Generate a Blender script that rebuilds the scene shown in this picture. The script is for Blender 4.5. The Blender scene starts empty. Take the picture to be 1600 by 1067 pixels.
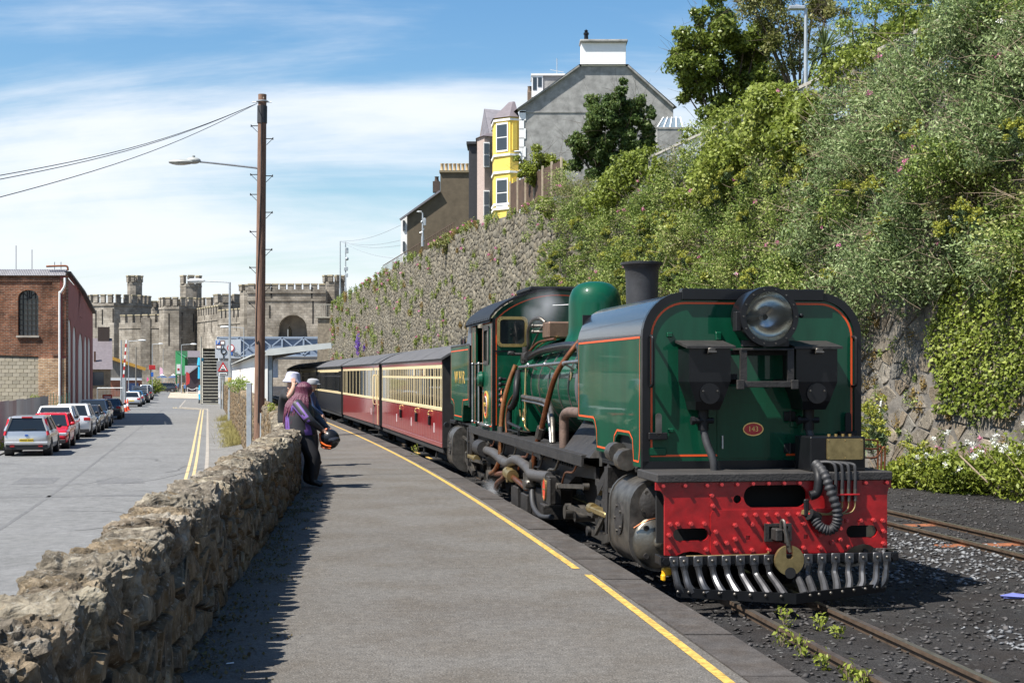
import bpy, bmesh, math, random
import numpy as np
from mathutils import Vector, Matrix, noise as mnoise
from mathutils.geometry import tessellate_polygon
random.seed(7)
RNG = np.random.default_rng(11)
SC = bpy.context.scene
COL = SC.collection
R = math.radians
PI = math.pi
# ---------------------------------------------------------------- camera
F = 2222.0; EYE = 1.62; HOR = 585.0           # focal length in photo pixels, eye height, horizon row
cd = bpy.data.cameras.new('camera'); cam = bpy.data.objects.new('camera', cd); COL.objects.link(cam)
cam.location = (0, 0, EYE); cam.rotation_euler = (R(90), 0, 0)
cd.sensor_width = 36; cd.lens = F / 1600 * 36; cd.shift_y = (HOR - 533.5) / 1600
cd.clip_start = 0.1; cd.clip_end = 6000
SC.camera = cam
# ---------------------------------------------------------------- sky and sun
SUN_D = Vector((0.58, 0.33, -1.0)).normalized()
elev = math.asin(-SUN_D.z); azim = math.atan2(-SUN_D.x, -SUN_D.y)      # compass angle of the sun from +Y towards +X
w = bpy.data.worlds.new('World'); SC.world = w; w.use_nodes = True
nt = w.node_tree; N = nt.nodes; L = nt.links
bg = N['Background']; bg.inputs['Strength'].default_value = 0.075
sky = N.new('ShaderNodeTexSky'); sky.sky_type = 'NISHITA'; sky.sun_disc = False
sky.sun_elevation = elev; sky.sun_rotation = azim; sky.air_density = 1.15; sky.dust_density = 0.5; sky.ozone_density = 2.2
tc = N.new('ShaderNodeTexCoord'); sx = N.new('ShaderNodeSeparateXYZ'); L.new(tc.outputs['Generated'], sx.inputs[0])
def wm(op, a, b=None, c=None):
    n = N.new('ShaderNodeMath'); n.operation = op
    for i, q in enumerate((a, b, c)):
        if q is None: continue
        if isinstance(q, (int, float)): n.inputs[i].default_value = q
        else: L.new(q, n.inputs[i])
    return n.outputs[0]
zz = wm('ADD', wm('MAXIMUM', sx.outputs[2], 0.0), 0.34)
cb = N.new('ShaderNodeCombineXYZ')
L.new(wm('DIVIDE', sx.outputs[0], zz), cb.inputs[0]); L.new(wm('DIVIDE', sx.outputs[1], zz), cb.inputs[1])
def wnoise(scale, rot, sc, det, rough, dist, off=(0, 0, 0)):
    m = N.new('ShaderNodeMapping'); m.inputs['Rotation'].default_value = (0, 0, rot); m.inputs['Scale'].default_value = sc
    m.inputs['Location'].default_value = off
    L.new(cb.outputs[0], m.inputs[0]); n = N.new('ShaderNodeTexNoise'); L.new(m.outputs[0], n.inputs['Vector'])
    n.inputs['Scale'].default_value = scale; n.inputs['Detail'].default_value = det
    n.inputs['Roughness'].default_value = rough; n.inputs['Distortion'].default_value = dist
    return n.outputs[0]
n1 = wnoise(1.15, R(35), (1.0, 1.9, 1), 8, .56, .35, (1.3, .4, 0))      # broad banks of cirrostratus
n2 = wnoise(1.6, R(-62), (.5, 3.2, 1), 10, .62, .5, (5, 1, 0))        # streaks
msk = wm('ADD', wm('MULTIPLY', n1, 1.15), wm('MULTIPLY', n2, .72))
low = wm('MULTIPLY', wm('SUBTRACT', 1.0, wm('MINIMUM', wm('MULTIPLY', wm('MAXIMUM', sx.outputs[2], 0.0), 3.6), 1.0)), .42)
msk = wm('ADD', msk, low)
mr = N.new('ShaderNodeMapRange'); mr.inputs['From Min'].default_value = .93; mr.inputs['From Max'].default_value = 1.36
mr.interpolation_type = 'SMOOTHSTEP'; mr.inputs['To Max'].default_value = .96
L.new(msk, mr.inputs['Value'])
mx = N.new('ShaderNodeMix'); mx.data_type = 'RGBA'
L.new(mr.outputs[0], mx.inputs['Factor']); hs = N.new('ShaderNodeHueSaturation'); hs.inputs['Saturation'].default_value = 1.3; L.new(sky.outputs[0], hs.inputs['Color']); L.new(hs.outputs[0], mx.inputs['A'])
mx.inputs['B'].default_value = (6.5, 6.85, 7.3, 1)
L.new(mx.outputs['Result'], bg.inputs['Color'])
sd = bpy.data.lights.new('sun', 'SUN'); so = bpy.data.objects.new('sun', sd); COL.objects.link(so)
sd.energy = 5.0; sd.angle = R(.53); sd.color = (1.0, .955, .88)
so.rotation_euler = SUN_D.to_track_quat('-Z', 'Y').to_euler()
SC.view_settings.view_transform = 'Standard'; SC.view_settings.look = 'None'
SC.view_settings.exposure = 1.0; SC.view_settings.gamma = 1
SC.view_settings.use_curve_mapping = False
SC.cycles.max_bounces = 6; SC.cycles.transparent_max_bounces = 8
# ---------------------------------------------------------------- helpers
def P(px, py, Y):                       # a point of the photograph at depth Y
    return Vector(((px - 800) / F * Y, Y, EYE - (py - HOR) * Y / F))
def PX(px, Y): return (px - 800) / F * Y
def PZ(py, Y): return EYE - (py - HOR) * Y / F

class B:
    """collects geometry for one mesh object"""
    def __init__(s): s.v = []; s.f = []; s.m = []; s.sm = []
    def add(s, vs, fs, mi=0, smooth=False):
        o = len(s.v); s.v += [tuple(p) for p in vs]
        for f in fs: s.f.append([i + o for i in f]); s.m.append(mi); s.sm.append(smooth)
        return s
    def box(s, x0, x1, y0, y1, z0, z1, c=0, mi=0):
        if c <= 0:
            vs = [(x, y, z) for x in (x0, x1) for y in (y0, y1) for z in (z0, z1)]
            return s.add(vs, [(0,1,3,2),(4,6,7,5),(0,4,5,1),(2,3,7,6),(0,2,6,4),(1,5,7,3)], mi)
        c = min(c, abs(x1-x0)*.49, abs(y1-y0)*.49, abs(z1-z0)*.49)
        vs = []; X = (x0, x1); Y = (y0, y1); Z = (z0, z1)
        for i in (0, 1):
            for j in (0, 1):
                for k in (0, 1):
                    dx, dy, dz = c*(1-2*i), c*(1-2*j), c*(1-2*k)
                    vs += [(X[i], Y[j]+dy, Z[k]+dz), (X[i]+dx, Y[j], Z[k]+dz), (X[i]+dx, Y[j]+dy, Z[k])]
        I = lambda i, j, k, a: (i*4+j*2+k)*3+a
        fs = []
        for i in (0, 1):
            q = [I(i,0,0,0), I(i,0,1,0), I(i,1,1,0), I(i,1,0,0)]; fs.append(q if i == 0 else q[::-1])
            q = [I(0,i,0,1), I(1,i,0,1), I(1,i,1,1), I(0,i,1,1)]; fs.append(q if i == 0 else q[::-1])
            q = [I(0,0,i,2), I(0,1,i,2), I(1,1,i,2), I(1,0,i,2)]; fs.append(q if i == 0 else q[::-1])
        for a in (0, 1):
            for b_ in (0, 1):
                fs += [[I(0,a,b_,1), I(1,a,b_,1), I(1,a,b_,2), I(0,a,b_,2)], [I(a,0,b_,0), I(a,1,b_,0), I(a,1,b_,2), I(a,0,b_,2)],
                       [I(a,b_,0,0), I(a,b_,1,0), I(a,b_,1,1), I(a,b_,0,1)]]
        for i in (0, 1):
            for j in (0, 1):
                for k in (0, 1): fs.append([I(i,j,k,0), I(i,j,k,1), I(i,j,k,2)])
        return s.add(vs, fs, mi)
    def obox(s, c, ux, uy, uz, hx, hy, hz, mi=0):     # oriented box
        c = Vector(c); vs = [c + ux*a*hx + uy*b_*hy + uz*d*hz for a in (-1,1) for b_ in (-1,1) for d in (-1,1)]
        return s.add(vs, [(0,1,3,2),(4,6,7,5),(0,4,5,1),(2,3,7,6),(0,2,6,4),(1,5,7,3)], mi)
    def bar(s, p, q, w_, h_, mi=0, up=(0,0,1)):
        p, q = Vector(p), Vector(q); d = (q-p); l = d.length; d = d/l; up = Vector(up)
        if abs(d.dot(up)) > .98: up = Vector((0,1,0))
        sx_ = d.cross(up).normalized(); u2 = sx_.cross(d)
        return s.obox((p+q)/2, d, sx_, u2, l/2, w_/2, h_/2, mi)
    def ring(s, c, u_, v_, r, n, mi=0): return [Vector(c)+u_*math.cos(2*PI*i/n)*r+v_*math.sin(2*PI*i/n)*r for i in range(n)]
    def loft(s, rings, mi=0, smooth=True, cap0=True, cap1=True, closed=True):
        n = len(rings[0]); vs = [p for r in rings for p in r]; fs = []
        for k in range(len(rings)-1):
            for i in range(n if closed else n-1):
                j = (i+1) % n; fs.append((k*n+i, k*n+j, (k+1)*n+j, (k+1)*n+i))
        s.add(vs, fs, mi, smooth)
        o = len(s.v)-len(vs)
        if cap0: s.f.append([o+i for i in range(n)][::-1]); s.m.append(mi); s.sm.append(False)
        if cap1: s.f.append([o+(len(rings)-1)*n+i for i in range(n)]); s.m.append(mi); s.sm.append(False)
        return s
    def cone(s, p, q, r0, r1, n=16, mi=0, smooth=True, caps=True):
        p, q = Vector(p), Vector(q); d = (q-p).normalized()
        u_ = d.cross(Vector((0,0,1)) if abs(d.z) < .9 else Vector((1,0,0))).normalized(); v_ = d.cross(u_)
        return s.loft([s.ring(p, u_, v_, r0, n), s.ring(q, u_, v_, r1, n)], mi, smooth, caps, caps)
    def cyl(s, p, q, r, n=16, mi=0, smooth=True, caps=True): return s.cone(p, q, r, r, n, mi, smooth, caps)
    def lathe(s, c, prof, axis=(0,0,1), n=24, mi=0, smooth=True, cap0=False, cap1=False):
        c = Vector(c); d = Vector(axis).normalized(); u_ = d.cross(Vector((0,0,1)) if abs(d.z) < .9 else Vector((1,0,0))).normalized(); v_ = d.cross(u_)
        return s.loft([s.ring(c+d*h, u_, v_, max(r, 1e-4), n) for r, h in prof], mi, smooth, cap0, cap1)
    def tube(s, pts, r, n=8, mi=0, k=4, caps=True):   # smooth tube through points; r a number or list
        pts = [Vector(p) for p in pts]; m = len(pts)
        if isinstance(r, (int, float)): r = [r]*m
        out = []; rr = []
        if m > 2 and k > 1:
            for i in range(m-1):
                a, b_, c_, d = pts[max(i-1,0)], pts[i], pts[i+1], pts[min(i+2,m-1)]
                for t in range(k):
                    t = t/k; t2, t3 = t*t, t*t*t
                    out.append(.5*((2*b_)+(c_-a)*t+(2*a-5*b_+4*c_-d)*t2+(3*b_-a-3*c_+d)*t3)); rr.append(r[i]+(r[i+1]-r[i])*t)
            out.append(pts[-1]); rr.append(r[-1])
        else: out, rr = pts, r
        rings = []; u_ = None
        for i, p in enumerate(out):
            d = (out[min(i+1,len(out)-1)]-out[max(i-1,0)]).normalized()
            if u_ is None: u_ = d.cross(Vector((0,0,1)) if abs(d.z) < .9 else Vector((1,0,0))).normalized()
            else: u_ = (u_-d*u_.dot(d)).normalized()
            rings.append(s.ring(p, u_, d.cross(u_), rr[i], n))
        return s.loft(rings, mi, True, caps, caps)
    def prism(s, poly, a, b_, axis='y', holes=(), mi=0, mi_side=None, smooth=False):
        """polygon (with holes) swept along an axis: axis 'y' polygon is (x,z); 'x' is (y,z); 'z' is (x,y)"""
        if mi_side is None: mi_side = mi
        mk = {'y': lambda p, t: (p[0], t, p[1]), 'x': lambda p, t: (t, p[0], p[1]), 'z': lambda p, t: (p[0], p[1], t)}[axis]
        loops = [list(poly)]+[list(h) for h in holes]
        flat = [p for l in loops for p in l]
        if holes: tri = tessellate_polygon([[Vector((p[0], p[1], 0)) for p in l] for l in loops])
        else: tri = [tuple(range(len(poly)))]
        o = 0; n = len(flat)
        s.add([mk(p, a) for p in flat]+[mk(p, b_) for p in flat], [], mi)
        base = len(s.v)-2*n
        for t in tri:
            s.f.append([base+i for i in t]); s.m.append(mi); s.sm.append(False)
            s.f.append([base+n+i for i in t][::-1]); s.m.append(mi); s.sm.append(False)
        for l in loops:
            k = len(l)
            for i in range(k):
                j = (i+1) % k
                s.f.append([base+o+i, base+o+j, base+n+o+j, base+n+o+i]); s.m.append(mi_side); s.sm.append(smooth)
            o += k
        return s
    def sphere(s, c, r, n=16, m=8, sc=(1,1,1), mi=0):
        rings = []
        for j in range(m+1):
            t = PI*j/m; rr = max(math.sin(t), 1e-3)*r
            rings.append([Vector((c[0]+rr*math.cos(2*PI*i/n)*sc[0], c[1]+rr*math.sin(2*PI*i/n)*sc[1], c[2]-r*math.cos(t)*sc[2])) for i in range(n)])
        return s.loft(rings, mi, True, False, False)
    def mesh(s, name, angle=40, recalc=True):
        me = bpy.data.meshes.new(name); me.from_pydata(s.v, [], s.f)
        if recalc:
            bm = bmesh.new(); bm.from_mesh(me); bmesh.ops.recalc_face_normals(bm, faces=bm.faces); bm.to_mesh(me); bm.free()
        me.polygons.foreach_set('material_index', s.m); me.polygons.foreach_set('use_smooth', s.sm)
        if any(s.sm): me.set_sharp_from_angle(angle=R(angle))
        me.update(); return me
    def obj(s, name, mats, parent=None, **k):
        return link(name, s.mesh(name), mats, parent, **k)

def link(name, me, mats=None, parent=None, label=None, cat=None, group=None, kind=None, loc=None, rotz=None):
    o = bpy.data.objects.new(name, me); COL.objects.link(o)
    if mats is not None and me is not None and not len(me.materials):
        for m in (mats if isinstance(mats, (list, tuple)) else [mats]): me.materials.append(m)
    if parent: o.parent = parent
    if loc is not None: o.location = loc
    if rotz is not None: o.rotation_euler = (0, 0, rotz)
    return tag(o, label, cat, group, kind)
def tag(o, label=None, cat=None, group=None, kind=None):
    for k, v_ in (('label', label), ('category', cat), ('group', group), ('kind', kind)):
        if v_: o[k] = v_
    return o
def thing(name, label, cat, loc=(0,0,0), rotz=0, group=None):
    o = bpy.data.objects.new(name, None); COL.objects.link(o); o.location = loc; o.rotation_euler = (0,0,rotz); o.empty_display_size = .2
    return tag(o, label, cat, group)
def copy_tree(o, parent=None):
    c = o.copy(); COL.objects.link(c); c.parent = parent
    for ch in [q for q in bpy.data.objects if q.parent == o]: copy_tree(ch, c)
    return c
def np_mesh(name, V, Q, mats, parent=None, tint=None, smooth=False, **k):
    """numpy quads/tris -> object, with an optional value per face in the attribute 'tint'"""
    V = np.asarray(V, np.float32); Q = np.asarray(Q, np.int32); n = Q.shape[1]
    me = bpy.data.meshes.new(name); me.vertices.add(len(V)); me.vertices.foreach_set('co', V.ravel())
    me.loops.add(Q.size); me.loops.foreach_set('vertex_index', Q.ravel())
    me.polygons.add(len(Q)); me.polygons.foreach_set('loop_start', np.arange(0, Q.size, n, dtype=np.int32))
    try: me.polygons.foreach_set('loop_total', np.full(len(Q), n, np.int32))
    except Exception: pass
    me.update(calc_edges=True)
    if smooth: me.polygons.foreach_set('use_smooth', np.ones(len(Q), bool))
    if tint is not None:
        at = me.attributes.new('tint', 'FLOAT', 'FACE'); at.data.foreach_set('value', np.asarray(tint, np.float32))
    return link(name, me, mats, parent, **k)
def text(s_, size, mat_, parent, loc, rot, name='lettering', ext=.003, sx_=1.0, align='CENTER'):
    cu = bpy.data.curves.new(name, 'FONT'); cu.body = s_; cu.size = size; cu.align_x = align; cu.align_y = 'CENTER'; cu.extrude = ext; cu.resolution_u = 3
    o = bpy.data.objects.new(name, cu); COL.objects.link(o)
    dg = bpy.context.evaluated_depsgraph_get(); me = bpy.data.meshes.new_from_object(o.evaluated_get(dg))
    bpy.data.objects.remove(o); bpy.data.curves.remove(cu)
    me.materials.clear(); me.materials.append(mat_)
    q = bpy.data.objects.new(name, me); COL.objects.link(q); q.parent = parent; q.location = loc; q.rotation_euler = rot; q.scale = (sx_, 1, 1)
    return q
def rrect(x0, x1, z0, z1, r, n=5):
    out = []
    for cx, cz, a in ((x1-r, z1-r, 0), (x0+r, z1-r, 90), (x0+r, z0+r, 180), (x1-r, z0+r, 270)):
        for i in range(n+1): t = R(a+90*i/n); out.append((cx+r*math.cos(t), cz+r*math.sin(t)))
    return out
def circ(cx, cz, rx, rz=None, n=20): rz = rz or rx; return [(cx+rx*math.cos(2*PI*i/n), cz+rz*math.sin(2*PI*i/n)) for i in range(n)]
def ribbon(pts, w_):                     # mitred flat ribbon round a 2-D open path: list of quads
    out = []; pts = [Vector(p) for p in pts]; L_, R_ = [], []
    for i, p in enumerate(pts):
        d = (pts[min(i+1, len(pts)-1)]-pts[max(i-1, 0)]).normalized(); n_ = Vector((-d.y, d.x))
        L_.append(p+n_*w_/2); R_.append(p-n_*w_/2)
    return L_, R_

# ---------------------------------------------------------------- materials
MATS = {}
def mat(name, col, rough=.6, metal=0, var=.2, scale=6.0, bump=.0, bscale=40.0, coat=0, col2=None, mixpos=.5, orand=0, spec=.5, detail=6, stretch=(1,1,1), tint=None, coords='Object', emit=None, bdist=.02, coatrough=.06):
    if name in MATS: return MATS[name]
    m = bpy.data.materials.new(name); m.use_nodes = True; MATS[name] = m
    n, l = m.node_tree.nodes, m.node_tree.links; bs = n['Principled BSDF']
    bs.inputs['Roughness'].default_value = rough; bs.inputs['Metallic'].default_value = metal
    bs.inputs['Specular IOR Level'].default_value = spec
    if coat: bs.inputs['Coat Weight'].default_value = coat; bs.inputs['Coat Roughness'].default_value = coatrough
    tc_ = n.new('ShaderNodeTexCoord'); mp = n.new('ShaderNodeMapping'); l.new(tc_.outputs[coords], mp.inputs[0]); mp.inputs['Scale'].default_value = stretch
    no = n.new('ShaderNodeTexNoise'); l.new(mp.outputs[0], no.inputs['Vector']); no.inputs['Scale'].default_value = scale; no.inputs['Detail'].default_value = detail; no.inputs['Roughness'].default_value = .6
    c = Vector(col); d = Vector(col2) if col2 else c*(1-var)
    hi = c*(1+var*.6) if not col2 else c
    rp = n.new('ShaderNodeValToRGB'); e = rp.color_ramp.elements
    e[0].position = max(0, mixpos-.2); e[0].color = (*d, 1); e[1].position = min(1, mixpos+.2); e[1].color = (*hi, 1)
    l.new(no.outputs[0], rp.inputs[0]); out = rp.outputs[0]
    if tint:                              # colours by piece: attribute on joined pieces, object random on single ones
        at = n.new('ShaderNodeAttribute'); at.attribute_name = 'tint'
        src = at.outputs['Fac']
        if orand == 2: oi = n.new('ShaderNodeObjectInfo'); src = oi.outputs['Random']
        r2 = n.new('ShaderNodeValToRGB'); els = r2.color_ramp.elements
        while len(els) < len(tint): els.new(.5)
        for i, tcol in enumerate(tint): els[i].position = i/(len(tint)-1); els[i].color = (*tcol, 1)
        l.new(src, r2.inputs[0]); mm = n.new('ShaderNodeMix'); mm.data_type = 'RGBA'; mm.blend_type = 'MULTIPLY'; mm.inputs['Factor'].default_value = 1
        l.new(out, mm.inputs['A']); l.new(r2.outputs[0], mm.inputs['B']); out = mm.outputs['Result']
    l.new(out, bs.inputs['Base Color'])
    if bump:
        nb = n.new('ShaderNodeTexNoise'); l.new(mp.outputs[0], nb.inputs['Vector']); nb.inputs['Scale'].default_value = bscale; nb.inputs['Detail'].default_value = 5
        bp = n.new('ShaderNodeBump'); bp.inputs['Strength'].default_value = bump; bp.inputs['Distance'].default_value = bdist; l.new(nb.outputs[0], bp.inputs['Height']); l.new(bp.outputs[0], bs.inputs['Normal'])
    return m
def glassmat(name, col=(.02,.025,.03), rough=.03, alpha=1.0):
    if name in MATS: return MATS[name]
    m = bpy.data.materials.new(name); m.use_nodes = True; MATS[name] = m
    bs = m.node_tree.nodes['Principled BSDF']; bs.inputs['Base Color'].default_value = (*col, 1); bs.inputs['Roughness'].default_value = rough
    bs.inputs['Specular IOR Level'].default_value = .6; bs.inputs['Alpha'].default_value = alpha
    return m
def leafmat(name, cols, rough=.5, trans=.24):
    if name in MATS: return MATS[name]
    m = bpy.data.materials.new(name); m.use_nodes = True; MATS[name] = m
    n, l = m.node_tree.nodes, m.node_tree.links; bs = n['Principled BSDF']; bs.inputs['Roughness'].default_value = rough; bs.inputs['Specular IOR Level'].default_value = .25
    at = n.new('ShaderNodeAttribute'); at.attribute_name = 'tint'; rp = n.new('ShaderNodeValToRGB'); els = rp.color_ramp.elements
    while len(els) < len(cols): els.new(.5)
    for i, c in enumerate(cols): els[i].position = i/(len(cols)-1); els[i].color = (*c, 1)
    l.new(at.outputs['Fac'], rp.inputs[0]); l.new(rp.outputs[0], bs.inputs['Base Color'])
    tr = n.new('ShaderNodeBsdfTranslucent'); hs = n.new('ShaderNodeHueSaturation'); hs.inputs['Value'].default_value = 1.5; l.new(rp.outputs[0], hs.inputs['Color']); l.new(hs.outputs[0], tr.inputs[0])
    ms = n.new('ShaderNodeMixShader'); ms.inputs[0].default_value = trans; l.new(bs.outputs[0], ms.inputs[1]); l.new(tr.outputs[0], ms.inputs[2])
    l.new(ms.outputs[0], n['Material Output'].inputs['Surface'])
    return m
# ---------------------------------------------------------------- where the line runs
_Y = np.arange(-20, 420, .25)
_S = np.interp(_Y, [4, 12, 20, 28, 40, 60, 160], [-.125, -.15, -.168, -.19, -.208, -.214, -.214])
_X = np.concatenate([[0], np.cumsum((_S[1:]+_S[:-1])/2*.25)]); _X += 2.11-np.interp(11.4, _Y, _X)
def T(Y): return np.interp(Y, _Y, _X) if not np.isscalar(Y) else float(np.interp(Y, _Y, _X))
def strip(off0, off1, y0, y1, z, name, mats, step=1.0, zbot=None, **k):
    """a sheet between two offsets from the track centre line; offsets may be functions of Y"""
    fo = lambda o, y: o(y) if callable(o) else o
    ys = np.arange(y0, y1+1e-6, step); b = B(); n = len(ys)
    vs = [(T(float(y))+fo(off0, y), float(y), z) for y in ys]+[(T(float(y))+fo(off1, y), float(y), z) for y in ys]
    fs = [(i, n+i, n+i+1, i+1) for i in range(n-1)]
    if zbot is not None:
        vs += [(x, y, zbot) for x, y, _ in vs]
        fs += [(2*n+i, i, i+1, 2*n+i+1) for i in range(n-1)]+[(n+i, 3*n+i, 3*n+i+1, n+i+1) for i in range(n-1)]
        fs += [(0, 2*n, 3*n, n), (n-1, 2*n-1, 4*n-1, 3*n-1)]
    b.add(vs, fs)
    return b.obj(name, mats, **k)
# ================================================================ setting
ZR = -1.52                                  # road level; the platform is z = 0, the rail tops z = -0.2
def ground_mat(name, c1, c2, c3, s1=.35, s2=30, rough=.9, bump=.35, bd=.01, speck=None, s3=220):
    m = bpy.data.materials.new(name); m.use_nodes = True; MATS[name] = m
    n, l = m.node_tree.nodes, m.node_tree.links; bs = n['Principled BSDF']; bs.inputs['Roughness'].default_value = rough; bs.inputs['Specular IOR Level'].default_value = .25
    tc_ = n.new('ShaderNodeTexCoord')
    def nz(s_, d=6, r=.6):
        q = n.new('ShaderNodeTexNoise'); l.new(tc_.outputs['Object'], q.inputs['Vector']); q.inputs['Scale'].default_value = s_; q.inputs['Detail'].default_value = d; q.inputs['Roughness'].default_value = r; return q.outputs[0]
    def rmp(v_, p0, p1, a, b_):
        q = n.new('ShaderNodeValToRGB'); e = q.color_ramp.elements; e[0].position = p0; e[1].position = p1; e[0].color = (*a, 1); e[1].color = (*b_, 1); l.new(v_, q.inputs[0]); return q.outputs[0]
    def mul(a, b_, f_=1, bt='MULTIPLY'):
        q = n.new('ShaderNodeMix'); q.data_type = 'RGBA'; q.blend_type = bt; q.inputs['Factor'].default_value = f_; l.new(a, q.inputs['A']); l.new(b_, q.inputs['B']); return q.outputs['Result']
    a = rmp(nz(s1, 8, .65), .32, .68, c2, c1)
    b_ = rmp(nz(s2, 4), .3, .7, (.78,.78,.78), (1.18,1.18,1.18)); a = mul(a, b_)
    f3 = nz(s3, 3, .7); a = mul(a, rmp(f3, .35, .72, (.55,.55,.55), (1.45,1.45,1.45)))
    a = mul(a, rmp(nz(s1*5.3, 5), .35, .6, tuple(x/max(c1) for x in c3), (1,1,1)), .8)
    if speck:
        vo = n.new('ShaderNodeTexVoronoi'); vo.inputs['Scale'].default_value = speck[0]; l.new(tc_.outputs['Object'], vo.inputs['Vector'])
        sp = n.new('ShaderNodeSeparateColor'); l.new(vo.outputs['Color'], sp.inputs[0])
        fac = rmp(sp.outputs[0], speck[1], speck[1]+.02, (0,0,0), (1,1,1))
        q = n.new('ShaderNodeMix'); q.data_type = 'RGBA'; l.new(fac, q.inputs['Factor']); l.new(a, q.inputs['A']); q.inputs['B'].default_value = (*speck[2], 1); a = q.outputs['Result']
    l.new(a, bs.inputs['Base Color'])
    bp = n.new('ShaderNodeBump'); bp.inputs['Strength'].default_value = bump; bp.inputs['Distance'].default_value = bd; l.new(f3, bp.inputs['Height']); l.new(bp.outputs[0], bs.inputs['Normal'])
    return m
M_ground = ground_mat('ground_earth', (.16,.14,.11), (.11,.10,.08), (.10,.09,.07))
M_road = ground_mat('road_asphalt', (.185,.185,.182), (.152,.152,.15), (.162,.162,.16), s1=.13, s2=5, s3=60, bump=.15)
M_pave = ground_mat('pavement_asphalt', (.21,.205,.195), (.17,.167,.16), (.17,.165,.155), s1=.3, s2=8, s3=60, bump=.15)
M_plat = ground_mat('platform_asphalt', (.150,.140,.126), (.122,.114,.104), (.12,.112,.102), s1=.22, s2=14, s3=75, bump=1.0, bd=.012, speck=(130, .965, (.20,.19,.175)))
M_edge = ground_mat('platform_edging', (.088,.079,.072), (.060,.055,.052), (.068,.062,.056), s1=.9, s2=10, s3=90, bump=.4)
M_cinder = ground_mat('cinder_yard', (.048,.046,.045), (.026,.025,.025), (.035,.03,.027), s1=.45, s2=9, s3=55, bump=1.0, bd=.03, speck=(42, .985, (.20,.20,.19)))
M_pale = ground_mat('pale_forecourt', (.50,.44,.36), (.42,.37,.30), (.40,.35,.28), s1=.2)
M_yel = mat('yellow_paint', (.50,.32,.07), .75, var=.6, scale=18, bump=.2, bscale=120)
M_yel2 = mat('faded_yellow_paint', (.46,.36,.18), .8, var=.25, scale=9)
M_kerb = mat('kerb_stone', (.30,.27,.23), .9, var=.3, scale=3)

b = B(); b.add([(-3000,-400,ZR-.05),(3000,-400,ZR-.05),(3000,4000,ZR-.05),(-3000,4000,ZR-.05)], [(0,1,2,3)])
b.obj('ground', M_ground, kind='structure')
strip(-5.62, lambda y: -13.6 - max(0, (y-150))*.05, 2, 262, ZR, 'road', M_road, 2, kind='structure')
strip(-13.6, -15.2, 2, 84, ZR+.06, 'pavement_by_fence', M_pave, 2, zbot=ZR-.04, kind='structure')
WOFF = lambda y: float(np.interp(y, [-5, 4, 7.86, 11.1, 20.3, 30, 160], [-4.62, -4.52, -4.44, -4.33, -3.74, -3.72, -3.8]))
def kerbx(y): return -5.62 if y < 126 else -5.62-2.6*min(1, (y-126)/7)
PAVE = strip(lambda y: kerbx(y)+.13, lambda y: WOFF(y)-.35, 4, 172, ZR+.11, 'pavement', M_pave, 1, kind='structure')
ROADK = bpy.data.objects['road']
for y0 in np.arange(14, 168, 2.0):             # kerb stones
    a0, a1 = y0+.006, y0+1.994
    b = B(); vs = []
    for z_ in (ZR-.03, ZR+.115):
        vs += [(T(a0)+kerbx(a0), a0, z_), (T(a0)+kerbx(a0)+.125, a0, z_), (T(a1)+kerbx(a1)+.125, a1, z_), (T(a1)+kerbx(a1), a1, z_)]
    b.add(vs, [(0,1,2,3),(4,5,6,7),(0,1,5,4),(1,2,6,5),(2,3,7,6),(3,0,4,7)]); b.obj('kerb_stone', M_kerb, PAVE)
for o0 in (-5.95, -6.17):
    q = strip(lambda y: kerbx(y)+5.62+o0-.05, lambda y: kerbx(y)+5.62+o0+.05, 16, 136, ZR+.004, 'painted_line', M_yel2, 1); q.parent = ROADK
M_patch = ground_mat('asphalt_patch', (.155,.155,.155), (.13,.13,.13), (.14,.14,.14), s1=.3, s2=8)
for (x0, y0, x1, y1) in ((-14.3, 40.6, -13.2, 43.5), (-11.9, 40.8, -10.6, 43.0), (-19, 49.5, -17.2, 50.6)):   # trench repairs
    b = B(); b.add([(x0, y0, ZR+.004),(x1, y0+.3, ZR+.004),(x1-.6, y1, ZR+.004),(x0-.6, y1-.3, ZR+.004)], [(0,1,2,3)]); b.obj('asphalt_patch', M_patch, ROADK)
b = B(); b.add([(-20, 35.0, ZR+.004),(-7.2, 37.2, ZR+.004),(-7.2, 37.75, ZR+.004),(-20, 35.5, ZR+.004)], [(0,1,2,3)]); b.obj('asphalt_patch', M_patch, ROADK)
q = strip(-9.6, -9.5, 18, 128, ZR+.004, 'asphalt_patch', M_patch, 1); q.parent = ROADK
b = B(); b.add([(-46, 190, ZR+.02),(-60, 250, ZR+.02),(-44, 292, ZR+.02),(-14, 292, ZR+.02),(-14, 170, ZR+.02),(-37, 180, ZR+.02)], [(0,1,2,3,4,5)]); b.obj('forecourt', M_pale, kind='structure')
rgc = np.random.default_rng(5)
for k in range(9):                              # cracks in the road
    y = rgc.uniform(30, 75); x = T(y)+rgc.uniform(-12, -6.5); a = rgc.uniform(-.4, 1.2); p = [(x, y)]
    for _ in range(16): a += rgc.normal()*.35; x += math.cos(a)*.28; y += math.sin(a)*.45; p.append((x, y))
    L_, R_ = ribbon(p, .035); b = B(); n = len(L_); b.add([(q[0], q[1], ZR+.005) for q in L_+R_], [(i, i+1, n+i+1, n+i) for i in range(n-1)]); b.obj('crack', mat('crack_dark', (.07,.07,.07), .95), ROADK)
PLAT = strip(-1.16, lambda y: WOFF(y)-.15, -3, 150, 0.0, 'platform', M_plat, 1, zbot=-.7, kind='structure')
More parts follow.
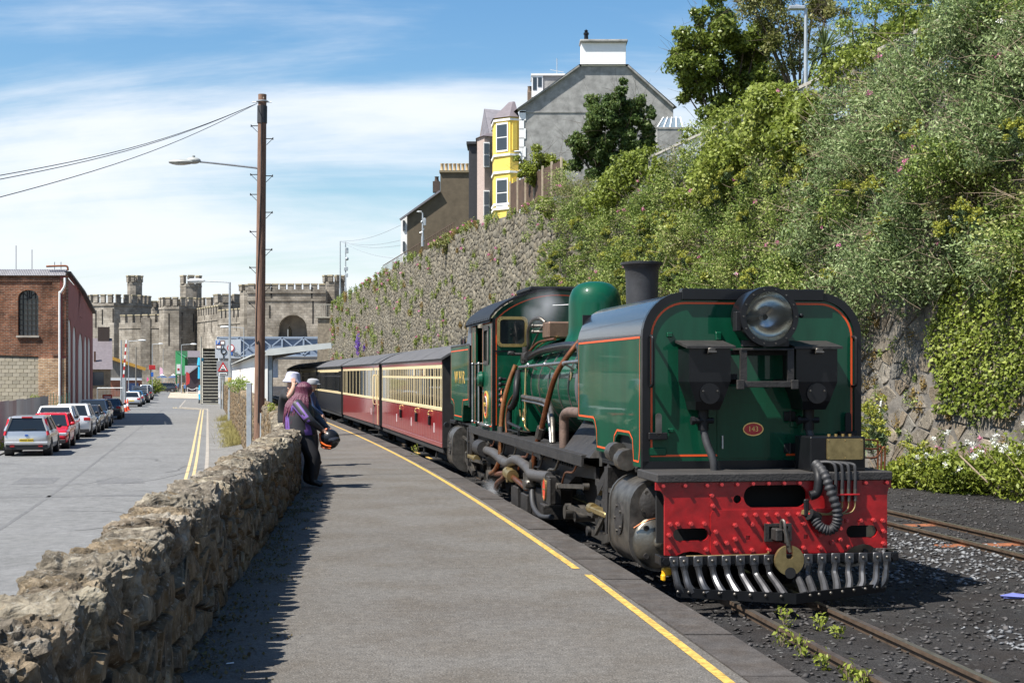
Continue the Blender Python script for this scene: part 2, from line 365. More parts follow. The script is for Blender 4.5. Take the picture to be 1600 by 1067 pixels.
for i, y0 in enumerate(np.arange(-2, 140, 1.2)):       # edging slabs
    a0, a1 = y0+.008, y0+1.192; b = B(); vs = []
    hz = .012+.004*math.sin(i*2.3)
    for z_ in (-.3, hz):
        vs += [(T(a0)-1.42, a0, z_), (T(a0)-1.12, a0, z_), (T(a1)-1.12, a1, z_), (T(a1)-1.42, a1, z_)]
    b.add(vs, [(0,1,2,3),(4,5,6,7),(0,1,5,4),(1,2,6,5),(2,3,7,6),(3,0,4,7)]); b.obj('edging_slab', M_edge, PLAT)
for (y0, y1, d) in ((-2, 11.72, 0), (11.86, 120, .03)):
    yo = lambda y: -1.475-.05*max(0, (12-y)/4.4)-d
    q = strip(lambda y: yo(y)-.031, lambda y: yo(y)+.031, y0, y1, .004, 'painted_line', M_yel, .5); q.parent = PLAT
for (ya, wd, dy, i0) in ((22.9, .03, .25, -3.6), (27.4, .035, -.2, -3.5), (33.5, .04, .3, -3.4)):      # wire shadows and cracks across the platform, painted as dark strips
    p = [(T(ya)+i0+(-1.6-i0)*t/14, ya+dy*t/14+.05*math.sin(t*1.9+ya)) for t in range(15)]; L_, R_ = ribbon(p, wd); n = len(L_); b = B(); b.add([(q[0], q[1], .003) for q in L_+R_], [(i, i+1, n+i+1, n+i) for i in range(n-1)]); b.obj('shadow_crack_strip', mat('shadow_crack_dark', (.085,.08,.074), .95), PLAT)
strip(-1.3, 8.6, -4, 230, -.27, 'yard', M_cinder, 1, kind='structure')
# ---------------------------------------------------------------- railway tracks
M_rail = mat('rail_steel', (.17,.12,.085), .5, .55, var=.4, scale=12, bump=.1)
M_railtop = mat('rail_running_surface', (.30,.27,.24), .35, .85, var=.3, scale=9)
M_rust = mat('rusty_steel', (.24,.085,.035), .85, .2, var=.5, scale=7, bump=.4)
def track(off, y0, y1, ztop, label_):
    t = bpy.data.objects.new('railway_track', None); COL.objects.link(t); t['kind'] = 'structure'
    ys = [float(y) for y in np.arange(y0, y1+.1, 1.0)]
    for s in (-1, 1):
        b = B(); prof = [(-.05,-.12),(-.05,-.105),(-.009,-.09),(-.009,-.035),(-.028,-.025),(-.028,0),(.028,0),(.028,-.025),(.009,-.035),(.009,-.09),(.05,-.105),(.05,-.12)]
        rings = [[Vector((T(y)+off+s*.326+px_, y, ztop+pz_)) for px_, pz_ in prof] for y in ys]
        b.loft(rings, 0, False)
        b.loft([[Vector((T(y)+off+s*.326+px_, y, ztop+.002)) for px_ in (-.024, .024)] for y in ys], 1, False, False, False, closed=False)
        b.obj('rail', [M_rail, M_railtop], t)
    b = B().box(-.62, .62, -.11, .11, -.05, .012, .02); me = b.mesh('sleeper')
    for i, y in enumerate(np.arange(y0+.4, min(y1, 40), .68)):
        y = float(y); link('sleeper', me, M_rust, t, loc=(T(y)+off, y, ztop-.155 if (i % 3 or off == 0) else ztop-.072), rotz=R(9))
    return t
track(0, -3, 140, -.2, 0)
track(3.85, -3, 120, -.2, 0)
# ---------------------------------------------------------------- stones
def voronoi(W, H, cw, ch, seed, jit=.8):
    """irregular stones filling a W x H sheet: list of (polygon, centre)"""
    rg = np.random.default_rng(seed); nx, ny = max(1, round(W/cw)), max(1, round(H/ch)); cw, ch = W/nx, H/ny
    pts = {}
    for j in range(-3, ny+3):
        for i in range(-3, nx+3):
            pts[i, j] = ((i+.5+(j % 2)*.5-.25+rg.uniform(-jit, jit))*cw, (j+.5+rg.uniform(-jit, jit))*ch)
    out = []; asp = cw/ch
    for j in range(ny):
        for i in range(nx):
            cx, cy = pts[i, j]; poly = [(cx-1.6*cw, cy-1.6*ch), (cx+1.6*cw, cy-1.6*ch), (cx+1.6*cw, cy+1.6*ch), (cx-1.6*cw, cy+1.6*ch)]
            for dj in (0, 1, -1, 2, -2, 3, -3):
                for di in (0, 1, -1, 2, -2, 3, -3):
                    if (di or dj) and (i+di, j+dj) in pts:
                        qx, qy = pts[i+di, j+dj]; nx_, ny_ = (qx-cx)/cw, (qy-cy)/ch
                        if nx_*nx_+ny_*ny_ > 8 or nx_*nx_+ny_*ny_ < 1e-4: continue
                        mx_, my_ = (qx+cx)/2/cw, (qy+cy)/2/ch; k = nx_*mx_+ny_*my_; new = []
                        for t in range(len(poly)):
                            p, q = poly[t], poly[(t+1) % len(poly)]
                            a, c_ = nx_*p[0]/cw+ny_*p[1]/ch-k, nx_*q[0]/cw+ny_*q[1]/ch-k
                            if a <= 0: new.append(p)
                            if a*c_ < 0: u_ = a/(a-c_); new.append((p[0]+(q[0]-p[0])*u_, p[1]+(q[1]-p[1])*u_))
                        poly = new
                        if len(poly) < 3: break
                if len(poly) < 3: break
            poly = [(min(max(x, 0), W), min(max(y, 0), H)) for x, y in poly]
            if len(poly) >= 3: out.append((poly, (cx, cy)))
    return out
def stone_geo(poly, gap, h, back, rg):
    """rings of one stone on the sheet: list of (s, z, depth) and faces"""
    n = len(poly); cx = sum(p[0] for p in poly)/n; cy = sum(p[1] for p in poly)/n; vs = []
    tilt = rg.uniform(-.35, .35, 2); sz = max(max(p[0] for p in poly)-min(p[0] for p in poly), .05)
    for k, (ins, d) in enumerate(((0, -back), (gap*.3, 0), (gap*.6+.045*sz, 1))):
        for p in poly:
            dx, dy = p[0]-cx, p[1]-cy; l_ = max(math.hypot(dx, dy), 1e-4); q = max(.3, (l_-ins-gap*.5)/l_)
            x_, y_ = cx+dx*q, cy+dy*q
            dd = d if d <= 0 else h*(.8+.3*rg.random())+(tilt[0]*(x_-cx)+tilt[1]*(y_-cy))*.3
            vs.append((x_, y_, dd))
    vs.append((cx+rg.uniform(-.1,.1)*sz, cy+rg.uniform(-.1,.1)*sz, h*(.9+.3*rg.random())))
    fs = []
    for k in (0, 1):
        for i in range(n): j = (i+1) % n; fs += [(k*n+i, k*n+j, (k+1)*n+j), (k*n+i, (k+1)*n+j, (k+1)*n+i)]
    for i in range(n): fs.append((2*n+i, 2*n+(i+1) % n, 3*n))
    return vs, fs
STONE_T = [(.45,.40,.36), (1.0,.88,.72), (.62,.58,.55), (1.25,1.08,.85), (.8,.62,.44), (.95,.95,.92), (.55,.46,.38)]
def rockmat(name, dark, mid, light, orand, tint, s=7.5, lichen=.6, bd=.03):
    m = bpy.data.materials.new(name); m.use_nodes = True; MATS[name] = m; n, l = m.node_tree.nodes, m.node_tree.links; bs = n['Principled BSDF']; bs.inputs['Roughness'].default_value = .93; bs.inputs['Specular IOR Level'].default_value = .2
    ge = n.new('ShaderNodeNewGeometry')
    def nz(sc, d=9, r=.65, off=0):
        mp = n.new('ShaderNodeMapping'); mp.inputs['Location'].default_value = (off, off*1.7, off*.3); l.new(ge.outputs['Position'], mp.inputs[0])
        q = n.new('ShaderNodeTexNoise'); l.new(mp.outputs[0], q.inputs['Vector']); q.inputs['Scale'].default_value = sc; q.inputs['Detail'].default_value = d; q.inputs['Roughness'].default_value = r; return q.outputs[0]
    def rp(v_, *st):
        q = n.new('ShaderNodeValToRGB'); e = q.color_ramp.elements
        while len(e) < len(st): e.new(.5)
        for i, (p, c) in enumerate(st): e[i].position = p; e[i].color = (*c, 1)
        l.new(v_, q.inputs[0]); return q.outputs[0]
    def mix(a, b_, f_, bt='MIX'):
        q = n.new('ShaderNodeMix'); q.data_type = 'RGBA'; q.blend_type = bt
        for s_, v_ in (('Factor', f_), ('A', a), ('B', b_)):
            if isinstance(v_, (int, float)): q.inputs[s_].default_value = v_
            elif isinstance(v_, tuple): q.inputs[s_].default_value = (*v_, 1)
            else: l.new(v_, q.inputs[s_])
        return q.outputs['Result']
    c = rp(nz(s), (.30, dark), (.50, mid), (.72, light))
    if orand: src = n.new('ShaderNodeObjectInfo').outputs['Random']
    else: at = n.new('ShaderNodeAttribute'); at.attribute_name = 'tint'; src = at.outputs['Fac']
    c = mix(c, rp(src, *[(i/(len(tint)-1), t_) for i, t_ in enumerate(tint)]), 1.0, 'MULTIPLY')
    c = mix(c, (.42,.40,.35), rp(nz(s*4.5, 6, .7, 5), (.56, (0,0,0)), (.66, (lichen,)*3)))
    c = mix(c, (.20,.115,.03), rp(nz(s*2.2, 7, .7, 9), (.60, (0,0,0)), (.70, (lichen*.9,)*3)))
    c = mix(c, (.035,.03,.026), rp(nz(s*1.7, 8, .72, 13), (.58, (0,0,0)), (.68, (.8,)*3)))
    l.new(c, bs.inputs['Base Color'])
    bp = n.new('ShaderNodeBump'); bp.inputs['Strength'].default_value = 1; bp.inputs['Distance'].default_value = bd; l.new(nz(s*4, 10, .7, 2), bp.inputs['Height']); l.new(bp.outputs[0], bs.inputs['Normal'])
    return m
def stone_mat(name, base, orand, tint=STONE_T, bump=.9, bscale=9, col2=None, lichen=.0):
    m = mat(name, base, .92, 0, var=.45, scale=5, bump=bump, bscale=bscale, tint=tint, orand=orand, spec=.2, bdist=.05, col2=col2, detail=9)
    return m
M_st_one = rockmat('wall_stone', (.055,.047,.038), (.185,.16,.12), (.37,.33,.265), 1, STONE_T)
M_st_many = rockmat('wall_stone_mass', (.07,.055,.04), (.17,.135,.09), (.27,.23,.165), 0, STONE_T)
M_cop_one = rockmat('coping_stone_rock', (.065,.058,.049), (.215,.195,.16), (.48,.45,.385), 1, [(.6,.54,.5), (1.0,.96,.88), (.75,.68,.62), (1.2,1.15,1.02), (.9,.76,.6), (.65,.58,.52), (1.05,1.0,.95)])
M_cop_many = rockmat('coping_stone_rock_mass', (.09,.075,.06), (.19,.165,.125), (.31,.275,.215), 0, STONE_T)
M_mortar = mat('lime_mortar', (.04,.035,.028), .95, var=.4, scale=4, bump=.6, bscale=30)
M_mortar2 = mat('pale_mortar', (.15,.135,.115), .95, var=.4, scale=3, bump=.6, bscale=20)
def face_stones(xf, nsign, y0, y1, z0, z1, cw, ch, seed, gap, h, single, parent, m_one, m_many, name='stone', ztop=None, batter=0.0):
    """stones over a wall face that follows the line; xf(Y) is the face, single(Y,z) picks those kept as separate objects"""
    rg = np.random.default_rng(seed+1); cells = voronoi(y1-y0, z1-z0, cw, ch, seed); VV, FF, TT = [], [], []; off = 0; cnt = 0
    for poly, (cx, cy) in cells:
        Yc, zc = y0+cx, z0+cy
        if ztop and zc > ztop(Yc)-.05: continue
        vs, fs = stone_geo(poly, gap, h, .05, rg)
        e = .01; sl = (xf(Yc+e)-xf(Yc-e))/(2*e); nn = math.hypot(1, sl); nx_, ny_ = nsign/nn, -nsign*sl/nn
        W3 = [(xf(y0+s_)+d*nx_+batter*(z0+z_), y0+s_+d*ny_, z0+z_+(d*.1)) for s_, z_, d in vs]
        if nsign < 0: fs = [f[::-1] for f in fs]
        if single(Yc, zc) and cnt < 298:
            c = Vector((xf(Yc)+batter*zc, Yc, zc)); me = bpy.data.meshes.new(name); me.from_pydata([Vector(p)-c for p in W3], [], fs)
            link(name, me, m_one, parent, loc=c); cnt += 1
        else:
            VV += W3; FF += [tuple(i+off for i in f) for f in fs]; TT += [rg.random()]*len(fs); off += len(W3)
    if VV: np_mesh(name+'_mass', VV, FF, m_many, parent, TT, kind='stuff')
def wall_core(xa, xb, y0, y1, z0, z1, step=1.0):
    ys = [float(y) for y in np.arange(y0, y1+1e-6, step)]; b = B(); zt = z1 if callable(z1) else (lambda y: z1)
    b.loft([[Vector((xa(y), y, z0)), Vector((xb(y), y, z0)), Vector((xb(y), y, zt(y))), Vector((xa(y), y, zt(y)))] for y in ys], 0, False)
    return b
# platform boundary wall
WALL = thing('boundary_wall', 'long rough stone boundary wall with rocky coping between road and platform', 'wall', (0,0,0))
fx = lambda y: T(y)+WOFF(y); rx = lambda y: T(y)+WOFF(y)-.31
wall_core(lambda y: rx(y)+.03, lambda y: fx(y)-.03, 1, 140, ZR-.03, .62).obj('core', M_mortar, WALL)
face_stones(fx, 1, 3.0, 34, -.02, .66, .29, .17, 5, .034, .035, lambda y, z: 4.5 < y < 13.2, WALL, M_st_one, M_st_many)
face_stones(rx, -1, 16, 138, ZR+.06, .66, .36, .22, 6, .02, .04, lambda y, z: False, WALL, M_st_one, M_st_many, name='road_side_stone')
def rock(lx, ly, lz, seed, n=14, m=9, amp=.2, pw=.55):
    """angular boulder: squared-off sphere with layered noise"""
    vs, fs = [], []; o = Vector((seed*3.7, seed*1.3, seed*.7))
    for j in range(m+1):
        t = -PI/2+PI*j/m
        for i in range(n):
            a = 2*PI*i/n; sg = lambda v_: math.copysign(abs(v_)**pw, v_)
            p = Vector((sg(math.cos(t))*sg(math.cos(a)), sg(math.cos(t))*sg(math.sin(a)), sg(math.sin(t))))
            q = Vector((p.x*lx, p.y*ly, p.z*lz))
            d = mnoise.noise(q*5+o)*.8+abs(mnoise.noise(q*9+o))*.7-.2+mnoise.cell(q*11+o)*.2-abs(mnoise.noise(q*19+o))*.45+mnoise.cell(q*33+o)*.10+mnoise.noise(q*38+o)*.28+mnoise.noise(q*75+o)*.2
            vs.append(q*(1+amp*d))
    for j in range(m):
        for i in range(n): k = (i+1) % n; fs.append((j*n+i, j*n+k, (j+1)*n+k, (j+1)*n+i))
    return vs, fs
def coping():
    rg = np.random.default_rng(3); y = 1.2; i = 0; VV, FF, TT = [], [], []; off = 0
    while y < 138:
        ln = rg.uniform(.09, .26) if y < 40 else rg.uniform(.25, .5); yc = y+ln/2; i += 1
        n, m = (56, 36) if y < 8.5 else ((36, 24) if y < 14 else ((20, 13) if y < 28 else (9, 6)))
        hz = rg.uniform(.10, .17); wd = rg.uniform(.17, .205)
        vs, fs = rock(ln*.50, wd, hz, i, n, m, amp=.27 if y < 28 else .2, pw=.5)
        sl = float(np.interp(yc, _Y, _S)); yaw = math.atan(-sl)+rg.uniform(-.1, .1); pit = rg.uniform(-.5, .0); rl = rg.uniform(-.08, .08)
        M4 = Matrix.Rotation(yaw+PI/2, 3, 'Z') @ Matrix.Rotation(rl, 3, 'X') @ Matrix.Rotation(pit, 3, 'Y')
        c = Vector((T(yc)+WOFF(yc)-.155+rg.uniform(-.015, .015), yc, .67+hz*.3+rg.uniform(-.02, .02)))
        if y < 27:
            me = bpy.data.meshes.new('coping_stone'); me.from_pydata([M4 @ v_ for v_ in vs], [], fs)
            me.update(); link('coping_stone', me, M_cop_one, WALL, loc=c)
        else:
            VV += [M4 @ v_+c for v_ in vs]; FF += [tuple(q+off for q in f) for f in fs]; TT += [rg.random()]*len(fs); off += len(vs)
        y += ln*1.0+.012
    np_mesh('coping_stone_mass', VV, FF, M_cop_many, WALL, TT, kind='stuff')
coping()
# tall retaining wall behind the yard
RT = thing('retaining_wall', 'tall weathered rubble stone retaining wall behind the train', 'wall', (0,0,0))
ZT = lambda y: float(np.interp(y, [10, 20, 45, 60, 75, 100, 160], [7.0, 7.1, 7.4, 8.7, 9.5, 9.7, 9.5]))
rwx = lambda y: T(y)+8.1
BAT = .05
b = B(); ys = [float(y) for y in np.arange(8, 164.1, 1.0)]
b.loft([[Vector((rwx(y)-.02-.02, y, -.4)), Vector((rwx(y)+1.4, y, -.4)), Vector((rwx(y)+1.4, y, ZT(y))), Vector((rwx(y)+.02+BAT*ZT(y), y, ZT(y)))] for y in ys], 0, False)
b.obj('core', M_mortar2, RT)
RW_T = [(.62,.58,.54), (1.05,.98,.88), (.78,.74,.70), (1.2,1.1,.95), (.9,.76,.6), (1.0,1.0,.98), (.7,.6,.5)]
M_rw_one = rockmat('retaining_stone', (.10,.095,.085), (.20,.185,.16), (.30,.28,.25), 1, RW_T, 2.5, .35, .05)
M_rw_many = rockmat('retaining_stone_mass', (.072,.067,.058), (.155,.143,.12), (.25,.233,.198), 0, [(.7,.68,.62), (1.0,.97,.88), (.8,.78,.72), (1.15,1.1,.98), (.9,.84,.7)], 1.6, .3, .05)
face_stones(rwx, -1, 11, 33, -.27, 5.2, .50, .33, 21, .018, .03, lambda y, z: 21.5 < y < 31, RT, M_rw_one, M_rw_many, batter=BAT)
face_stones(rwx, -1, 33, 56, -.27, 7.3, .55, .40, 22, .03, .06, lambda y, z: False, RT, M_rw_one, M_rw_many, name='shaded_stone', batter=BAT)
face_stones(rwx, -1, 56, 164, 1.2, 9.9, .42, .27, 23, .018, .032, lambda y, z: False, RT, M_rw_one, M_rw_many, name='rubble_stone', ztop=ZT, batter=BAT)
# terrace behind the retaining wall
b = B(); ys = [float(y) for y in np.arange(6, 165, 3.0)]
b.loft([[Vector((rwx(y)+1.3, y, -1)), Vector((rwx(y)+1.3, y, ZT(y)-.12)), Vector((rwx(y)+8, y, ZT(y)+.3)), Vector((rwx(y)+60, y, ZT(y)+5)), Vector((rwx(y)+400, y, ZT(y)+12)), Vector((rwx(y)+400, y, -1))] for y in ys], 0, False)
M_turf = mat('hill_turf', (.07,.085,.03), .95, var=.5, scale=.4)
b.obj('hill', M_turf, kind='structure')
# ================================================================ locomotive (x across, y back from the front beam, z above the rails)
M_green = mat('loco_green_paint', (.003,.060,.030), .42, var=.3, scale=2.2, stretch=(2.5,2.5,.45), coat=.42, bump=.008, bscale=3, spec=.1, coatrough=.03)
M_black = mat('loco_black_paint', (.011,.011,.012), .5, var=.35, scale=5, bump=.05, bscale=25, spec=.25)
M_gtop = mat('tank_top_black', (.012,.013,.016), .25, var=.3, scale=5, coat=.5, bump=.02, bscale=8)
M_gloss = mat('gloss_black_paint', (.008,.0085,.010), .3, var=.3, scale=5, coat=.08, spec=.25, bump=.02, bscale=8)
M_grimy = mat('grimy_black_iron', (.030,.027,.025), .6, .2, var=.45, scale=9, bump=.25, bscale=30)
M_smokebox = mat('smokebox_grey', (.10,.095,.10), .55, .1, var=.25, scale=6, bump=.1)
M_red = mat('beam_red_paint', (.32,.007,.009), .38, var=.45, scale=7, bump=.10, bscale=14, coat=.3)
M_bolt = mat('bolt_red_paint', (.42,.035,.035), .4, var=.2, scale=20, coat=.2)
M_orange = mat('orange_lining', (.75,.085,.012), .45, var=.05)
M_copper = mat('copper_pipe', (.30,.115,.055), .38, .85, var=.5, scale=9, bump=.05)
M_brass = mat('polished_brass', (.62,.43,.17), .28, .9, var=.25, scale=9)
M_brassd = mat('dull_brass', (.36,.27,.12), .45, .85, var=.35, scale=14)
M_steel = mat('bright_steel', (.36,.355,.35), .42, .95, var=.3, scale=8)
M_dsteel = mat('oily_steel', (.15,.137,.12), .48, .85, var=.5, scale=10, bump=.08)
M_gold = mat('gold_leaf', (.68,.44,.10), .4, .4, var=.1)
M_white = mat('white_paint', (.78,.78,.76), .5, var=.08)
M_rubber = mat('black_rubber', (.03,.03,.032), .6, var=.3, scale=20)
M_cred = mat('plate_red', (.45,.02,.02), .4, var=.1)
M_dark = mat('dark_interior', (.012,.012,.012), .9, var=.1)
M_lens = glassmat('lamp_glass', (.10,.11,.11), .02, .10)
M_refl = mat('lamp_reflector', (.62,.63,.60), .16, 1.0, var=.2, scale=14)
LO = thing('steam_locomotive', 'large dark green articulated steam locomotive with red buffer beam at platform', 'locomotive', (2.11, 11.4, -.2), R(9.25))
def part(b, name, m, parent=None, **k): return b.obj(name, m, parent or LO, **k)
# ---- front water tank
W2 = .95; ZB, ZTP = 1.04, 2.5; RC = .37
def tank_outline(w_, z0, z1, r, n=10):
    o = [(-w_, z0)]
    o += [(-w_+r-r*math.cos(R(90*i/n)), z1-r+r*math.sin(R(90*i/n))) for i in range(n+1)]
    o += [(w_-r+r*math.sin(R(90*i/n)), z1-r+r*math.cos(R(90*i/n))) for i in range(n+1)]
    o += [(w_, z0)]; return o
b = B(); prof = tank_outline(W2, 1.37, ZTP, RC)
n = len(prof); vs = [(x, .56, z) for x, z in prof]+[(x, 3.16, z) for x, z in prof]
b.add(vs, [(0, n-1, 2*n-1, n)], 0); b.add([], [])
for i in range(n-1):
    zm = (prof[i][1]+prof[i+1][1])/2
    b.f.append([i, i+1, n+i+1, n+i]); b.m.append(1 if zm > 2.15 else 0); b.sm.append(True)
b.f.append([n+i for i in range(n)]); b.m.append(1); b.sm.append(False)
tank = part(b, 'front_tank', [M_green, M_gtop])
b = B(); b.prism(tank_outline(W2, ZB, ZTP, RC), .555, .572); part(b, 'front_plate', M_green, tank)
inn = tank_outline(W2-.055, ZB+.06, ZTP-.055, RC-.055); outl = tank_outline(W2+.006, ZB, ZTP+.008, RC)
b = B(); n = len(inn)
for a, c in ((0, .535),):
    vs = [(x, .535, z) for x, z in outl]+[(x, .535, z) for x, z in inn]+[(x, .60, z) for x, z in outl]+[(x, .556, z) for x, z in inn]
    fs = [(i, i+1, n+i+1, n+i) for i in range(n-1)]+[(i, i+1, 2*n+i+1, 2*n+i) for i in range(n-1)]+[(n+i, n+i+1, 3*n+i+1, 3*n+i) for i in range(n-1)]
    b.add(vs, fs)
b.box(-W2-.005, W2+.005, .535, .556, ZB-.01, ZB+.06); b.box(-.62, .62, .52, .62, ZTP-.06, ZTP+.035, .006)
part(b, 'rim', M_gloss, tank)
def lining(path, plane, parent, w_=.017):
    """orange line on a plane: ('y', value) path is (x,z); ('x', value) path is (y,z)"""
    L_, R_ = ribbon(path, w_); ax, val = plane; mk = (lambda p: (p[0], val, p[1])) if ax == 'y' else (lambda p: (val, p[0], p[1]))
    n = len(L_); bb = B(); bb.add([mk(p) for p in L_]+[mk(p) for p in R_], [(i, i+1, n+i+1, n+i) for i in range(n-1)])
    return part(bb, 'lining', M_orange, parent)
ln = [(-.86, 1.06+.06), (-W2+.07, 1.20)]+tank_outline(W2-.07, 1.20, ZTP-.09, RC-.09)[1:-1]+[(W2-.07, 1.20), (.86, 1.12)]
lining(tank_outline(W2-.075, 1.14, ZTP-.085, RC-.08), ('y', .553), tank)
lining([(-W2+.075, 1.145), (W2-.075, 1.145)], ('y', .5532), tank)
# side skirts with the stepped lower edge
sk = [(.56, 1.37), (.56, 1.045), (.87, 1.045), (.90, 1.16), (.93, 1.24), (1.02, 1.29), (1.42, 1.29), (1.52, 1.25), (1.57, 1.10), (2.30, 1.10), (2.34, 1.27), (2.40, 1.34), (2.46, 1.369), (2.46, 1.37)]
for s in (-1, 1):
    b = B(); b.prism(sk, s*W2, s*(W2-.04), 'x'); part(b, 'skirt', M_green, tank)
    e = s*(W2+.003)
    lining([(3.10, 1.41), (2.42, 1.41), (2.36, 1.38), (2.29, 1.30), (2.26, 1.14), (1.61, 1.14), (1.56, 1.27), (1.45, 1.325), (1.0, 1.325), (.89, 1.27), (.85, 1.09), (.68, 1.09), (.66, 1.14), (.645, 1.20), (.645, 2.13), (3.10, 2.13), (3.10, 1.41)], ('x', e), tank)
    b = B(); b.box(min(s*.80, s*.905), max(s*.80, s*.905), .6, 2.4, 1.02, 1.30); part(b, 'recess', M_dark, tank)
b = B(); b.box(-.9, .9, 3.155, 3.17, 1.38, 2.42); part(b, 'back_plate', M_black, tank)
for s in (-1, 1):     # grab handles
    b = B(); b.tube([(s*.885, .55, 2.14), (s*.885, .49, 2.13), (s*.885, .475, 2.08), (s*.885, .475, 1.78), (s*.885, .49, 1.73), (s*.885, .55, 1.72)], .013, 8); part(b, 'grab_handle', M_black, tank)
# inspection door, hinges, brackets
b = B(); b.prism(rrect(-.31, .29, 1.12, 1.58, .03), .546, .556); door = part(b, 'inspection_door', M_green, tank)
for z in (1.47, 1.20):
    b = B(); b.box(.27, .315, .528, .548, z-.04, z+.04, .004); b.box(.325, .37, .528, .548, z-.04, z+.04, .004); b.cyl((.32, .525, z-.045), (.32, .525, z+.045), .01, 8); part(b, 'hinge', M_black, door)
b = B(); b.bar((-.27, .535, 1.31), (-.27, .535, 1.20), .012, .02); part(b, 'door_handle', M_steel, door)
for (x, z, w_, h_) in ((-.72, 2.15, .05, .04), (-.71, 1.355, .05, .035), (-.30, 2.14, .05, .07), (.36, 1.40, .06, .05), (-.83, 1.18, .16, .065)):
    b = B(); b.box(x-w_/2, x+w_/2, .535, .556, z-h_/2, z+h_/2, .006); part(b, 'bracket', M_green, tank)
b = B(); b.box(-.91, -.75, .50, .556, 1.28, 1.34, .006, 0); b.prism(rrect(-.852, -.80, 1.31, 1.50, .025), .50, .512, mi=1); part(b, 'lamp_iron', [M_black, M_dsteel], tank)
b = B(); b.box(.75, .91, .50, .556, 1.28, 1.34, .006, 0); b.prism(rrect(.80, .852, 1.31, 1.50, .025), .50, .512, mi=1); part(b, 'lamp_iron', [M_black, M_black], tank)
b = B(); b.prism(circ(.0, 1.362, .088, .055, 28), .538, .546); pl = part(b, 'number_plate', M_cred, tank)
b = B(); o1, i1 = circ(0, 1.362, .090, .057, 28), circ(0, 1.362, .081, .048, 28); b.prism(o1, .536, .546, holes=[i1]); part(b, 'plate_rim', M_brass, pl)
text('143', .062, M_brass, pl, (0, .537, 1.362), (R(90), 0, 0), ext=.003)
# ---- headlamp
HL = (0.005, .0, 2.29)
b = B(); b.lathe((HL[0], .14, HL[2]), [(.20, 0), (.245, 0), (.247, .02), (.247, .06), (.232, .065), (.232, .30), (.20, .40)], (0, 1, 0), 40)
lamp = part(b, 'headlamp', M_gloss)
b = B(); b.lathe((HL[0], .15, HL[2]), [(.205, .02), (.19, .08), (.15, .15), (.09, .20), (.03, .22), (.001, .222)], (0, 1, 0), 40); part(b, 'reflector', M_refl, lamp)
b = B(); b.lathe((HL[0], .15, HL[2]), [(.022, .10), (.03, .13), (.024, .18), (.015, .22)], (0, 1, 0), 14); part(b, 'bulb', M_dsteel, lamp)
b = B(); b.lathe((HL[0], .155, HL[2]), [(.001, -.012), (.08, -.010), (.15, -.004), (.205, .006)], (0, 1, 0), 40); part(b, 'lens', M_lens, lamp)
for k in range(14):
    a = 2*PI*k/14; b = B(); b.cyl((HL[0]+.223*math.cos(a), .142, HL[2]+.223*math.sin(a)), (HL[0]+.223*math.cos(a), .132, HL[2]+.223*math.sin(a)), .007, 6); part(b, 'screw', M_dsteel, lamp)
b = B(); b.box(-.27, -.225, .17, .26, 2.17, 2.33, .006); part(b, 'hinge_block', M_black, lamp)
b = B(); b.cyl((.245, .2, 2.30), (.29, .2, 2.30), .014, 8); b.sphere((.295, .2, 2.30), .02, 8, 6); part(b, 'latch', M_black, lamp)
b = B()
b.bar((-.20, .20, 1.75), (-.20, .20, 2.03), .055, .03); b.bar((.20, .20, 1.75), (.20, .20, 2.03), .055, .03)
b.box(-.235, .235, .18, .25, 1.715, 1.765, .004); b.box(-.225, .225, .18, .40, 2.015, 2.035, .004); b.box(-.26, -.20, .165, .20, 1.70, 1.775, .004); b.box(.20, .26, .165, .20, 1.70, 1.775, .004)
b.bar((-.2, .2, 1.76), (-.2, .55, 1.76), .04, .04); b.bar((.2, .2, 1.76), (.2, .55, 1.76), .04, .04)
b.box(-.20, .20, .22, .26, 2.045, 2.10, .004)
part(b, 'lamp_frame', M_grimy)
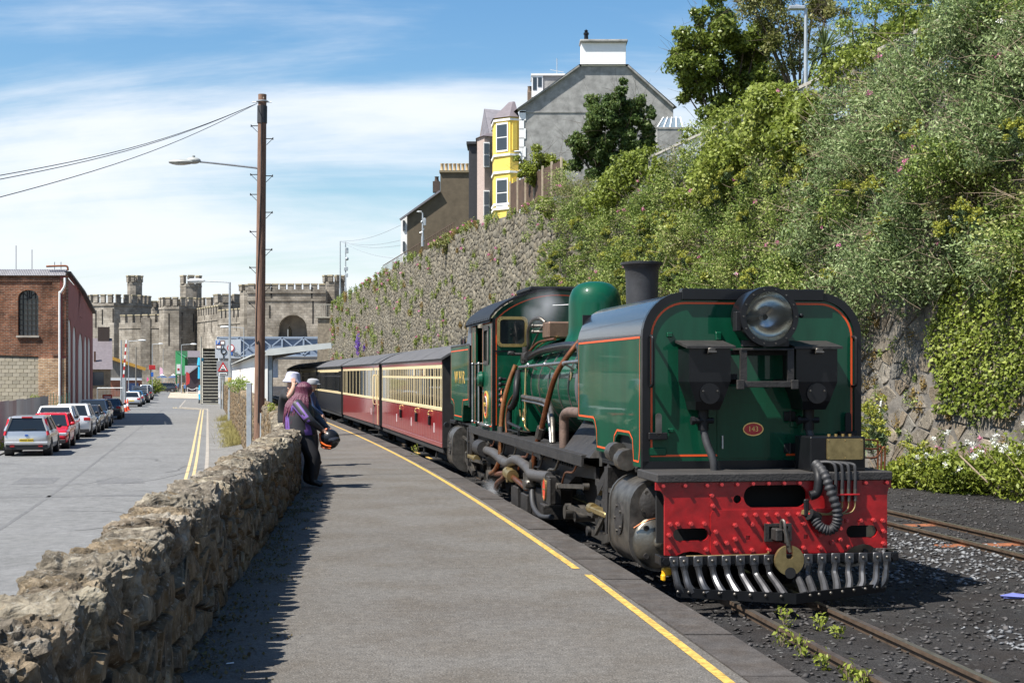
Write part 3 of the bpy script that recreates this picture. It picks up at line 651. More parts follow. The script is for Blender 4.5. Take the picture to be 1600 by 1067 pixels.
# ---- sand boxes with hoses
for s, x0, x1 in ((-1, -.665, -.275), (1, .245, .64)):
    b = B(); xm = (x0+x1)/2
    r0 = [(x0, .22), (x1, .22), (x1, .552), (x0, .552)]; r1 = [(x0+.02, .235), (x1-.02, .235), (x1-.02, .552), (x0+.02, .552)]; r2 = [(xm-.10, .30), (xm+.10, .30), (xm+.10, .552), (xm-.10, .552)]
    b.loft([[Vector((x, y, z)) for x, y in rr] for z, rr in ((2.03, r1), (1.76, r1), (1.60, [(x0+.08, .25), (x1-.08, .25), (x1-.08, .552), (x0+.08, .552)]), (1.53, r2))], 0, False)
    b.prism(circ(xm, 1.665, .085, None, 20), .236, .229)
    sb = part(b, 'sand_box', M_gloss)
    b = B(); b.add([(x0-.01, .19, 2.03), (x1+.01, .19, 2.03), (x1+.01, .55, 2.085), (x0-.01, .55, 2.085), (x0-.01, .19, 2.05), (x1+.01, .19, 2.05), (x1+.01, .55, 2.105), (x0-.01, .55, 2.105)], [(0,1,2,3),(4,5,6,7),(0,1,5,4),(1,2,6,5),(2,3,7,6),(3,0,4,7)]); part(b, 'lid', M_grimy, sb)
    b = B(); b.box(xm-.03, xm+.03, .175, .195, 2.0, 2.035, .004); b.cyl((xm-.035, .175, 2.0), (xm+.035, .175, 2.0), .012, 8); part(b, 'catch', M_dsteel, sb)
    for q in (-.06, .06): b = B(); b.sphere((xm+q*1.0, .218, 1.665+.02), .009, 6, 4); part(b, 'stud', M_dsteel, sb)
    b = B(); b.cyl((xm, .42, 1.54), (xm, .42, 1.36), .045, 12); b.cyl((xm-.09, .40, 1.44), (xm+.08, .40, 1.44), .025, 8); b.cyl((xm-.11, .40, 1.44), (xm-.08, .40, 1.44), .035, 8); part(b, 'valve', M_black, sb)
    b = B(); b.tube([(xm, .42, 1.37), (xm+.02, .38, 1.25), (xm+.06, .34, 1.12), (xm+.07, .34, 1.02)], .032, 10); part(b, 'hose', M_rubber, sb)
b = B(); b.bar((-.28, .40, 2.0), (.26, .40, 2.0), .03, .04); b.bar((-.28, .40, 1.80), (-.19, .40, 1.80), .03, .05); part(b, 'cross_bar', M_black)
# ---- footplate, beam, bolts
b = B(); b.box(-.985, .985, -.03, .60, .965, 1.035, .008); part(b, 'footplate', mat('footplate_grimy', (.035,.032,.030), .7, .1, var=.4, scale=7, bump=.3, bscale=60))
fil = lambda s: [(s*(.985-.075*math.sin(R(a))), .87+.05-.05*(1-math.cos(R(a)))-.0) for a in ()]
out = [(-.985, .965), (-.985, .905), (-.945, .90), (-.92, .87), (-.912, .83), (-.912, .39), (-.82, .385), (-.76, .41), (-.70, .418), (-.64, .41), (-.58, .385), (.60, .385), (.66, .43), (.74, .45), (.80, .44), (.84, .415), (.95, .41), (.95, .83), (.955, .87), (.965, .90), (.985, .905), (.985, .965)]
holes = [rrect(-.262, .268, .755, .935, .088, 8), circ(-.315, .825, .033, None, 16), rrect(-.845, -.555, .50, .60, .05, 6), rrect(.60, .865, .50, .60, .05, 6)]
b = B(); b.prism(out, .0, .035, holes=holes); beam = part(b, 'buffer_beam', M_red)
pp = [(-.54, .385), (-.54, .70), (-.53, .73), (-.50, .742), (.56, .742), (.575, .72), (.575, .385)]
b = B(); b.prism(pp, -.014, .0005, holes=[[(-.25, .50), (-.215, .50), (-.215, .535), (-.25, .535)], [(.235, .50), (.27, .50), (.27, .535), (.235, .535)]]); part(b, 'doubler_plate', M_red, beam)
b = B(); b.box(-.9, .9, .30, .33, .45, .95); part(b, 'backing', M_dark, beam)
bl = B(); bl.cyl((0, .002, 0), (0, -.014, 0), .020, 6, smooth=False); bl.cyl((0, -.014, 0), (0, -.030, 0), .0135, 8); bm_ = bl.mesh('bolt')
for x, z in [(-0.93,0.94),(-0.75,0.94),(-0.57,0.94),(-0.45,0.945),(-0.32,0.945),(-0.19,0.95),(-0.06,0.95),(0.07,0.95),(0.2,0.95),(0.76,0.945),(0.94,0.945),(-0.53,0.86),(-0.52,0.775),(-0.87,0.635),(-0.81,0.635),(-0.7,0.635),(-0.59,0.635),(-0.88,0.55),(-0.88,0.45),(-0.575,0.43),(-0.5,0.57),(-0.5,0.48),(-0.26,0.70),(-0.17,0.70),(-0.08,0.70),(0.01,0.70),(0.1,0.70),(0.19,0.70),(0.28,0.70),(-0.34,0.62),(-0.2,0.625),(-0.06,0.625),(0.09,0.625),(0.23,0.625),(-0.34,0.51),(-0.34,0.42),(-0.2,0.42),(-0.06,0.42),(0.23,0.43),(0.37,0.43),(0.37,0.53),(0.47,0.47),(0.54,0.58),(0.54,0.49),(0.615,0.43),(0.6,0.64),(0.72,0.64),(0.83,0.64),(0.91,0.635),(0.915,0.55),(0.915,0.45),(-0.41,0.48)]:
    inpl = -.54 < x < .575 and z < .742
    link('bolt', bm_, M_bolt, beam, loc=(x, -.015 if inpl else -.001, z))
# ---- coupling
b = B(); b.prism([(-.10, .49), (.12, .49), (.12, .63), (-.10, .63)], -.05, -.012, holes=[[(-.07, .51), (.09, .51), (.09, .61), (-.07, .61)]]); b.box(-.08, .10, -.02, -.012, .50, .62)
b.box(-.05, .01, -.16, .0, .50, .60, .01); b.box(.02, .06, -.18, .0, .48, .585, .01)
cp = part(b, 'coupling', M_grimy)
disc = circ(.035, .36, .118, None, 30)[:]; 
disc = [(x, z) for x, z in disc]
hk = [(.005, .36+.117), (.005, .40), (.015, .375), (.055, .375), (.065, .40), (.065, .36+.112)]
b = B(); ang = [R(105+i*330/27) for i in range(28)]
pd = [(.035+.118*math.cos(a), .36+.118*math.sin(a)) for a in ang if True]
pd = [p for p in pd if not (abs(p[0]-.035) < .03 and p[1] > .36)]
pd2 = pd+[(.063, .385), (.052, .372), (.018, .372), (.007, .385)]
b.prism(pd2, -.235, -.20); part(b, 'coupling_disc', M_brassd, cp)
b = B(); b.prism(circ(.04, .262, .045, None, 14), -.238, -.236); part(b, 'pin_hole', M_dark, cp)
b = B(); b.tube([(.0, -.13, .56), (.0, -.14, .655), (.012, -.17, .66), (.015, -.19, .60), (.03, -.205, .47)], .013, 8); b.bar((.02, -.18, .60), (.045, -.215, .42), .02, .03); b.cyl((.14, -.19, .36), (.14, -.23, .36), .035, 12); part(b, 'chain_link', M_dsteel, cp)
# ---- cowcatcher
CW = thing_ = bpy.data.objects.new('cowcatcher', None); COL.objects.link(CW); CW.parent = LO
b = B(); b.box(-.985, .985, -.14, -.115, .325, .395, .004); b.box(-.985, -.95, -.115, .04, .33, .40, .004); b.box(.95, .985, -.115, .04, .33, .40, .004); part(b, 'upper_bar', M_gloss, CW)
low = lambda x: -.17-.30*(1-abs(x)/.86)          # how far forward the lower bar stands
for s in (-1, 1):
    b = B(); vs = [(s*.0, low(0), .055), (s*.86, low(.86), .085), (s*.86, low(.86), .155), (0, low(0), .135), (0, low(0)+.025, .055), (s*.86, low(.86)+.025, .085), (s*.86, low(.86)+.025, .155), (0, low(0)+.025, .135)]
    b.add(vs, [(0,1,2,3),(4,5,6,7),(0,1,5,4),(1,2,6,5),(2,3,7,6),(3,0,4,7)]); part(b, 'lower_bar', M_gloss, CW)
xs = [-.80, -.685, -.57, -.455, -.34, -.225, -.11, .135, .22, .335, .45, .565, .68, .80]
for i, x in enumerate([-.88]+xs+[.88]):
    xl = x*.97; yl = low(min(abs(xl), .86)); zl = .11+.02*abs(xl)
    b = B(); b.box(x-.036, x+.036, -.156, -.14, .315, .398, .003)
    d = .035*(-1 if x > 0 else 1); xc = min(max(xl+d, -.85), .85)
    b.tube([(x, -.145, .325), (x+d*.15, -.15, .29), (x+d*.4, -.16, .24), (x+d*.8, (yl-.16)*.5, .175), (xc, yl+.02, zl)], [.036, .026, .026, .030, .036], 8)
    part(b, 'bar', mat('worn_guard_steel', (.10,.10,.105), .42, .7, var=.4, scale=9), CW)
    for (q, yy, zz_) in ((x, -.158, .36), (xl, yl-.002, zl)):
        bb = B(); bb.sphere((q, yy, zz_), .014, 8, 6); part(bb, 'rivet', M_dsteel, CW)
for s in (-1, 1):
    bb = B(); bb.cyl((s*.945, -.14, .36), (s*.945, -.165, .36), .03, 6); part(bb, 'bolt_head', M_gloss, CW)
b = B(); b.box(-.95, -.88, -.09, -.03, .24, .30, .01); b.box(-.96, -.93, -.10, -.04, .20, .25, .008); part(b, 'yellow_lubricator', mat('yellow_enamel', (.75,.38,.01), .4, var=.2), CW)
# ---- box with brass plate, hoses and copper lines on the beam
b = B(); b.box(.32, .79, .06, .42, 1.035, 1.315, .008); bx = part(b, 'control_box', M_gloss)
b = B(); b.prism(rrect(.455, .765, 1.13, 1.30, .012), .045, .0585); part(b, 'brass_plate', M_brassd, bx)
for (x, z) in ((.47, 1.145), (.75, 1.145), (.47, 1.285), (.75, 1.285), (.61, 1.145), (.61, 1.285)): b = B(); b.sphere((x, .045, z), .006, 6, 4); part(b, 'screw', M_brass, bx)
for i in range(4): b = B(); b.cyl((.5+i*.06, .12, 1.315), (.5+i*.06, .12, 1.335), .014, 8); part(b, 'nut', M_brass, bx)
def ribbed(pts, r, name, k=14):
    bb = B(); n0 = len(pts)
    pv = [Vector(p) for p in pts]; dense = []
    for i in range(n0-1):
        a, b_, c_, d = pv[max(i-1,0)], pv[i], pv[i+1], pv[min(i+2,n0-1)]
        for t in range(k): t = t/k; dense.append(.5*((2*b_)+(c_-a)*t+(2*a-5*b_+4*c_-d)*t*t+(3*b_-a-3*c_+d)*t**3))
    bb.tube(dense, [r*(1.0 if (i//2) % 2 else .82) for i in range(len(dense))], 12, k=1); return part(bb, name, M_rubber)
ribbed([(.36, .06, 1.10), (.385, -.06, 1.03), (.42, -.11, .90), (.47, -.13, .74), (.47, -.12, .63), (.42, -.10, .575), (.35, -.08, .60), (.31, -.05, .66)], .042, 'brake_hose')
b = B(); b.tube([(.36, .05, 1.08), (.345, -.05, 1.0), (.335, -.07, .92), (.32, -.07, .87), (.27, -.065, .85)], .038, 10); b.cyl((.35, -.02, .66), (.27, -.04, .70), .05, 10); part(b, 'vacuum_pipe', M_black)
b = B(); b.box(.47, .70, -.045, .0, .845, .86, .003); part(b, 'pipe_bracket', M_red)
for i in range(4):
    x = .50+i*.055
    b = B(); b.tube([(.40+.02*i, .06, 1.11), (x-.03, -.0, 1.11-.004*i), (x, -.025, 1.06), (x, -.025, .90)], .014, 8); part(b, 'flexible_pipe', M_rubber)
    b = B(); b.cyl((x, -.025, .90), (x, -.025, .80), .016, 8); part(b, 'pipe_union', M_dsteel)
    b = B(); b.tube([(x, -.025, .80), (x-.01, -.03, .74), (x-.08, -.035, .70), (.30, -.03, .72-.008*i), (.10, .02, .74-.01*i), (-.15, .04, .735-.01*i)], .006, 6); part(b, 'copper_line', M_brassd)
b = B(); b.box(.235, .275, -.03, .0, .68, .82, .008); part(b, 'pipe_clip', M_black)
b = B(); b.tube([(-.75, -.04, .385), (-.4, -.08, .39), (-.12, -.10, .395), (-.08, -.06, .41)], .007, 6); part(b, 'copper_line', M_brassd)
for i in range(3): b = B(); b.tube([(.80, .30, 1.28-.07*i), (.98, .30, 1.27-.07*i), (1.0+.03*i, .30, 1.22), (1.0+.03*i, .30, 1.03)], .008, 6); part(b, 'copper_line', M_copper)
# ---- cylinders (both ends, both sides)
def cylinder_set(y0, y1, yf, side):
    xc = side*.83; b = B(); sec = []
    prof = [(xc+side*.0+.245*math.cos(R(a)), .45+.245*math.sin(R(a))) for a in range(180, 361, 15)]
    prof += [(xc+.235*math.cos(R(a)), .735+.215*math.sin(R(a))) for a in range(0, 181, 15)]
    b.prism(prof, y0, y1, smooth=True); c = part(b, 'cylinder', M_dsteel)
    for y in (y0, y1):
        b = B(); pr = [(xc+(x-xc)*1.045, .59+(z-.59)*1.03) for x, z in prof]; b.prism(pr, y-.018, y+.018, smooth=True); part(b, 'flange', M_dsteel, c)
    d = -1 if yf < y1 and yf <= y0 else 1; ye = y0 if d < 0 else y1
    b = B(); b.lathe((xc, ye, .44), [(.225, .012), (.222, .03), (.20, .05), (.10, .075), (.062, .08), (.06, .105), (.045, .12), (.001, .125)], (0, d, 0), 28); part(b, 'cylinder_cover', mat('cover_steel', (.27,.25,.21), .36, .9, var=.45, scale=7, bump=.1), c)
    b = B(); b.lathe((xc, ye, .755), [(.17, .012), (.165, .035), (.12, .06), (.001, .062)], (0, d, 0), 22); part(b, 'valve_cover', M_grimy, c)
    for a in range(0, 360, 60):
        b = B(); p = (xc+.145*math.cos(R(a+20)), ye+d*.03, .755+.145*math.sin(R(a+20))); b.cyl(p, (p[0], p[1]+d*.02, p[2]), .018, 6); part(b, 'nut', M_dsteel, c)
    for z in (.33, .56):
        b = B(); b.cyl((xc-side*-.12, ye+d*.04, z), (xc-side*-.12, ye+d*.075, z), .024, 8); part(b, 'relief_valve', M_grimy, c)
    b = B(); b.cyl((side*1.065, (y0+y1)/2, .60), (side*1.085, (y0+y1)/2, .60), .14, 20); part(b, 'side_cover', M_grimy, c)
    for a in range(0, 360, 72):
        b = B(); p = Vector((side*1.085, (y0+y1)/2+.11*math.cos(R(a)), .60+.11*math.sin(R(a)))); b.cyl(p, p+Vector((side*.015, 0, 0)), .014, 6); part(b, 'nut', M_dsteel, c)
    for y in (y0+.2, y0+.38): b = B(); b.cyl((xc-side*.0, y, .92), (xc+side*.04, y, 1.01), .05, 10); b.cyl((xc+side*.04, y, 1.0), (xc+side*.045, y, 1.03), .062, 8); part(b, 'relief_cap', M_grimy, c)
    b = B(); b.tube([(xc+side*.22, ye+d*.05, .56), (xc+side*.10, ye+d*.09, .63), (xc-side*.15, ye+d*.06, .66)], .008, 6); part(b, 'copper_line', M_copper, c)
for s in (-1, 1):
    cylinder_set(.50, 1.22, .4, s); cylinder_set(12.7, 13.4, 14, s)
# ---- engine units: frames, wheels, motion
def engine_unit(u0, d):                       # u0: beam position, d: +1 runs back from the front, -1 from the rear
    y = lambda t: u0+d*t
    for s in (-1, 1):
        b = B(); b.prism([(y(.05), .95), (y(4.6), .95), (y(4.6), .55), (y(4.2), .38), (y(1.3), .38), (y(1.1), .55), (y(.05), .6)], s*.56, s*.60, 'x'); part(b, 'frame_plate', M_black)
        for t in (1.55, 2.35, 3.15):
            b = B(); b.lathe((s*.34, y(t), .42), [(.30, 0), (.42, 0), (.43, .02), (.42, .10), (.38, .11), (.30, .10), (.30, .0)], (s, 0, 0), 28); b.cyl((s*.35, y(t), .42), (s*.40, y(t), .42), .31, 24); part(b, 'driving_wheel', M_grimy)
            b = B(); b.lathe((s*.64, y(t), .42), [(.001, .0), (.19, 0), (.20, .02), (.20, .09), (.18, .10), (.001, .10)], (s, 0, 0), 20)
            b.box(min(s*.64, s*.74), max(s*.64, s*.74), y(t)-.07, y(t)+.07, .18, .42, .02); b.cyl((s*.74, y(t), .24), (s*.86, y(t), .24), .05, 10); part(b, 'crank', M_grimy)
        b = B(); b.bar((s*.80, y(1.5), .24), (s*.80, y(3.2), .24), .04, .09); part(b, 'coupling_rod', M_dsteel)
        b = B(); b.bar((s*.87, y(1.35), .44), (s*.87, y(2.35), .24), .04, .08); part(b, 'connecting_rod', M_dsteel)
        b = B(); b.bar((s*.84, y(1.25), .53), (s*.84, y(2.0), .53), .05, .04); b.bar((s*.84, y(1.25), .36), (s*.84, y(2.0), .36), .05, .03); b.box(min(s*.80, s*.90), max(s*.80, s*.90), min(y(1.42), y(1.62)), max(y(1.42), y(1.62)), .36, .54, .01); part(b, 'slide_bar', M_dsteel)
        b = B(); b.prism([(y(2.0), .34), (y(2.07), .34), (y(2.10), .96), (y(1.95), .96)], s*.60, s*.92, 'x'); b.bar((s*.88, y(2.0), .95), (s*.88, y(2.5), .70), .04, .10); b.bar((s*.88, y(1.9), .70), (s*.88, y(2.6), .78), .03, .06); part(b, 'motion_bracket', M_grimy)
        b = B(); b.tube([(s*.86, y(2.15), .90), (s*.87, y(2.22), .72), (s*.87, y(2.2), .55), (s*.87, y(2.12), .42)], .04, 8); part(b, 'expansion_link', M_grimy)
        b = B(); b.bar((s*.90, y(1.3), .78), (s*.90, y(2.1), .74), .025, .04); b.bar((s*.90, y(1.55), .76), (s*.90, y(1.5), .35), .025, .04); b.bar((s*.89, y(2.2), .5), (s*.89, y(2.6), .28), .03, .05); part(b, 'valve_rod', M_dsteel)
        b = B(); b.box(min(s*.82, s*.93), max(s*.82, s*.93), min(y(2.05), y(2.75)), max(y(2.05), y(2.75)), .475, .53, .01); b.cyl((s*.88, y(2.72), .50), (s*.88, y(2.86), .50), .055, 10); part(b, 'return_crank', M_brassd)
        b = B(); b.box(min(s*.58, s*.90), max(s*.58, s*.90), min(y(1.2), y(2.3)), max(y(1.2), y(2.3)), .985, 1.02, .004); part(b, 'valance', M_black)
        for t in (.95, 3.95):
            b = B(); b.lathe((s*.34, y(t), .29), [(.001, 0), (.28, 0), (.30, .02), (.29, .10), (.25, .11), (.001, .10)], (s, 0, 0), 24); b.box(min(s*.46, s*.54), max(s*.46, s*.54), y(t)-.12, y(t)+.12, .18, .42, .02); part(b, 'pony_wheel', M_grimy)
        b = B(); b.prism([(y(1.72), .10), (y(1.86), .16), (y(1.88), .50), (y(1.74), .52), (y(1.66), .32)], s*.60, s*.64, 'x'); part(b, 'brake_hanger', M_grimy)
        b = B(); b.cyl((s*.60, y(4.1), .34), (s*.90, y(4.1), .34), .075, 14); b.cyl((s*.60, y(3.75), .33), (s*.86, y(3.75), .33), .06, 12); part(b, 'axle_end', M_dsteel)
    for t in (1.55, 2.35, 3.15, .95, 3.95): b = B(); b.cyl((-.6, y(t), .42 if t in (1.55, 2.35, 3.15) else .29), (.6, y(t), .42 if t in (1.55, 2.35, 3.15) else .29), .06, 10); part(b, 'axle', M_grimy)
engine_unit(.0, 1); engine_unit(14.0, -1)
# lifting gear seen in the tank cut-out
b = B(); b.cyl((-.93, 1.05, 1.10), (-.93, 1.40, 1.10), .075, 12); b.cyl((-.97, 1.32, 1.13), (-.97, 1.50, 1.13), .09, 12); b.cyl((-.97, 1.0, 1.08), (-.97, 1.16, 1.08), .09, 12); part(b, 'lubricator', M_dsteel)
b = B(); b.cyl((-.90, 2.3, .95), (-.90, 2.3, 1.25), .022, 8); b.cyl((-.90, 2.3, 1.22), (-.90, 2.3, 1.29), .034, 8); part(b, 'stanchion', M_dsteel)
# ---- smokebox, boiler, firebox
ZC = 1.68; RB = .60
b = B(); b.lathe((0, 3.45, ZC), [(.001, 0), (RB+.02, 0), (RB+.04, .02), (RB+.04, 1.36), (RB+.02, 1.40)], (0, 1, 0), 48); part(b, 'smokebox', M_smokebox)
bo = B(); bo.lathe((0, 4.85, ZC), [(RB, 0), (RB, 3.0)], (0, 1, 0), 56); boil = part(bo, 'boiler', M_green)
for y in (4.86, 5.35, 5.95, 6.6, 7.25, 7.84):
    b = B(); b.lathe((0, y-.022, ZC), [(RB+.002, 0), (RB+.010, .003), (RB+.010, .041), (RB+.002, .044)], (0, 1, 0), 56); part(b, 'boiler_band', M_dsteel if y > 4.9 else M_brassd, boil)
pts = [(-.66, 1.06), (-.66, 1.75)]+[(-.66*math.cos(R(a)), 1.72+.60*math.sin(R(a))) for a in range(10, 171, 10)]+[(.66, 1.75), (.66, 1.06)]
b = B(); b.prism(pts, 7.85, 9.0, smooth=True); fb = part(b, 'firebox', M_green)
for (y, z, r) in ((8.0, 1.26, .07), (7.95, 1.50, .05)):
    b = B(); b.lathe((-.662, y, z), [(r*1.45, 0), (r*1.5, .012), (r*1.1, .02), (r, .01), (r*.9, -.02)], (-1, 0, 0), 20); b.cyl((-.664, y, z), (-.668, y, z), r*.9, 16, 1); part(b, 'mudhole_ring', [M_brass, M_dark], fb)
b = B(); b.lathe((-RB*.97, 5.25, 1.80), [(.05, 0), (.052, .015), (.02, .02)], (-1, 0, .1), 14); part(b, 'washout_plug', M_brass, boil)
b = B(); b.lathe((-RB*.94, 7.45, 1.45), [(.05, 0), (.052, .015), (.02, .02)], (-1, 0, -.3), 14); part(b, 'washout_plug', M_brass, boil)
# smokebox saddle and chimney, dome
b = B(); b.add([(-.92, 2.75, 1.0), (-.92, 4.1, 1.0), (-.52, 4.6, 1.38), (-.52, 3.15, 1.38), (.92, 2.75, 1.0), (.92, 4.1, 1.0), (.52, 4.6, 1.38), (.52, 3.15, 1.38)], [(0,1,2,3),(4,5,6,7),(0,3,7,4),(1,2,6,5),(3,2,6,7),(0,1,5,4)]); part(b, 'saddle', M_grimy)
b = B(); b.box(-.66, -.48, 3.2, 4.5, 1.33, 1.41, .01); part(b, 'saddle_flange', M_black)
for i in range(9): b = B(); b.sphere((-.665, 3.28+i*.14, 1.37), .02, 6, 5); part(b, 'rivet', M_black)
b = B(); b.lathe((0, 4.26, 2.22), [(.27, 0), (.22, .06), (.178, .14), (.172, .25), (.178, .62), (.185, .74), (.205, .785), (.232, .80), (.235, .825), (.20, .83), (.17, .80), (.165, .3)], (0, 0, 1), 40); part(b, 'chimney', mat('chimney_black', (.035,.035,.038), .5, .1, var=.3, scale=6, bump=.1))
b = B(); b.lathe((0, 6.62, 2.18), [(.42, 0), (.375, .07), (.342, .15), (.335, .25), (.335, .52), (.322, .62), (.285, .71), (.21, .775), (.11, .805), (.001, .81)], (0, 0, 1), 44); part(b, 'dome', M_green)
# ---- running boards and boiler cradle
for s in (-1, 1):
    b = B(); b.box(min(s*.66, s*.96), max(s*.66, s*.96), 2.95, 11.5, .985, 1.02, .004); b.box(min(s*.93, s*.96), max(s*.93, s*.96), 2.95, 11.5, .90, .985, .003); part(b, 'running_board', M_grimy)
    b = B(); b.prism([(2.9, .90), (11.4, .90), (11.4, .72), (10.4, .50), (4.9, .50), (4.3, .62), (3.9, .74), (2.9, .78)], s*.78, s*.82, 'x'); part(b, 'cradle', M_black)
    for i in range(9): b = B(); b.sphere((s*.825, 4.05+i*.13, .84), .018, 6, 5); part(b, 'rivet', M_black)
# ---- pipes down the side
def pipe(pts, r, m, name='pipe', n=10): b = B(); b.tube(pts, r, n); return part(b, name, m)
pipe([(-.28, 4.9, 2.40), (-.42, 5.1, 2.30), (-.60, 5.2, 2.08), (-.74, 5.3, 1.85), (-.80, 5.45, 1.60), (-.84, 5.65, 1.28), (-.86, 5.75, 1.12), (-.88, 5.85, 1.0), (-.90, 5.95, .80), (-.9, 6.1, .5)], .034, M_copper)
b = B(); b.cyl((-.855, 5.7, 1.19), (-.87, 5.78, 1.07), .055, 8); part(b, 'pipe_union', M_dsteel)
pipe([(-.52, 8.5, 2.02), (-.55, 8.1, 2.06), (-.53, 7.4, 2.13), (-.50, 6.4, 2.16), (-.50, 5.6, 2.16), (-.52, 5.05, 2.13), (-.58, 4.7, 2.03), (-.62, 4.55, 1.9)], .055, M_gloss, 'steam_pipe')
b = B(); b.box(-.62, -.46, 8.3, 8.62, 1.96, 2.12, .02); b.cyl((-.55, 8.45, 2.05), (-.55, 8.20, 2.06), .085, 12); b.cyl((-.56, 8.5, 1.80), (-.56, 8.5, 2.2), .05, 10); b.cyl((-.75, 8.55, 2.10), (-.45, 8.55, 2.10), .022, 8); b.box(-.80, -.72, 8.5, 8.6, 2.09, 2.14, .01); part(b, 'steam_manifold', M_grimy)
pipe([(-.66, 8.45, 1.92), (-.68, 7.0, 1.935), (-.68, 5.6, 1.95), (-.68, 4.3, 1.965)], .02, M_steel, 'handrail')
for y in (7.6, 6.4, 5.2, 4.3):
    b = B(); b.cyl((-.68, y, 1.945), (-.56, y, 1.88), .014, 8); b.sphere((-.68, y, 1.945), .03, 8, 6); part(b, 'handrail_stanchion', M_steel)
pipe([(-.67, 8.1, 1.52), (-.69, 7.4, 1.51), (-.70, 6.6, 1.50), (-.71, 6.15, 1.48), (-.73, 5.75, 1.40), (-.76, 5.5, 1.25), (-.78, 5.35, 1.02)], .032, M_dsteel)
pipe([(-.67, 8.1, 1.47), (-.70, 6.6, 1.45), (-.73, 6.0, 1.40), (-.76, 5.7, 1.25), (-.78, 5.5, 1.02)], .018, M_steel)
pipe([(-.80, 3.3, 1.42), (-.82, 3.8, 1.42), (-.84, 4.2, 1.41), (-.85, 4.34, 1.36), (-.85, 4.36, 1.26), (-.85, 4.36, 1.02)], .054, mat('rusty_brown_pipe', (.16,.105,.08), .6, .3, var=.4, scale=9, bump=.2), 'exhaust_pipe', 14)
pipe([(-.70, 8.5, 1.95), (-.78, 8.55, 1.72), (-.84, 8.6, 1.48), (-.87, 8.62, 1.30), (-.89, 8.62, 1.0), (-.90, 8.60, .62)], .036, mat('bright_copper', (.50,.21,.09), .3, .9, var=.4, scale=9))
b = B(); b.cyl((-.89, 8.62, 1.10), (-.89, 8.62, 1.0), .05, 10); part(b, 'pipe_union', M_dsteel)
pipe([(-.66, 8.5, 1.86), (-.72, 8.3, 1.70), (-.74, 8.25, 1.50), (-.76, 8.4, 1.38), (-.78, 8.55, 1.35), (-.79, 8.55, 1.2), (-.79, 8.55, 1.0)], .045, M_black)
pipe([(-.72, 8.3, 1.6), (-.80, 8.5, 1.42), (-.83, 8.55, 1.2), (-.83, 8.5, 1.02)], .016, M_copper)
pipe([(-.66, 7.9, 1.95), (-.68, 7.85, 1.60), (-.68, 7.85, 1.2), (-.69, 7.8, 1.12), (-.69, 7.5, 1.08)], .012, M_brass)
pipe([(-.68, 8.3, 1.35), (-.70, 8.1, 1.25)], .012, M_brass)
b = B(); b.box(-.86, -.70, 7.3, 8.3, 1.06, 1.075, .003); b.bar((-.86, 7.3, 1.02), (-.86, 7.3, 1.09), .03, .03); b.tube([(-.84, 7.2, 1.12), (-.84, 8.2, 1.16), (-.8, 8.4, 1.18)], .022, 8); part(b, 'injector_rack', M_black)
for i in range(6): b = B(); b.sphere((-.86, 8.86, 1.38+i*.075), .035, 8, 6); b.cyl((-.78, 8.86, 1.38+i*.075), (-.86, 8.86, 1.38+i*.075), .02, 8); part(b, 'lubricator_cap', M_black)
for i in range(3): pipe([(-.84, 8.8, 1.62-i*.1), (-.87, 8.7, 1.60-i*.1), (-.88, 8.66, 1.54-i*.1)], .009, M_copper)
# turbo-generator and safety valves before the cab
b = B(); b.box(-.42, -.06, 7.55, 8.0, 2.30, 2.52, .02); gen = part(b, 'feed_box', mat('bronze_box', (.20,.125,.085), .5, .55, var=.4, scale=7, bump=.1))
pipe([(-.50, 8.6, 2.20), (-.52, 8.5, 2.42), (-.50, 8.3, 2.56), (-.44, 8.1, 2.58), (-.38, 8.0, 2.52)], .03, M_dsteel)
pipe([(-.52, 8.5, 2.10), (-.48, 8.2, 2.30), (-.44, 8.0, 2.44), (-.40, 7.98, 2.50)], .014, M_dsteel)
pipe([(-.55, 8.5, 2.08), (-.50, 8.2, 2.20), (-.46, 7.9, 2.26), (-.40, 7.2, 2.28)], .02, M_copper)
pipe([(-.48, 8.5, 2.10), (-.40, 8.1, 2.24), (-.30, 7.5, 2.32)], .012, M_brass)
for (y, z) in ((8.0, 2.40), (8.0, 2.48)): b = B(); b.cyl((-.52, y+.1, z), (-.40, y, z), .02, 8); b.sphere((-.53, y+.1, z), .028, 8, 6); part(b, 'valve_wheel', M_dsteel)
b = B(); b.lathe((-.25, 5.75, 2.26), [(.08, 0), (.08, .06), (.05, .08), (.05, .14), (.02, .16)], (0, 0, 1), 12); part(b, 'safety_valve', M_grimy)
b = B(); b.tube([(-.1, 8.9, 2.80), (-.1, 7.9, 2.76), (-.05, 6.9, 2.74)], .006, 6); part(b, 'whistle_cord', M_white)
# ---- under the running board
pipe([(-.90, 10.1, .70), (-.90, 9.3, .70), (-.90, 8.9, .68), (-.90, 8.4, .64), (-.90, 7.9, .63), (-.90, 7.45, .70), (-.90, 7.0, .72), (-.90, 6.4, .67), (-.92, 6.0, .62), (-.92, 5.7, .62), (-.9, 4.9, .66)], .066, mat('lagged_pipe', (.075,.07,.067), .55, .2, var=.3, scale=8, bump=.1), 'steam_pipe', 14)
b = B(); b.cyl((-.93, 9.9, .72), (-.93, 10.5, .72), .12, 14); part(b, 'reservoir', M_grimy)
b = B(); b.prism(circ(4.95, .52, .085, .125, 24), -.965, -.95, 'x'); ov = part(b, 'works_plate', mat('works_plate_red', (.55,.045,.02), .4, var=.1))
b = B(); b.prism(circ(4.95, .52, .088, .128, 24), -.968, -.95, 'x', holes=[circ(4.95, .52, .076, .114, 24)]); b.box(-.968, -.96, 4.88, 5.02, .515, .53); part(b, 'plate_rim', M_brass, ov)
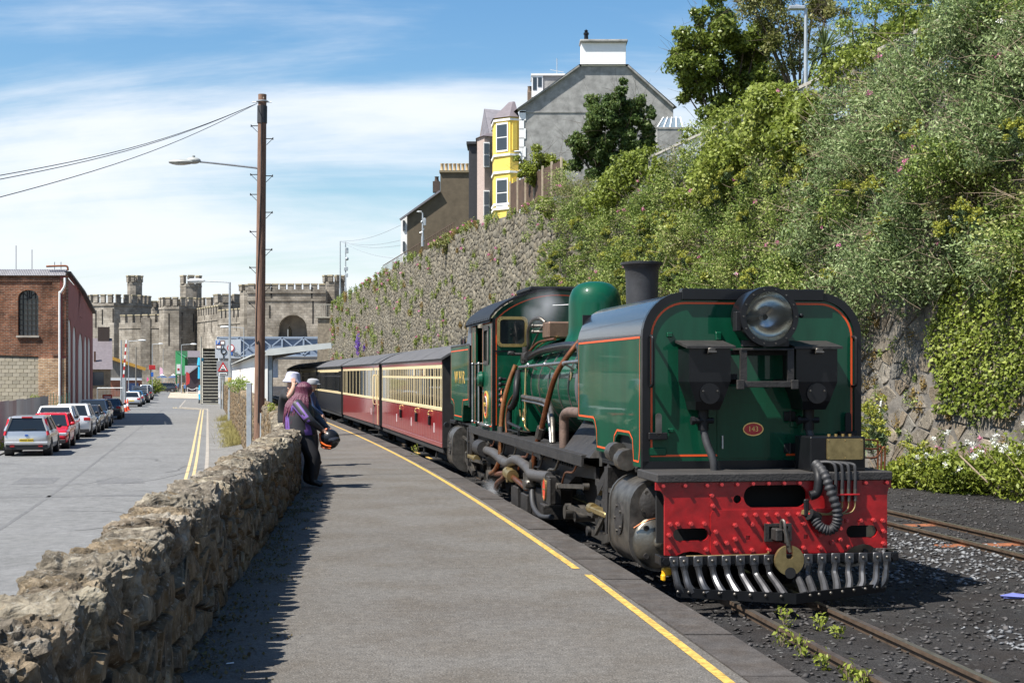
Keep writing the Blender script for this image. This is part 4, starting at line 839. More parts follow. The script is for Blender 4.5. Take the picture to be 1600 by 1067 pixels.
b = B(); b.box(-.95, -.80, 4.75, 5.2, .36, .68, .01); b.box(-1.0, -.80, 4.72, 5.02, .33, .36, .006); b.box(-.96, -.94, 4.62, 4.72, .36, .66, .006); part(b, 'step_bracket', M_grimy)
b = B(); b.bar((-.84, 5.3, .60), (-.84, 6.5, .60), .06, .14); b.prism([(5.2, .66), (5.9, .66), (5.9, .55), (5.2, .36)], -.86, -.83, 'x'); part(b, 'support_bracket', M_grimy)
pipe([(-.90, 9.4, .40), (-.90, 8.9, .42), (-.92, 8.4, .46), (-.92, 7.8, .50), (-.92, 7.2, .47), (-.92, 6.4, .42)], .035, M_copper, 'injector_pipe')
pipe([(-.90, 8.6, .65), (-.92, 8.8, .52), (-.93, 9.0, .45), (-.93, 9.3, .40)], .036, MATS['bright_copper'])
pipe([(-.93, 7.8, .52), (-.94, 8.1, .42), (-.94, 8.6, .32), (-.92, 8.9, .22)], .034, M_copper)
b = B(); b.cyl((-.93, 7.35, .50), (-.93, 7.75, .52), .08, 12); b.cyl((-.98, 7.55, .5), (-.88, 7.55, .5), .10, 10); part(b, 'injector', M_brassd)
b = B(); b.cyl((-.92, 6.2, .42), (-.92, 6.2, .62), .07, 10); b.box(-.98, -.86, 6.05, 6.35, .44, .54, .02); b.cyl((-.9, 5.98, .78), (-.9, 6.12, .46), .05, 8); part(b, 'water_valve', M_dsteel)
b = B(); b.box(-.93, -.86, 7.0, 7.5, .06, .38, .01); b.box(-.93, -.86, 6.3, 6.75, .06, .34, .01); b.box(-.86, -.5, 5.6, 7.6, .10, .46, .01); part(b, 'ashpan', M_grimy)
pipe([(-.90, 6.1, .44), (-.92, 5.9, .25), (-.90, 5.5, .16), (-.86, 5.0, .2)], .03, M_rubber, 'hose')
for k in range(7):                             # small drain and lubricator runs under the running board
    y = 3.4+k*.95; zz_ = .80-.03*(k % 3)
    pipe([(-.86, y, .96), (-.90, y+.02, .90), (-.90, y+.25, zz_), (-.89, y+.7, zz_-.04), (-.88, y+.95, .60)], .011+.004*(k % 2), (M_copper, M_dsteel, M_black)[k % 3])
    b = B(); b.box(-.92, -.84, y-.05, y+.05, .88, .985, .008); part(b, 'hanger', M_grimy)
for (y0, z0, y1, z1) in ((3.0, .70, 4.4, .60), (9.6, .82, 11.2, .66), (10.2, .50, 11.6, .46), (2.6, .46, 3.9, .42), (5.4, .86, 7.2, .90)):
    b = B(); b.bar((-.91, y0, z0), (-.91, y1, z1), .02, .045); b.cyl((-.93, y0, z0), (-.87, y0, z0), .035, 10); b.cyl((-.93, y1, z1), (-.87, y1, z1), .035, 10); part(b, 'rod', M_dsteel)
# ---- cab
CF, CR = 9.0, 11.25; CS = 2.62
def roofz(x): return CS+.40*(1-(x/W2)**2)**.75 if abs(x) < W2 else CS
front = [(-W2, 1.0)]+[(-W2+W2*2*i/24, roofz(-W2+W2*2*i/24)) for i in range(25)]+[(W2, 1.0)]
wins = [rrect(-.86, -.48, 2.24, 2.61, .05), rrect(.48, .86, 2.24, 2.61, .05)]
b = B(); b.prism(front, CF, CF+.02, holes=wins); cab = part(b, 'cab_front', M_green)
for h in wins:
    x0, x1 = min(p[0] for p in h), max(p[0] for p in h)
    b = B(); b.prism(rrect(x0-.03, x1+.03, 2.21, 2.64, .07), CF-.025, CF, holes=[rrect(x0+.012, x1-.012, 2.252, 2.598, .045)]); wf = part(b, 'window_frame', M_brass, cab)
    b = B(); b.prism(rrect(x0, x1, 2.24, 2.61, .05), CF+.006, CF+.012); part(b, 'pane', glassmat('cab_glass', (.02,.025,.025), .05), wf)
    for k in range(10):
        px_, pz_ = rrect(x0-.01, x1+.01, 2.23, 2.62, .05, 2)[k]; bb = B(); bb.sphere((px_, CF-.027, pz_), .008, 6, 4); part(bb, 'screw', M_brassd, wf)
lining([(-W2+.05, 1.1), (-W2+.05, CS-.02)]+[(-.88+1.76*i/20, roofz((-.88+1.76*i/20)*1.03)-.07) for i in range(21)]+[(W2-.05, CS-.02), (W2-.05, 1.1)], ('y', CF-.004), cab)
b = B(); b.box(-W2-.006, -W2+.03, CF-.012, CF+.03, 1.0, CS); b.box(W2-.03, W2+.006, CF-.012, CF+.03, 1.0, CS); b.box(-.95, -.62, CF-.012, CF, 2.14, 2.16); part(b, 'corner_angle', M_gloss, cab)
for s in (-1, 1):
    sh = [(CF, 1.0), (CF, CS), (10.05, CS), (10.05, 1.0)]
    b = B(); b.prism(sh, s*W2, s*(W2-.03), 'x', holes=[rrect(9.35, 9.85, 1.98, 2.50, .06)]); side = part(b, 'cab_side', M_green)
    b = B(); b.prism(rrect(9.33, 9.87, 1.96, 2.52, .07), s*(W2+.012), s*W2, 'x', holes=[rrect(9.39, 9.81, 2.02, 2.46, .05)]); part(b, 'window_frame', M_gloss, side)
    b = B(); b.prism(rrect(9.36, 9.84, 1.99, 2.49, .05), s*(W2-.012), s*(W2-.018), 'x'); part(b, 'pane', glassmat('cab_side_glass', (.03,.035,.03), .05), side)
    lining([(9.1, 1.08), (9.1, CS-.06), (9.98, CS-.06), (9.98, 1.08), (9.1, 1.08)], ('x', s*(W2+.003)), side)
    b = B(); b.prism([(10.75, 1.0), (10.75, CS), (CR, CS), (CR, 1.0)], s*W2, s*(W2-.03), 'x'); side2 = part(b, 'cab_side', M_green)
    lining([(10.82, 1.08), (10.82, CS-.06), (CR-.07, CS-.06), (CR-.07, 1.08), (10.82, 1.08)], ('x', s*(W2+.003)), side2)
    b = B(); b.prism(circ(9.62, 1.38, .19, .19, 30), s*(W2+.012), s*W2, 'x'); em = part(b, 'emblem', M_cred, side)
    b = B(); b.prism(circ(9.62, 1.38, .20, .20, 30), s*(W2+.016), s*W2, 'x', holes=[circ(9.62, 1.38, .178, .178, 30)]); part(b, 'emblem_rim', M_gold, em)
    b = B(); b.prism(circ(9.62, 1.38, .125, .125, 30), s*(W2+.018), s*(W2+.011), 'x'); part(b, 'emblem_disc', M_white, em)
    b = B(); b.prism(circ(9.62, 1.38, .115, .115, 30), s*(W2+.022), s*(W2+.017), 'x'); part(b, 'emblem_disc', M_gloss, em)
    text('WHR', .085, M_gold, em, (s*(W2+.024), 9.62, 1.38), (R(90), 0, R(90*s)), ext=.002)
    for y in (10.06, 10.74):
        b = B(); b.cyl((s*(W2+.05), y, 1.08), (s*(W2+.05), y, 2.0), .016, 8)
        for z in (1.1, 1.98): b.cyl((s*(W2-.01), y, z), (s*(W2+.06), y, z), .013, 6); b.sphere((s*(W2+.05), y, z), .026, 8, 6)
        part(b, 'handrail', M_steel, side)
    b = B(); b.box(min(s*.93, s*1.0), max(s*.93, s*1.0), 9.25, 10.0, 1.07, 1.10, .006); b.sphere((s*.99, 9.4, 1.09), .025, 8, 6); part(b, 'step', M_steel, side)
    b = B(); b.lathe((s*(W2+.0), 10.0, 1.75), [(.001, .09), (.10, .07), (.12, .02), (.11, 0)], (s, 0, 0), 18); part(b, 'lamp_cover', M_green, side)
b = B(); rp = [(-W2-.07, CS-.03)]+[(-(W2+.05)+(W2+.05)*2*i/30, roofz((-W2+W2*2*i/30))+.03) for i in range(31)]+[(W2+.07, CS-.03)]
rp2 = rp+[(x*.97, z-.035) for x, z in rp[::-1]]
n = len(rp); b = B(); vs = []
for y in (CF-.10, CR+.25): vs += [(x, y, z) for x, z in rp]+[(x*.985, y, z-.03) for x, z in rp]
fs = []
for i in range(n-1): fs += [(i, i+1, 2*n+i+1, 2*n+i), (n+i, n+i+1, 3*n+i+1, 3*n+i), (i, i+1, n+i+1, n+i), (2*n+i, 2*n+i+1, 3*n+i+1, 3*n+i)]
b.add(vs, fs, 0, True); roof = part(b, 'cab_roof', M_black)
b = B(); b.box(-.35, .35, 9.4, 10.6, 3.03, 3.10, .02); part(b, 'roof_vent', M_black, roof)
for i in range(12): bb = B(); bb.sphere((-W2-.06, CF+.05+i*.19, CS-.01), .013, 6, 4); part(bb, 'rivet', M_black, roof)
b = B(); b.box(-.9, .9, CF+.9, CF+.95, 1.0, 2.0); b.box(-W2+.03, W2-.03, CF+.02, CR, 1.0, 1.04); b.box(-.9, .9, CR-.05, CR, 1.0, 2.55); part(b, 'cab_interior', M_dark, cab)
# ---- rear bunker and tank
RP = [(11.55, 1.06), (11.55, 1.0), (11.55, 2.28), (14.0, 2.28), (14.0, 1.30), (13.7, 1.30), (13.55, 1.25), (13.5, 1.04), (12.3, 1.04), (12.22, 1.30), (11.55, 1.32)]
rp_ = [(11.55, 1.32), (11.55, 2.28), (14.0, 2.28), (14.0, 1.32), (13.72, 1.30), (13.6, 1.25), (13.55, 1.05), (12.35, 1.05), (12.28, 1.26), (12.2, 1.32)]
b = B(); b.prism(rp_, -W2, W2, 'x'); bk = part(b, 'bunker', M_green)
b = B(); b.box(-W2-.005, W2+.005, 11.46, 11.55, 1.30, 2.30, .004); b.box(-W2-.004, W2+.004, 11.5, 14.01, 2.281, 2.315, .006); part(b, 'bunker_edge', M_gloss, bk)
for s in (-1, 1):
    lining([(11.65, 1.42), (11.65, 2.22), (13.93, 2.22), (13.93, 1.40), (13.66, 1.38), (13.5, 1.32), (13.46, 1.12), (12.45, 1.12), (12.38, 1.32), (12.3, 1.40), (11.65, 1.42)], ('x', s*(W2+.003)), bk)
    text('W H R', .30, M_gold, bk, (s*(W2+.004), 12.75, 1.76), (R(90), 0, R(90*s)), ext=.002, sx_=1.55)
b = B(); b.prism([(-.7, 2.3), (-.62, 2.6), (.62, 2.6), (.7, 2.3)], 11.6, 12.4); part(b, 'coal', mat('coal', (.01,.01,.011), .5, var=.5, scale=9, bump=1, bscale=9), bk)
b = B(); b.prism([(11.3, 2.28), (11.95, 2.28), (11.75, 2.4), (11.5, 2.66), (11.3, 2.72)], -W2, -W2+.04, 'x'); part(b, 'bunker_wing', mat('slate_blue_paint', (.10,.12,.15), .4, var=.2), bk)
for y in (13.2, 13.6, 12.6): b = B(); b.tube([(-.8, y, 2.28), (-.8, y, 2.42), (-.8, y+.05, 2.46), (-.8, y+.12, 2.42), (-.8, y+.12, 2.28)], .014, 6); part(b, 'lifting_eye', M_black, bk)
b = B(); b.box(-.96, .96, 13.4, 14.08, .965, 1.03, .006); b.box(-.95, .95, 14.04, 14.08, .40, .965); b.cyl((-1.02, 14.0, .93), (-1.02, 14.1, .93), .05, 8); part(b, 'rear_beam', M_black)
b = B(); b.box(-.12, .12, 14.08, 14.8, .5, .6, .02); part(b, 'rear_coupling', M_grimy)
# ================================================================ carriages
M_maroon = mat('carriage_maroon', (.27,.014,.016), .28, var=.12, scale=4, coat=.6, bump=.01)
M_cream = mat('carriage_cream', (.72,.58,.33), .4, var=.1, scale=5, coat=.2)
M_navy = mat('carriage_black_blue', (.012,.014,.022), .35, var=.2, coat=.4)
M_croof = mat('carriage_roof_grey', (.085,.082,.082), .75, var=.3, scale=3, bump=.1, bscale=9)
M_under = mat('underframe_black', (.018,.017,.016), .8, var=.4, scale=8)
M_cglass = glassmat('carriage_glass', (.02,.022,.022), .03, .84)
M_seat = mat('seat_red_cloth', (.25,.02,.025), .9)
M_cdark = mat('coach_dark_wood', (.10,.045,.025), .6)
def coach(name, label, y0, L_, style, group='carriages coupled behind the locomotive'):
    ym = y0+L_/2; sl = float(np.interp(ym, _Y, _S))
    t = thing(name, label, 'carriage', (T(y0+.0), y0, -.2), math.atan(-(T(y0+L_)-T(y0))/L_), group)
    lowm = M_maroon if style < 2 else M_navy; frm = M_cream; cant = M_maroon if style < 2 else M_navy
    WL, Z0, ZW, ZT_, ZC_ = .95, .48, 1.17, 1.97, 2.13
    if style == 0: xs = [0, .22, .55, .9, 1.12, 1.55, 1.95, 2.3, 2.62, 3.0, 3.25, 3.62, 4.0, 4.22, 4.6, 4.95, 5.3, 5.62, 6.0, 6.35, 6.7, 7.02, 7.4, 7.75, 8.1, 8.45, 8.8, 9.15, 9.5, 9.85, L_]
    elif style == 1: xs = [0, .25, .85, .95, 2.0, 3.05, 4.1, 5.15, 6.2, 7.25, 8.3, 9.3, 9.4, 10.0, L_]
    else: xs = [0, .9, 1.0]+[1.0+.52*i for i in range(1, 17)]+[9.5, L_]
    for s in (-1, 1):
        if style == 0 and s < 0:
            k = 0; edges = [0, .36, .8, 1.2, 1.55, 1.95, 2.4, 2.75, 3.15, 3.6, 3.95, 4.4, 4.75, 5.2, 5.6, 6.0, 6.4, 6.8, 7.2, 7.65, 8.05, 8.5, 8.9, 9.3, 9.7, 10.1, L_]
            for a, c in zip(edges[:-1], edges[1:]):
                b = B(); b.box(-WL, -WL+.03, a+.006, c-.006, Z0+.09, ZW-.02, .006); b.obj('board', lowm, t)
            b = B(); b.box(-WL+.03, -WL+.05, 0, L_, Z0, ZW); b.box(-WL-.004, -WL+.03, 0, L_, Z0, Z0+.085, .005); b.obj('side_panel', lowm, t)
        else:
            b = B(); b.box(min(s*WL, s*(WL-.05)), max(s*WL, s*(WL-.05)), 0, L_, Z0, ZW-.02, .006); b.obj('side_panel', lowm, t)
        b = B(); b.box(min(s*(WL+.012), s*(WL-.05)), max(s*(WL+.012), s*(WL-.05)), 0, L_, ZW-.02, ZW+.045, .006); b.obj('waist_rail', frm, t)
        b = B(); b.box(min(s*(WL+.004), s*(WL-.05)), max(s*(WL+.004), s*(WL-.05)), 0, L_, ZT_-.035, ZT_+.03); b.obj('top_rail', frm, t)
        b = B(); b.box(min(s*(WL+.01), s*(WL-.05)), max(s*(WL+.01), s*(WL-.05)), 0, L_, ZT_+.03, ZC_, .006); b.obj('cantrail', cant, t)
        if style != 1:
            b = B(); b.box(min(s*(WL+.0015), s*(WL-.003)), max(s*(WL+.0015), s*(WL-.003)), 0, L_, 1.74, 1.785); b.obj('transom', frm if style == 0 else M_navy, t)
        for i, x in enumerate(xs):
            wd = .05 if style == 0 else .055
            x0, x1 = max(0, x-wd/2), min(L_, x+wd/2)
            if i in (0, len(xs)-1): x0, x1 = (0, wd) if i == 0 else (L_-wd, L_)
            b = B(); b.box(min(s*(WL+.003), s*(WL-.004)), max(s*(WL+.003), s*(WL-.004)), x0, x1, ZW+.04, ZT_-.03); b.obj('window_post', frm if style < 2 else M_navy, t)
        if s < 0:
            for a, c in zip(xs[:-1], xs[1:]):
                if c-a > .15: b = B(); b.box(-WL+.005, -WL+.010, a+.03, c-.03, ZW+.045, ZT_-.035); b.obj('pane', M_cglass, t)
            if style >= 2: b = B(); b.box(-WL-.012, -WL, .9, 9.5, 1.90, 1.955); b.box(-WL-.012, -WL, .9, 9.5, 1.20, 1.235); b.obj('cream_line', M_cream, t)
        else:
            b = B(); b.box(WL-.034, WL-.028, .1, L_-.1, ZW+.045, ZT_-.035); b.obj('pane', M_cglass, t)
    # roof
    n = 14; prof = [(-1.0+2.0*i/n, ZC_-.02+.33*(1-((-1.0+2.0*i/n))**2)) for i in range(n+1)]
    b = B(); vs = []; 
    for y in (-.10, L_+.10): vs += [(x, y, z) for x, z in prof]+[(x*.98, y, z-.035) for x, z in prof]
    m_ = n+1; fs = []
    for i in range(n): fs += [(i, i+1, 2*m_+i+1, 2*m_+i), (m_+i, m_+i+1, 3*m_+i+1, 3*m_+i), (i, i+1, m_+i+1, m_+i), (2*m_+i, 2*m_+i+1, 3*m_+i+1, 3*m_+i)]
    fs += [(0, m_, 3*m_, 2*m_), (n, m_+n, 3*m_+n, 2*m_+n)]
    b.add(vs, fs, 0, True); rf = b.obj('roof', M_croof, t)
    for y in (2.7, 5.3, 7.9):
        b = B(); b.loft([[Vector((x, y+q, z+.006)) for x, z in prof] for q in (-.02, .02)], 0, True, False, False, closed=False); b.obj('roof_seam', M_croof, rf)
    epts = [(-WL, Z0), (-WL, ZC_)]+[(x*.95, z-.03) for x, z in prof]+[(WL, ZC_), (WL, Z0)]
    for y in (0, L_): b = B(); b.prism(epts, y-.02 if y else -.03, y+.03 if y else .0); b.obj('end_panel', M_under, t)
    b = B(); b.box(-WL+.06, WL-.06, .05, L_-.05, Z0, Z0+.05); b.obj('floor', M_cdark, t)
    if style < 2:
        for y in np.arange(.9, L_-.6, 1.05):
            for s in (-1, 1):
                b = B(); b.box(min(s*.35, s*.85), max(s*.35, s*.85), float(y), float(y)+.12, .55, 1.45, .03); b.box(min(s*.35, s*.85), max(s*.35, s*.85), float(y)-.4, float(y), .86, .98, .03); b.obj('seat', M_seat, t)
    b = B(); b.box(-.85, .85, -.05, L_+.05, .34, .475); b.box(-.93, -.85, 0, L_, .38, .475, .004); b.obj('underframe', M_under, t)
    for yc in (1.6, L_-1.6):
        b = B(); b.box(-.62, .62, yc-.9, yc+.9, .24, .34); b.box(-.66, -.58, yc-1.0, yc+1.0, .16, .34, .01); b.box(.58, .66, yc-1.0, yc+1.0, .16, .34, .01); bg_ = b.obj('bogie', M_under, t)
        for dy in (-.6, .6):
            for s in (-1, 1): b = B(); b.lathe((s*.34, yc+dy, .225), [(.001, 0), (.21, 0), (.24, .02), (.225, .03), (.225, .10), (.001, .10)], (s, 0, 0), 20); b.obj('wheel', M_grimy, bg_)
    steps = (1.2, 3.0) if style == 0 else ((.6,) if style == 1 else (.6, 9.9))
    for y in steps:
        b = B(); b.box(-1.05, -.80, y-.32, y+.32, .20, .225, 0, 0); b.box(-1.056, -1.0, y-.32, y+.32, .226, .232, 0, 1); b.bar((-.9, y, .22), (-.85, y, .42), .05, .03); b.obj('footstep', [M_under, M_yel if style == 0 else M_under], t)
    if style == 0:
        for y in (1.55, 3.6, 6.4):
            b = B(); b.box(-WL-.05, -WL-.004, y-.05, y+.05, .84, 1.02, .01); b.obj('door_lock', M_gloss, t)
            b = B(); b.tube([(-WL-.005, y+.02, 1.12), (-WL-.04, y+.02, 1.10), (-WL-.04, y, 1.04), (-WL-.02, y-.12, 1.04)], .012, 6); b.obj('door_handle', M_brass, t)
        for y in (1.05, 4.6, 7.4): b = B(); b.box(-WL-.008, -WL-.001, y-.02, y+.02, .72, .90); b.obj('white_mark', M_white, t)
        for y in (2.45, 4.05): b = B(); b.box(-WL-.012, -WL-.001, y-.08, y+.08, 1.80, 1.93); b.obj('vent_panel', M_cream, t)
    if style == 1:
        b = B(); b.box(-WL-.008, -WL-.001, .30, .80, .52, ZW-.02); b.obj('door', M_cream if False else M_maroon, t)
        b = B(); b.box(-WL-.014, -WL-.001, .28, .33, .50, 1.97); b.obj('door_edge', M_cream, t)
        for y in (.18, .98): b = B(); b.tube([(-WL, y, 1.78), (-WL-.05, y, 1.76), (-WL-.05, y, 1.1), (-WL, y, 1.02)], .016, 6); b.obj('handrail', M_cream, t)
        b = B(); b.box(-WL-.012, -WL-.001, 1.05, 1.2, .95, 1.12); b.obj('notice', M_gloss, t)
        b = B(); b.box(-WL-.008, -WL-.001, 1.9, 1.94, .72, .9); b.obj('white_mark', M_white, t)
    return t
coach('carriage', 'maroon and cream carriage with boarded lower side next to locomotive', 26.2, 10.75, 0)
coach('carriage', 'maroon and cream carriage with large square windows, second from locomotive', 37.5, 10.75, 1)
coach('carriage', 'dark blue black carriage, third from locomotive, with cream line over windows', 48.8, 10.75, 2)
coach('carriage', 'dark carriage half under the platform canopy, fourth from locomotive', 60.1, 10.75, 2)
coach('carriage', 'dark carriage deep under the canopy, furthest from locomotive', 71.4, 10.75, 2)
# ================================================================ platform shelter
M_wpanel = mat('white_cladding', (.80,.79,.74), .6, var=.06, scale=1.2)
M_galv = mat('galvanised_steel', (.42,.45,.47), .45, .5, var=.2, scale=6)
M_roofgrey = mat('shelter_roof_sheet', (.50,.52,.50), .6, .1, var=.12, scale=2)
M_paper = mat('poster_paper', (.75,.74,.72), .7, var=.1)
M_print = mat('poster_print', (.20,.12,.12), .7, var=.6, scale=6)
SH = thing('platform_shelter', 'long white clad platform shelter with grey curved canopy over the track side', 'shelter')
Y0S, Y1S = 60.0, 124.0
for y in np.arange(Y0S, Y1S, 4.0):
    y = float(y); b = B(); xa = lambda q: T(q)-3.42
    b.loft([[Vector((xa(q), q, -.02)), Vector((xa(q)+.08, q, -.02)), Vector((xa(q)+.08, q, 2.42)), Vector((xa(q), q, 2.42))] for q in (y+.012, y+3.988)], 0, False); b.obj('wall_panel', M_wpanel, SH)
b = B(); b.box(T(60)-3.42, T(60)-2.98, 59.85, 59.97, -.02, 2.62, .01); b.obj('end_panel', M_wpanel, SH)
b = B(); b.box(T(60)-2.97, T(60)-2.80, 59.88, 60.02, -.02, 2.68, .01); b.obj('end_post', mat('shelter_post_grey', (.16,.19,.21), .5), SH)
b = B(); ys = [float(q) for q in np.arange(Y0S-.35, Y1S+.1, 2.0)]
prof = [(-3.72, 2.44), (-3.60, 2.50), (-3.2, 2.60), (-2.9, 2.66), (-.28, 2.90), (-.28, 2.84), (-2.9, 2.60), (-3.2, 2.54), (-3.72, 2.40)]
b.loft([[Vector((T(q)+px_, q, pz_)) for px_, pz_ in prof] for q in ys], 0, False); b.obj('roof', M_roofgrey, SH)
b = B(); fa = [(-3.05, 2.42), (-3.0, 2.62), (-2.85, 2.70), (-.28, 2.95), (-.26, 2.72), (-2.75, 2.42)]
b.prism([(T(60)+x, z) for x, z in fa], 59.55, 59.64); b.obj('fascia', M_roofgrey, SH)
for y in np.arange(Y0S+.3, Y1S, 6.0):
    y = float(y); b = B(); b.box(T(y)-2.95, T(y)-2.85, y-.05, y+.05, 0, 2.6); b.tube([(T(y)-2.9, y, 1.9), (T(y)-2.8, y, 2.2), (T(y)-2.5, y, 2.5), (T(y)-2.2, y, 2.66)], .035, 6); b.obj('post', MATS['shelter_post_grey'], SH)
b = B(); b.box(T(62)-2.3, T(62)-.3, 100, 100.1, .0, 2.6); b.obj('back_screen', mat('blue_grey_panel', (.30,.34,.40), .5), SH)
for (y, z0, z1, m_) in ((92, 1.35, 2.05, M_paper),):
    xa = T(y)-3.43; b = B(); b.add([(xa, y, z0), (T(y+2.2)-3.43, y+2.2, z0), (T(y+2.2)-3.43, y+2.2, z1), (xa, y, z1)], [(0,1,2,3)]); ps = b.obj('poster', M_paper, SH)
    for (a, c) in ((1.42, 1.62), (1.80, 2.0)):
        b = B(); b.add([(T(y+.3)-3.438, y+.3, a), (T(y+1.8)-3.438, y+1.8, a), (T(y+1.8)-3.438, y+1.8, c), (T(y+.3)-3.438, y+.3, c)], [(0,1,2,3)]); b.obj('printed_panel', M_print, ps)
# ================================================================ poles and lamps
M_wood = mat('creosoted_pole_wood', (.185,.105,.07), .85, var=.45, scale=5, stretch=(6,6,.5), bump=.4, bscale=20)
M_cable = mat('black_cable', (.015,.015,.017), .6)
YP = 37.0
pb, ptp = P(404, 700, YP), P(410, 148, YP); pb.z = ZR
PO = thing('telegraph_pole', 'tall brown wooden telegraph pole with lamp arm and climbing steps by wall', 'pole', pb)
o = -Vector(pb)
b = B(); b.cone((0,0,0), ptp-pb, .145, .108, 20); b.obj('shaft', M_wood, PO)
pa = lambda py: Vector((0, 0, 0))+(ptp-pb)*((PZ(py, YP)-pb.z)/(ptp.z-pb.z))
b = B(); b.cyl(pa(193)+Vector((0,0,0)), pa(166), .128, 18); b.obj('collar_sleeve', M_rubber, PO)
for py, s in ((197,-1),(217,1),(273,-1),(275,1),(304,-1),(332,1),(362,-1),(390,1),(418,-1),(446,1),(474,-1)):
    q = pa(py); b = B(); b.cyl(q+Vector((s*.10,0,0)), q+Vector((s*.29,0,0)), .013, 6); b.cyl(q+Vector((s*.28,0,0)), q+Vector((s*.12,0,-.16)), .008, 6); b.cyl(q+Vector((s*.285,0,-.03)), q+Vector((s*.285,0,.03)), .014, 6); b.obj('climbing_step', M_gloss, PO)
q = pa(160); b = B(); b.lathe(q, [(.13, 0), (.16, .01), (.16, .03), (.13, .04)], (0,0,1), 16); b.cyl(q+Vector((-.26,0,.0)), q+Vector((.24,0,0)), .014, 6); b.obj('cable_bracket', M_galv, PO)
b = B(); b.tube([pa(264), pa(264)+Vector((-.3,-.1,.03)), pa(264)+Vector((-1.2,-.35,.10)), pa(264)+Vector((-1.55,-.45,.12))], .028, 8); b.obj('lamp_arm', M_galv, PO)
lp = pa(264)+Vector((-1.55,-.45,.12))
b = B(); b.sphere(lp+Vector((-.12,-.03,.02)), .16, 14, 8, (1.2,.7,.55)); b.sphere(lp+Vector((-.42,-.10,-.03)), .26, 16, 8, (1.25,.65,.28)); b.cyl(lp+Vector((-.12,0,.08)), lp+Vector((-.12,0,.15)), .04, 8); b.obj('lamp_head', mat('lamp_grey', (.34,.35,.33), .5, .2), PO)
b = B(); b.sphere(lp+Vector((-.44,-.10,-.06)), .20, 14, 6, (1.2,.6,.25)); b.obj('lamp_glass', mat('lamp_bowl', (.55,.57,.55), .3), PO)
b = B(); b.tube([pa(166)+Vector((.0,-.12,0)), pa(300)+Vector((.01,-.135,0)), pa(520)+Vector((-.09,-.11,0)), pa(540)+Vector((.0,-.145,0)), pa(660)+Vector((.0,-.15,0))], .014, 6); b.obj('pole_cable', M_cable, PO)
b = B(); b.cyl(pa(700)+Vector((.08,-.16,0)), pa(645)+Vector((.08,-.15,0)), .035, 8); b.obj('conduit', M_galv, PO)
W1 = thing('overhead_wires', 'thin dark wires leaving the telegraph pole towards upper left', 'wires', ptp)
for (px_, py_, d) in ((-60, 285, 22), (-60, 292, 22.6), (-60, 324, 21)):
    e_ = P(px_, py_, d); a_ = P(402, 162, YP); b = B(); pts_ = [a_.lerp(e_, t/8)-Vector((0,0,.22*math.sin(PI*t/8)))-ptp for t in range(9)]; b.tube(pts_, .0075, 5, k=2); b.obj('wire', M_cable, W1)
# galvanised post beside the pole
q = P(389.5, 700, 34); q.z = ZR+.1; b = B(); b.box(-.06, .06, -.05, .05, 0, PZ(598, 34)-q.z, .008); b.obj('steel_post', M_galv, loc=q, label='square galvanised steel post standing left of the telegraph pole', cat='post')
def street_lamp(px, py_base, py_top, Y, arm_px, label, r=.07, arm_dy=0, name='street_lamp', m_=M_galv, head=True, zb=None):
    q = P(px, py_base, Y)
    if zb is not None: q.z = zb
    h = PZ(py_top, Y)-q.z; t = thing(name, label, 'lamp post', q)
    b = B(); b.cone((0,0,0), (0,0,min(1.4, h*.3)), r*1.25, r*1.2, 12); b.cone((0,0,min(1.4, h*.3)), (0,0,h), r*.85, r*.6, 12); b.obj('column', m_, t)
    if arm_px:
        dx = (arm_px-px)/F*Y; b = B(); b.tube([(0,0,h-.05), (dx*.1,0,h+.0), (dx*.6,0,h+.06), (dx*.85,0,h+.08)], .035, 8); b.obj('arm', m_, t)
        if head:
            b = B(); b.sphere((dx*.92,0,h+.09), abs(dx)*.16+.12, 14, 8, (1.2,.6,.32)); b.obj('lamp_head', mat('lamp_white_head', (.6,.62,.62), .4), t)
    return t
lampA = street_lamp(359, 661, 441, 91.8, 302, 'tall grey street lamp on the pavement with arm over the road', .11, zb=ZR+.1)
b = B(); b.lathe((0,0,2.55), [(.105, 0), (.11, .01), (.11, .28), (.105, .29)], (0,0,1), 12); b.obj('yellow_band', M_yel, lampA)
# ---- road signs
M_signgrey = mat('sign_grey', (.42,.45,.48), .5, var=.03)
M_signred = mat('sign_red', (.45,.015,.02), .5, var=.05)
M_signblue = mat('sign_blue', (.02,.11,.42), .5, var=.05)
M_signbrown = mat('sign_brown', (.16,.055,.025), .5, var=.05)
M_signblack = mat('sign_black', (.015,.015,.015), .5, var=.05)
YS = 125.0
def plate(parent, px0, px1, py0, py1, Y, m_, name, t=.03, org=None, dz=0):
    a, c = P(px0, py1, Y-dz)-org, P(px1, py0, Y-dz)-org; b = B(); b.box(a.x, c.x, a.y-t, a.y, a.z, c.z, 0); return b.obj(name, m_, parent)
og = P(347, 640, YS); og.z = ZR+.1
S1 = thing('direction_sign', 'large grey roundabout direction sign board on two posts beside the stairs', 'sign', og)
for px_ in (344.5, 349.5): b = B(); x_ = PX(px_, YS)-og.x; b.cyl((x_, .1, 0), (x_, .1, PZ(532, YS)-og.z), .075, 10); b.obj('post', M_galv, S1)
bd = plate(S1, 336.3, 376.5, 530.5, 559.5, YS, M_signgrey, 'board', .05, og)
for (a, c, d, e_, m_) in ((337.5, 343.8, 532.4, 538.2, M_signblue), (344.2, 351.2, 532.2, 538.6, M_signbrown), (337.5, 346, 538.9, 544.6, M_signbrown), (361, 363.3, 549.5, 555, M_signblue)): plate(S1, a, c, d, e_, YS, m_, 'symbol_panel', .02, og, .06)
for (a, c, d, e_) in ((345.2, 350.4, 533.6, 537.6), (338.6, 345, 540.2, 543.8)): plate(S1, a, c, d, e_, YS, M_white, 'symbol', .02, og, .09)
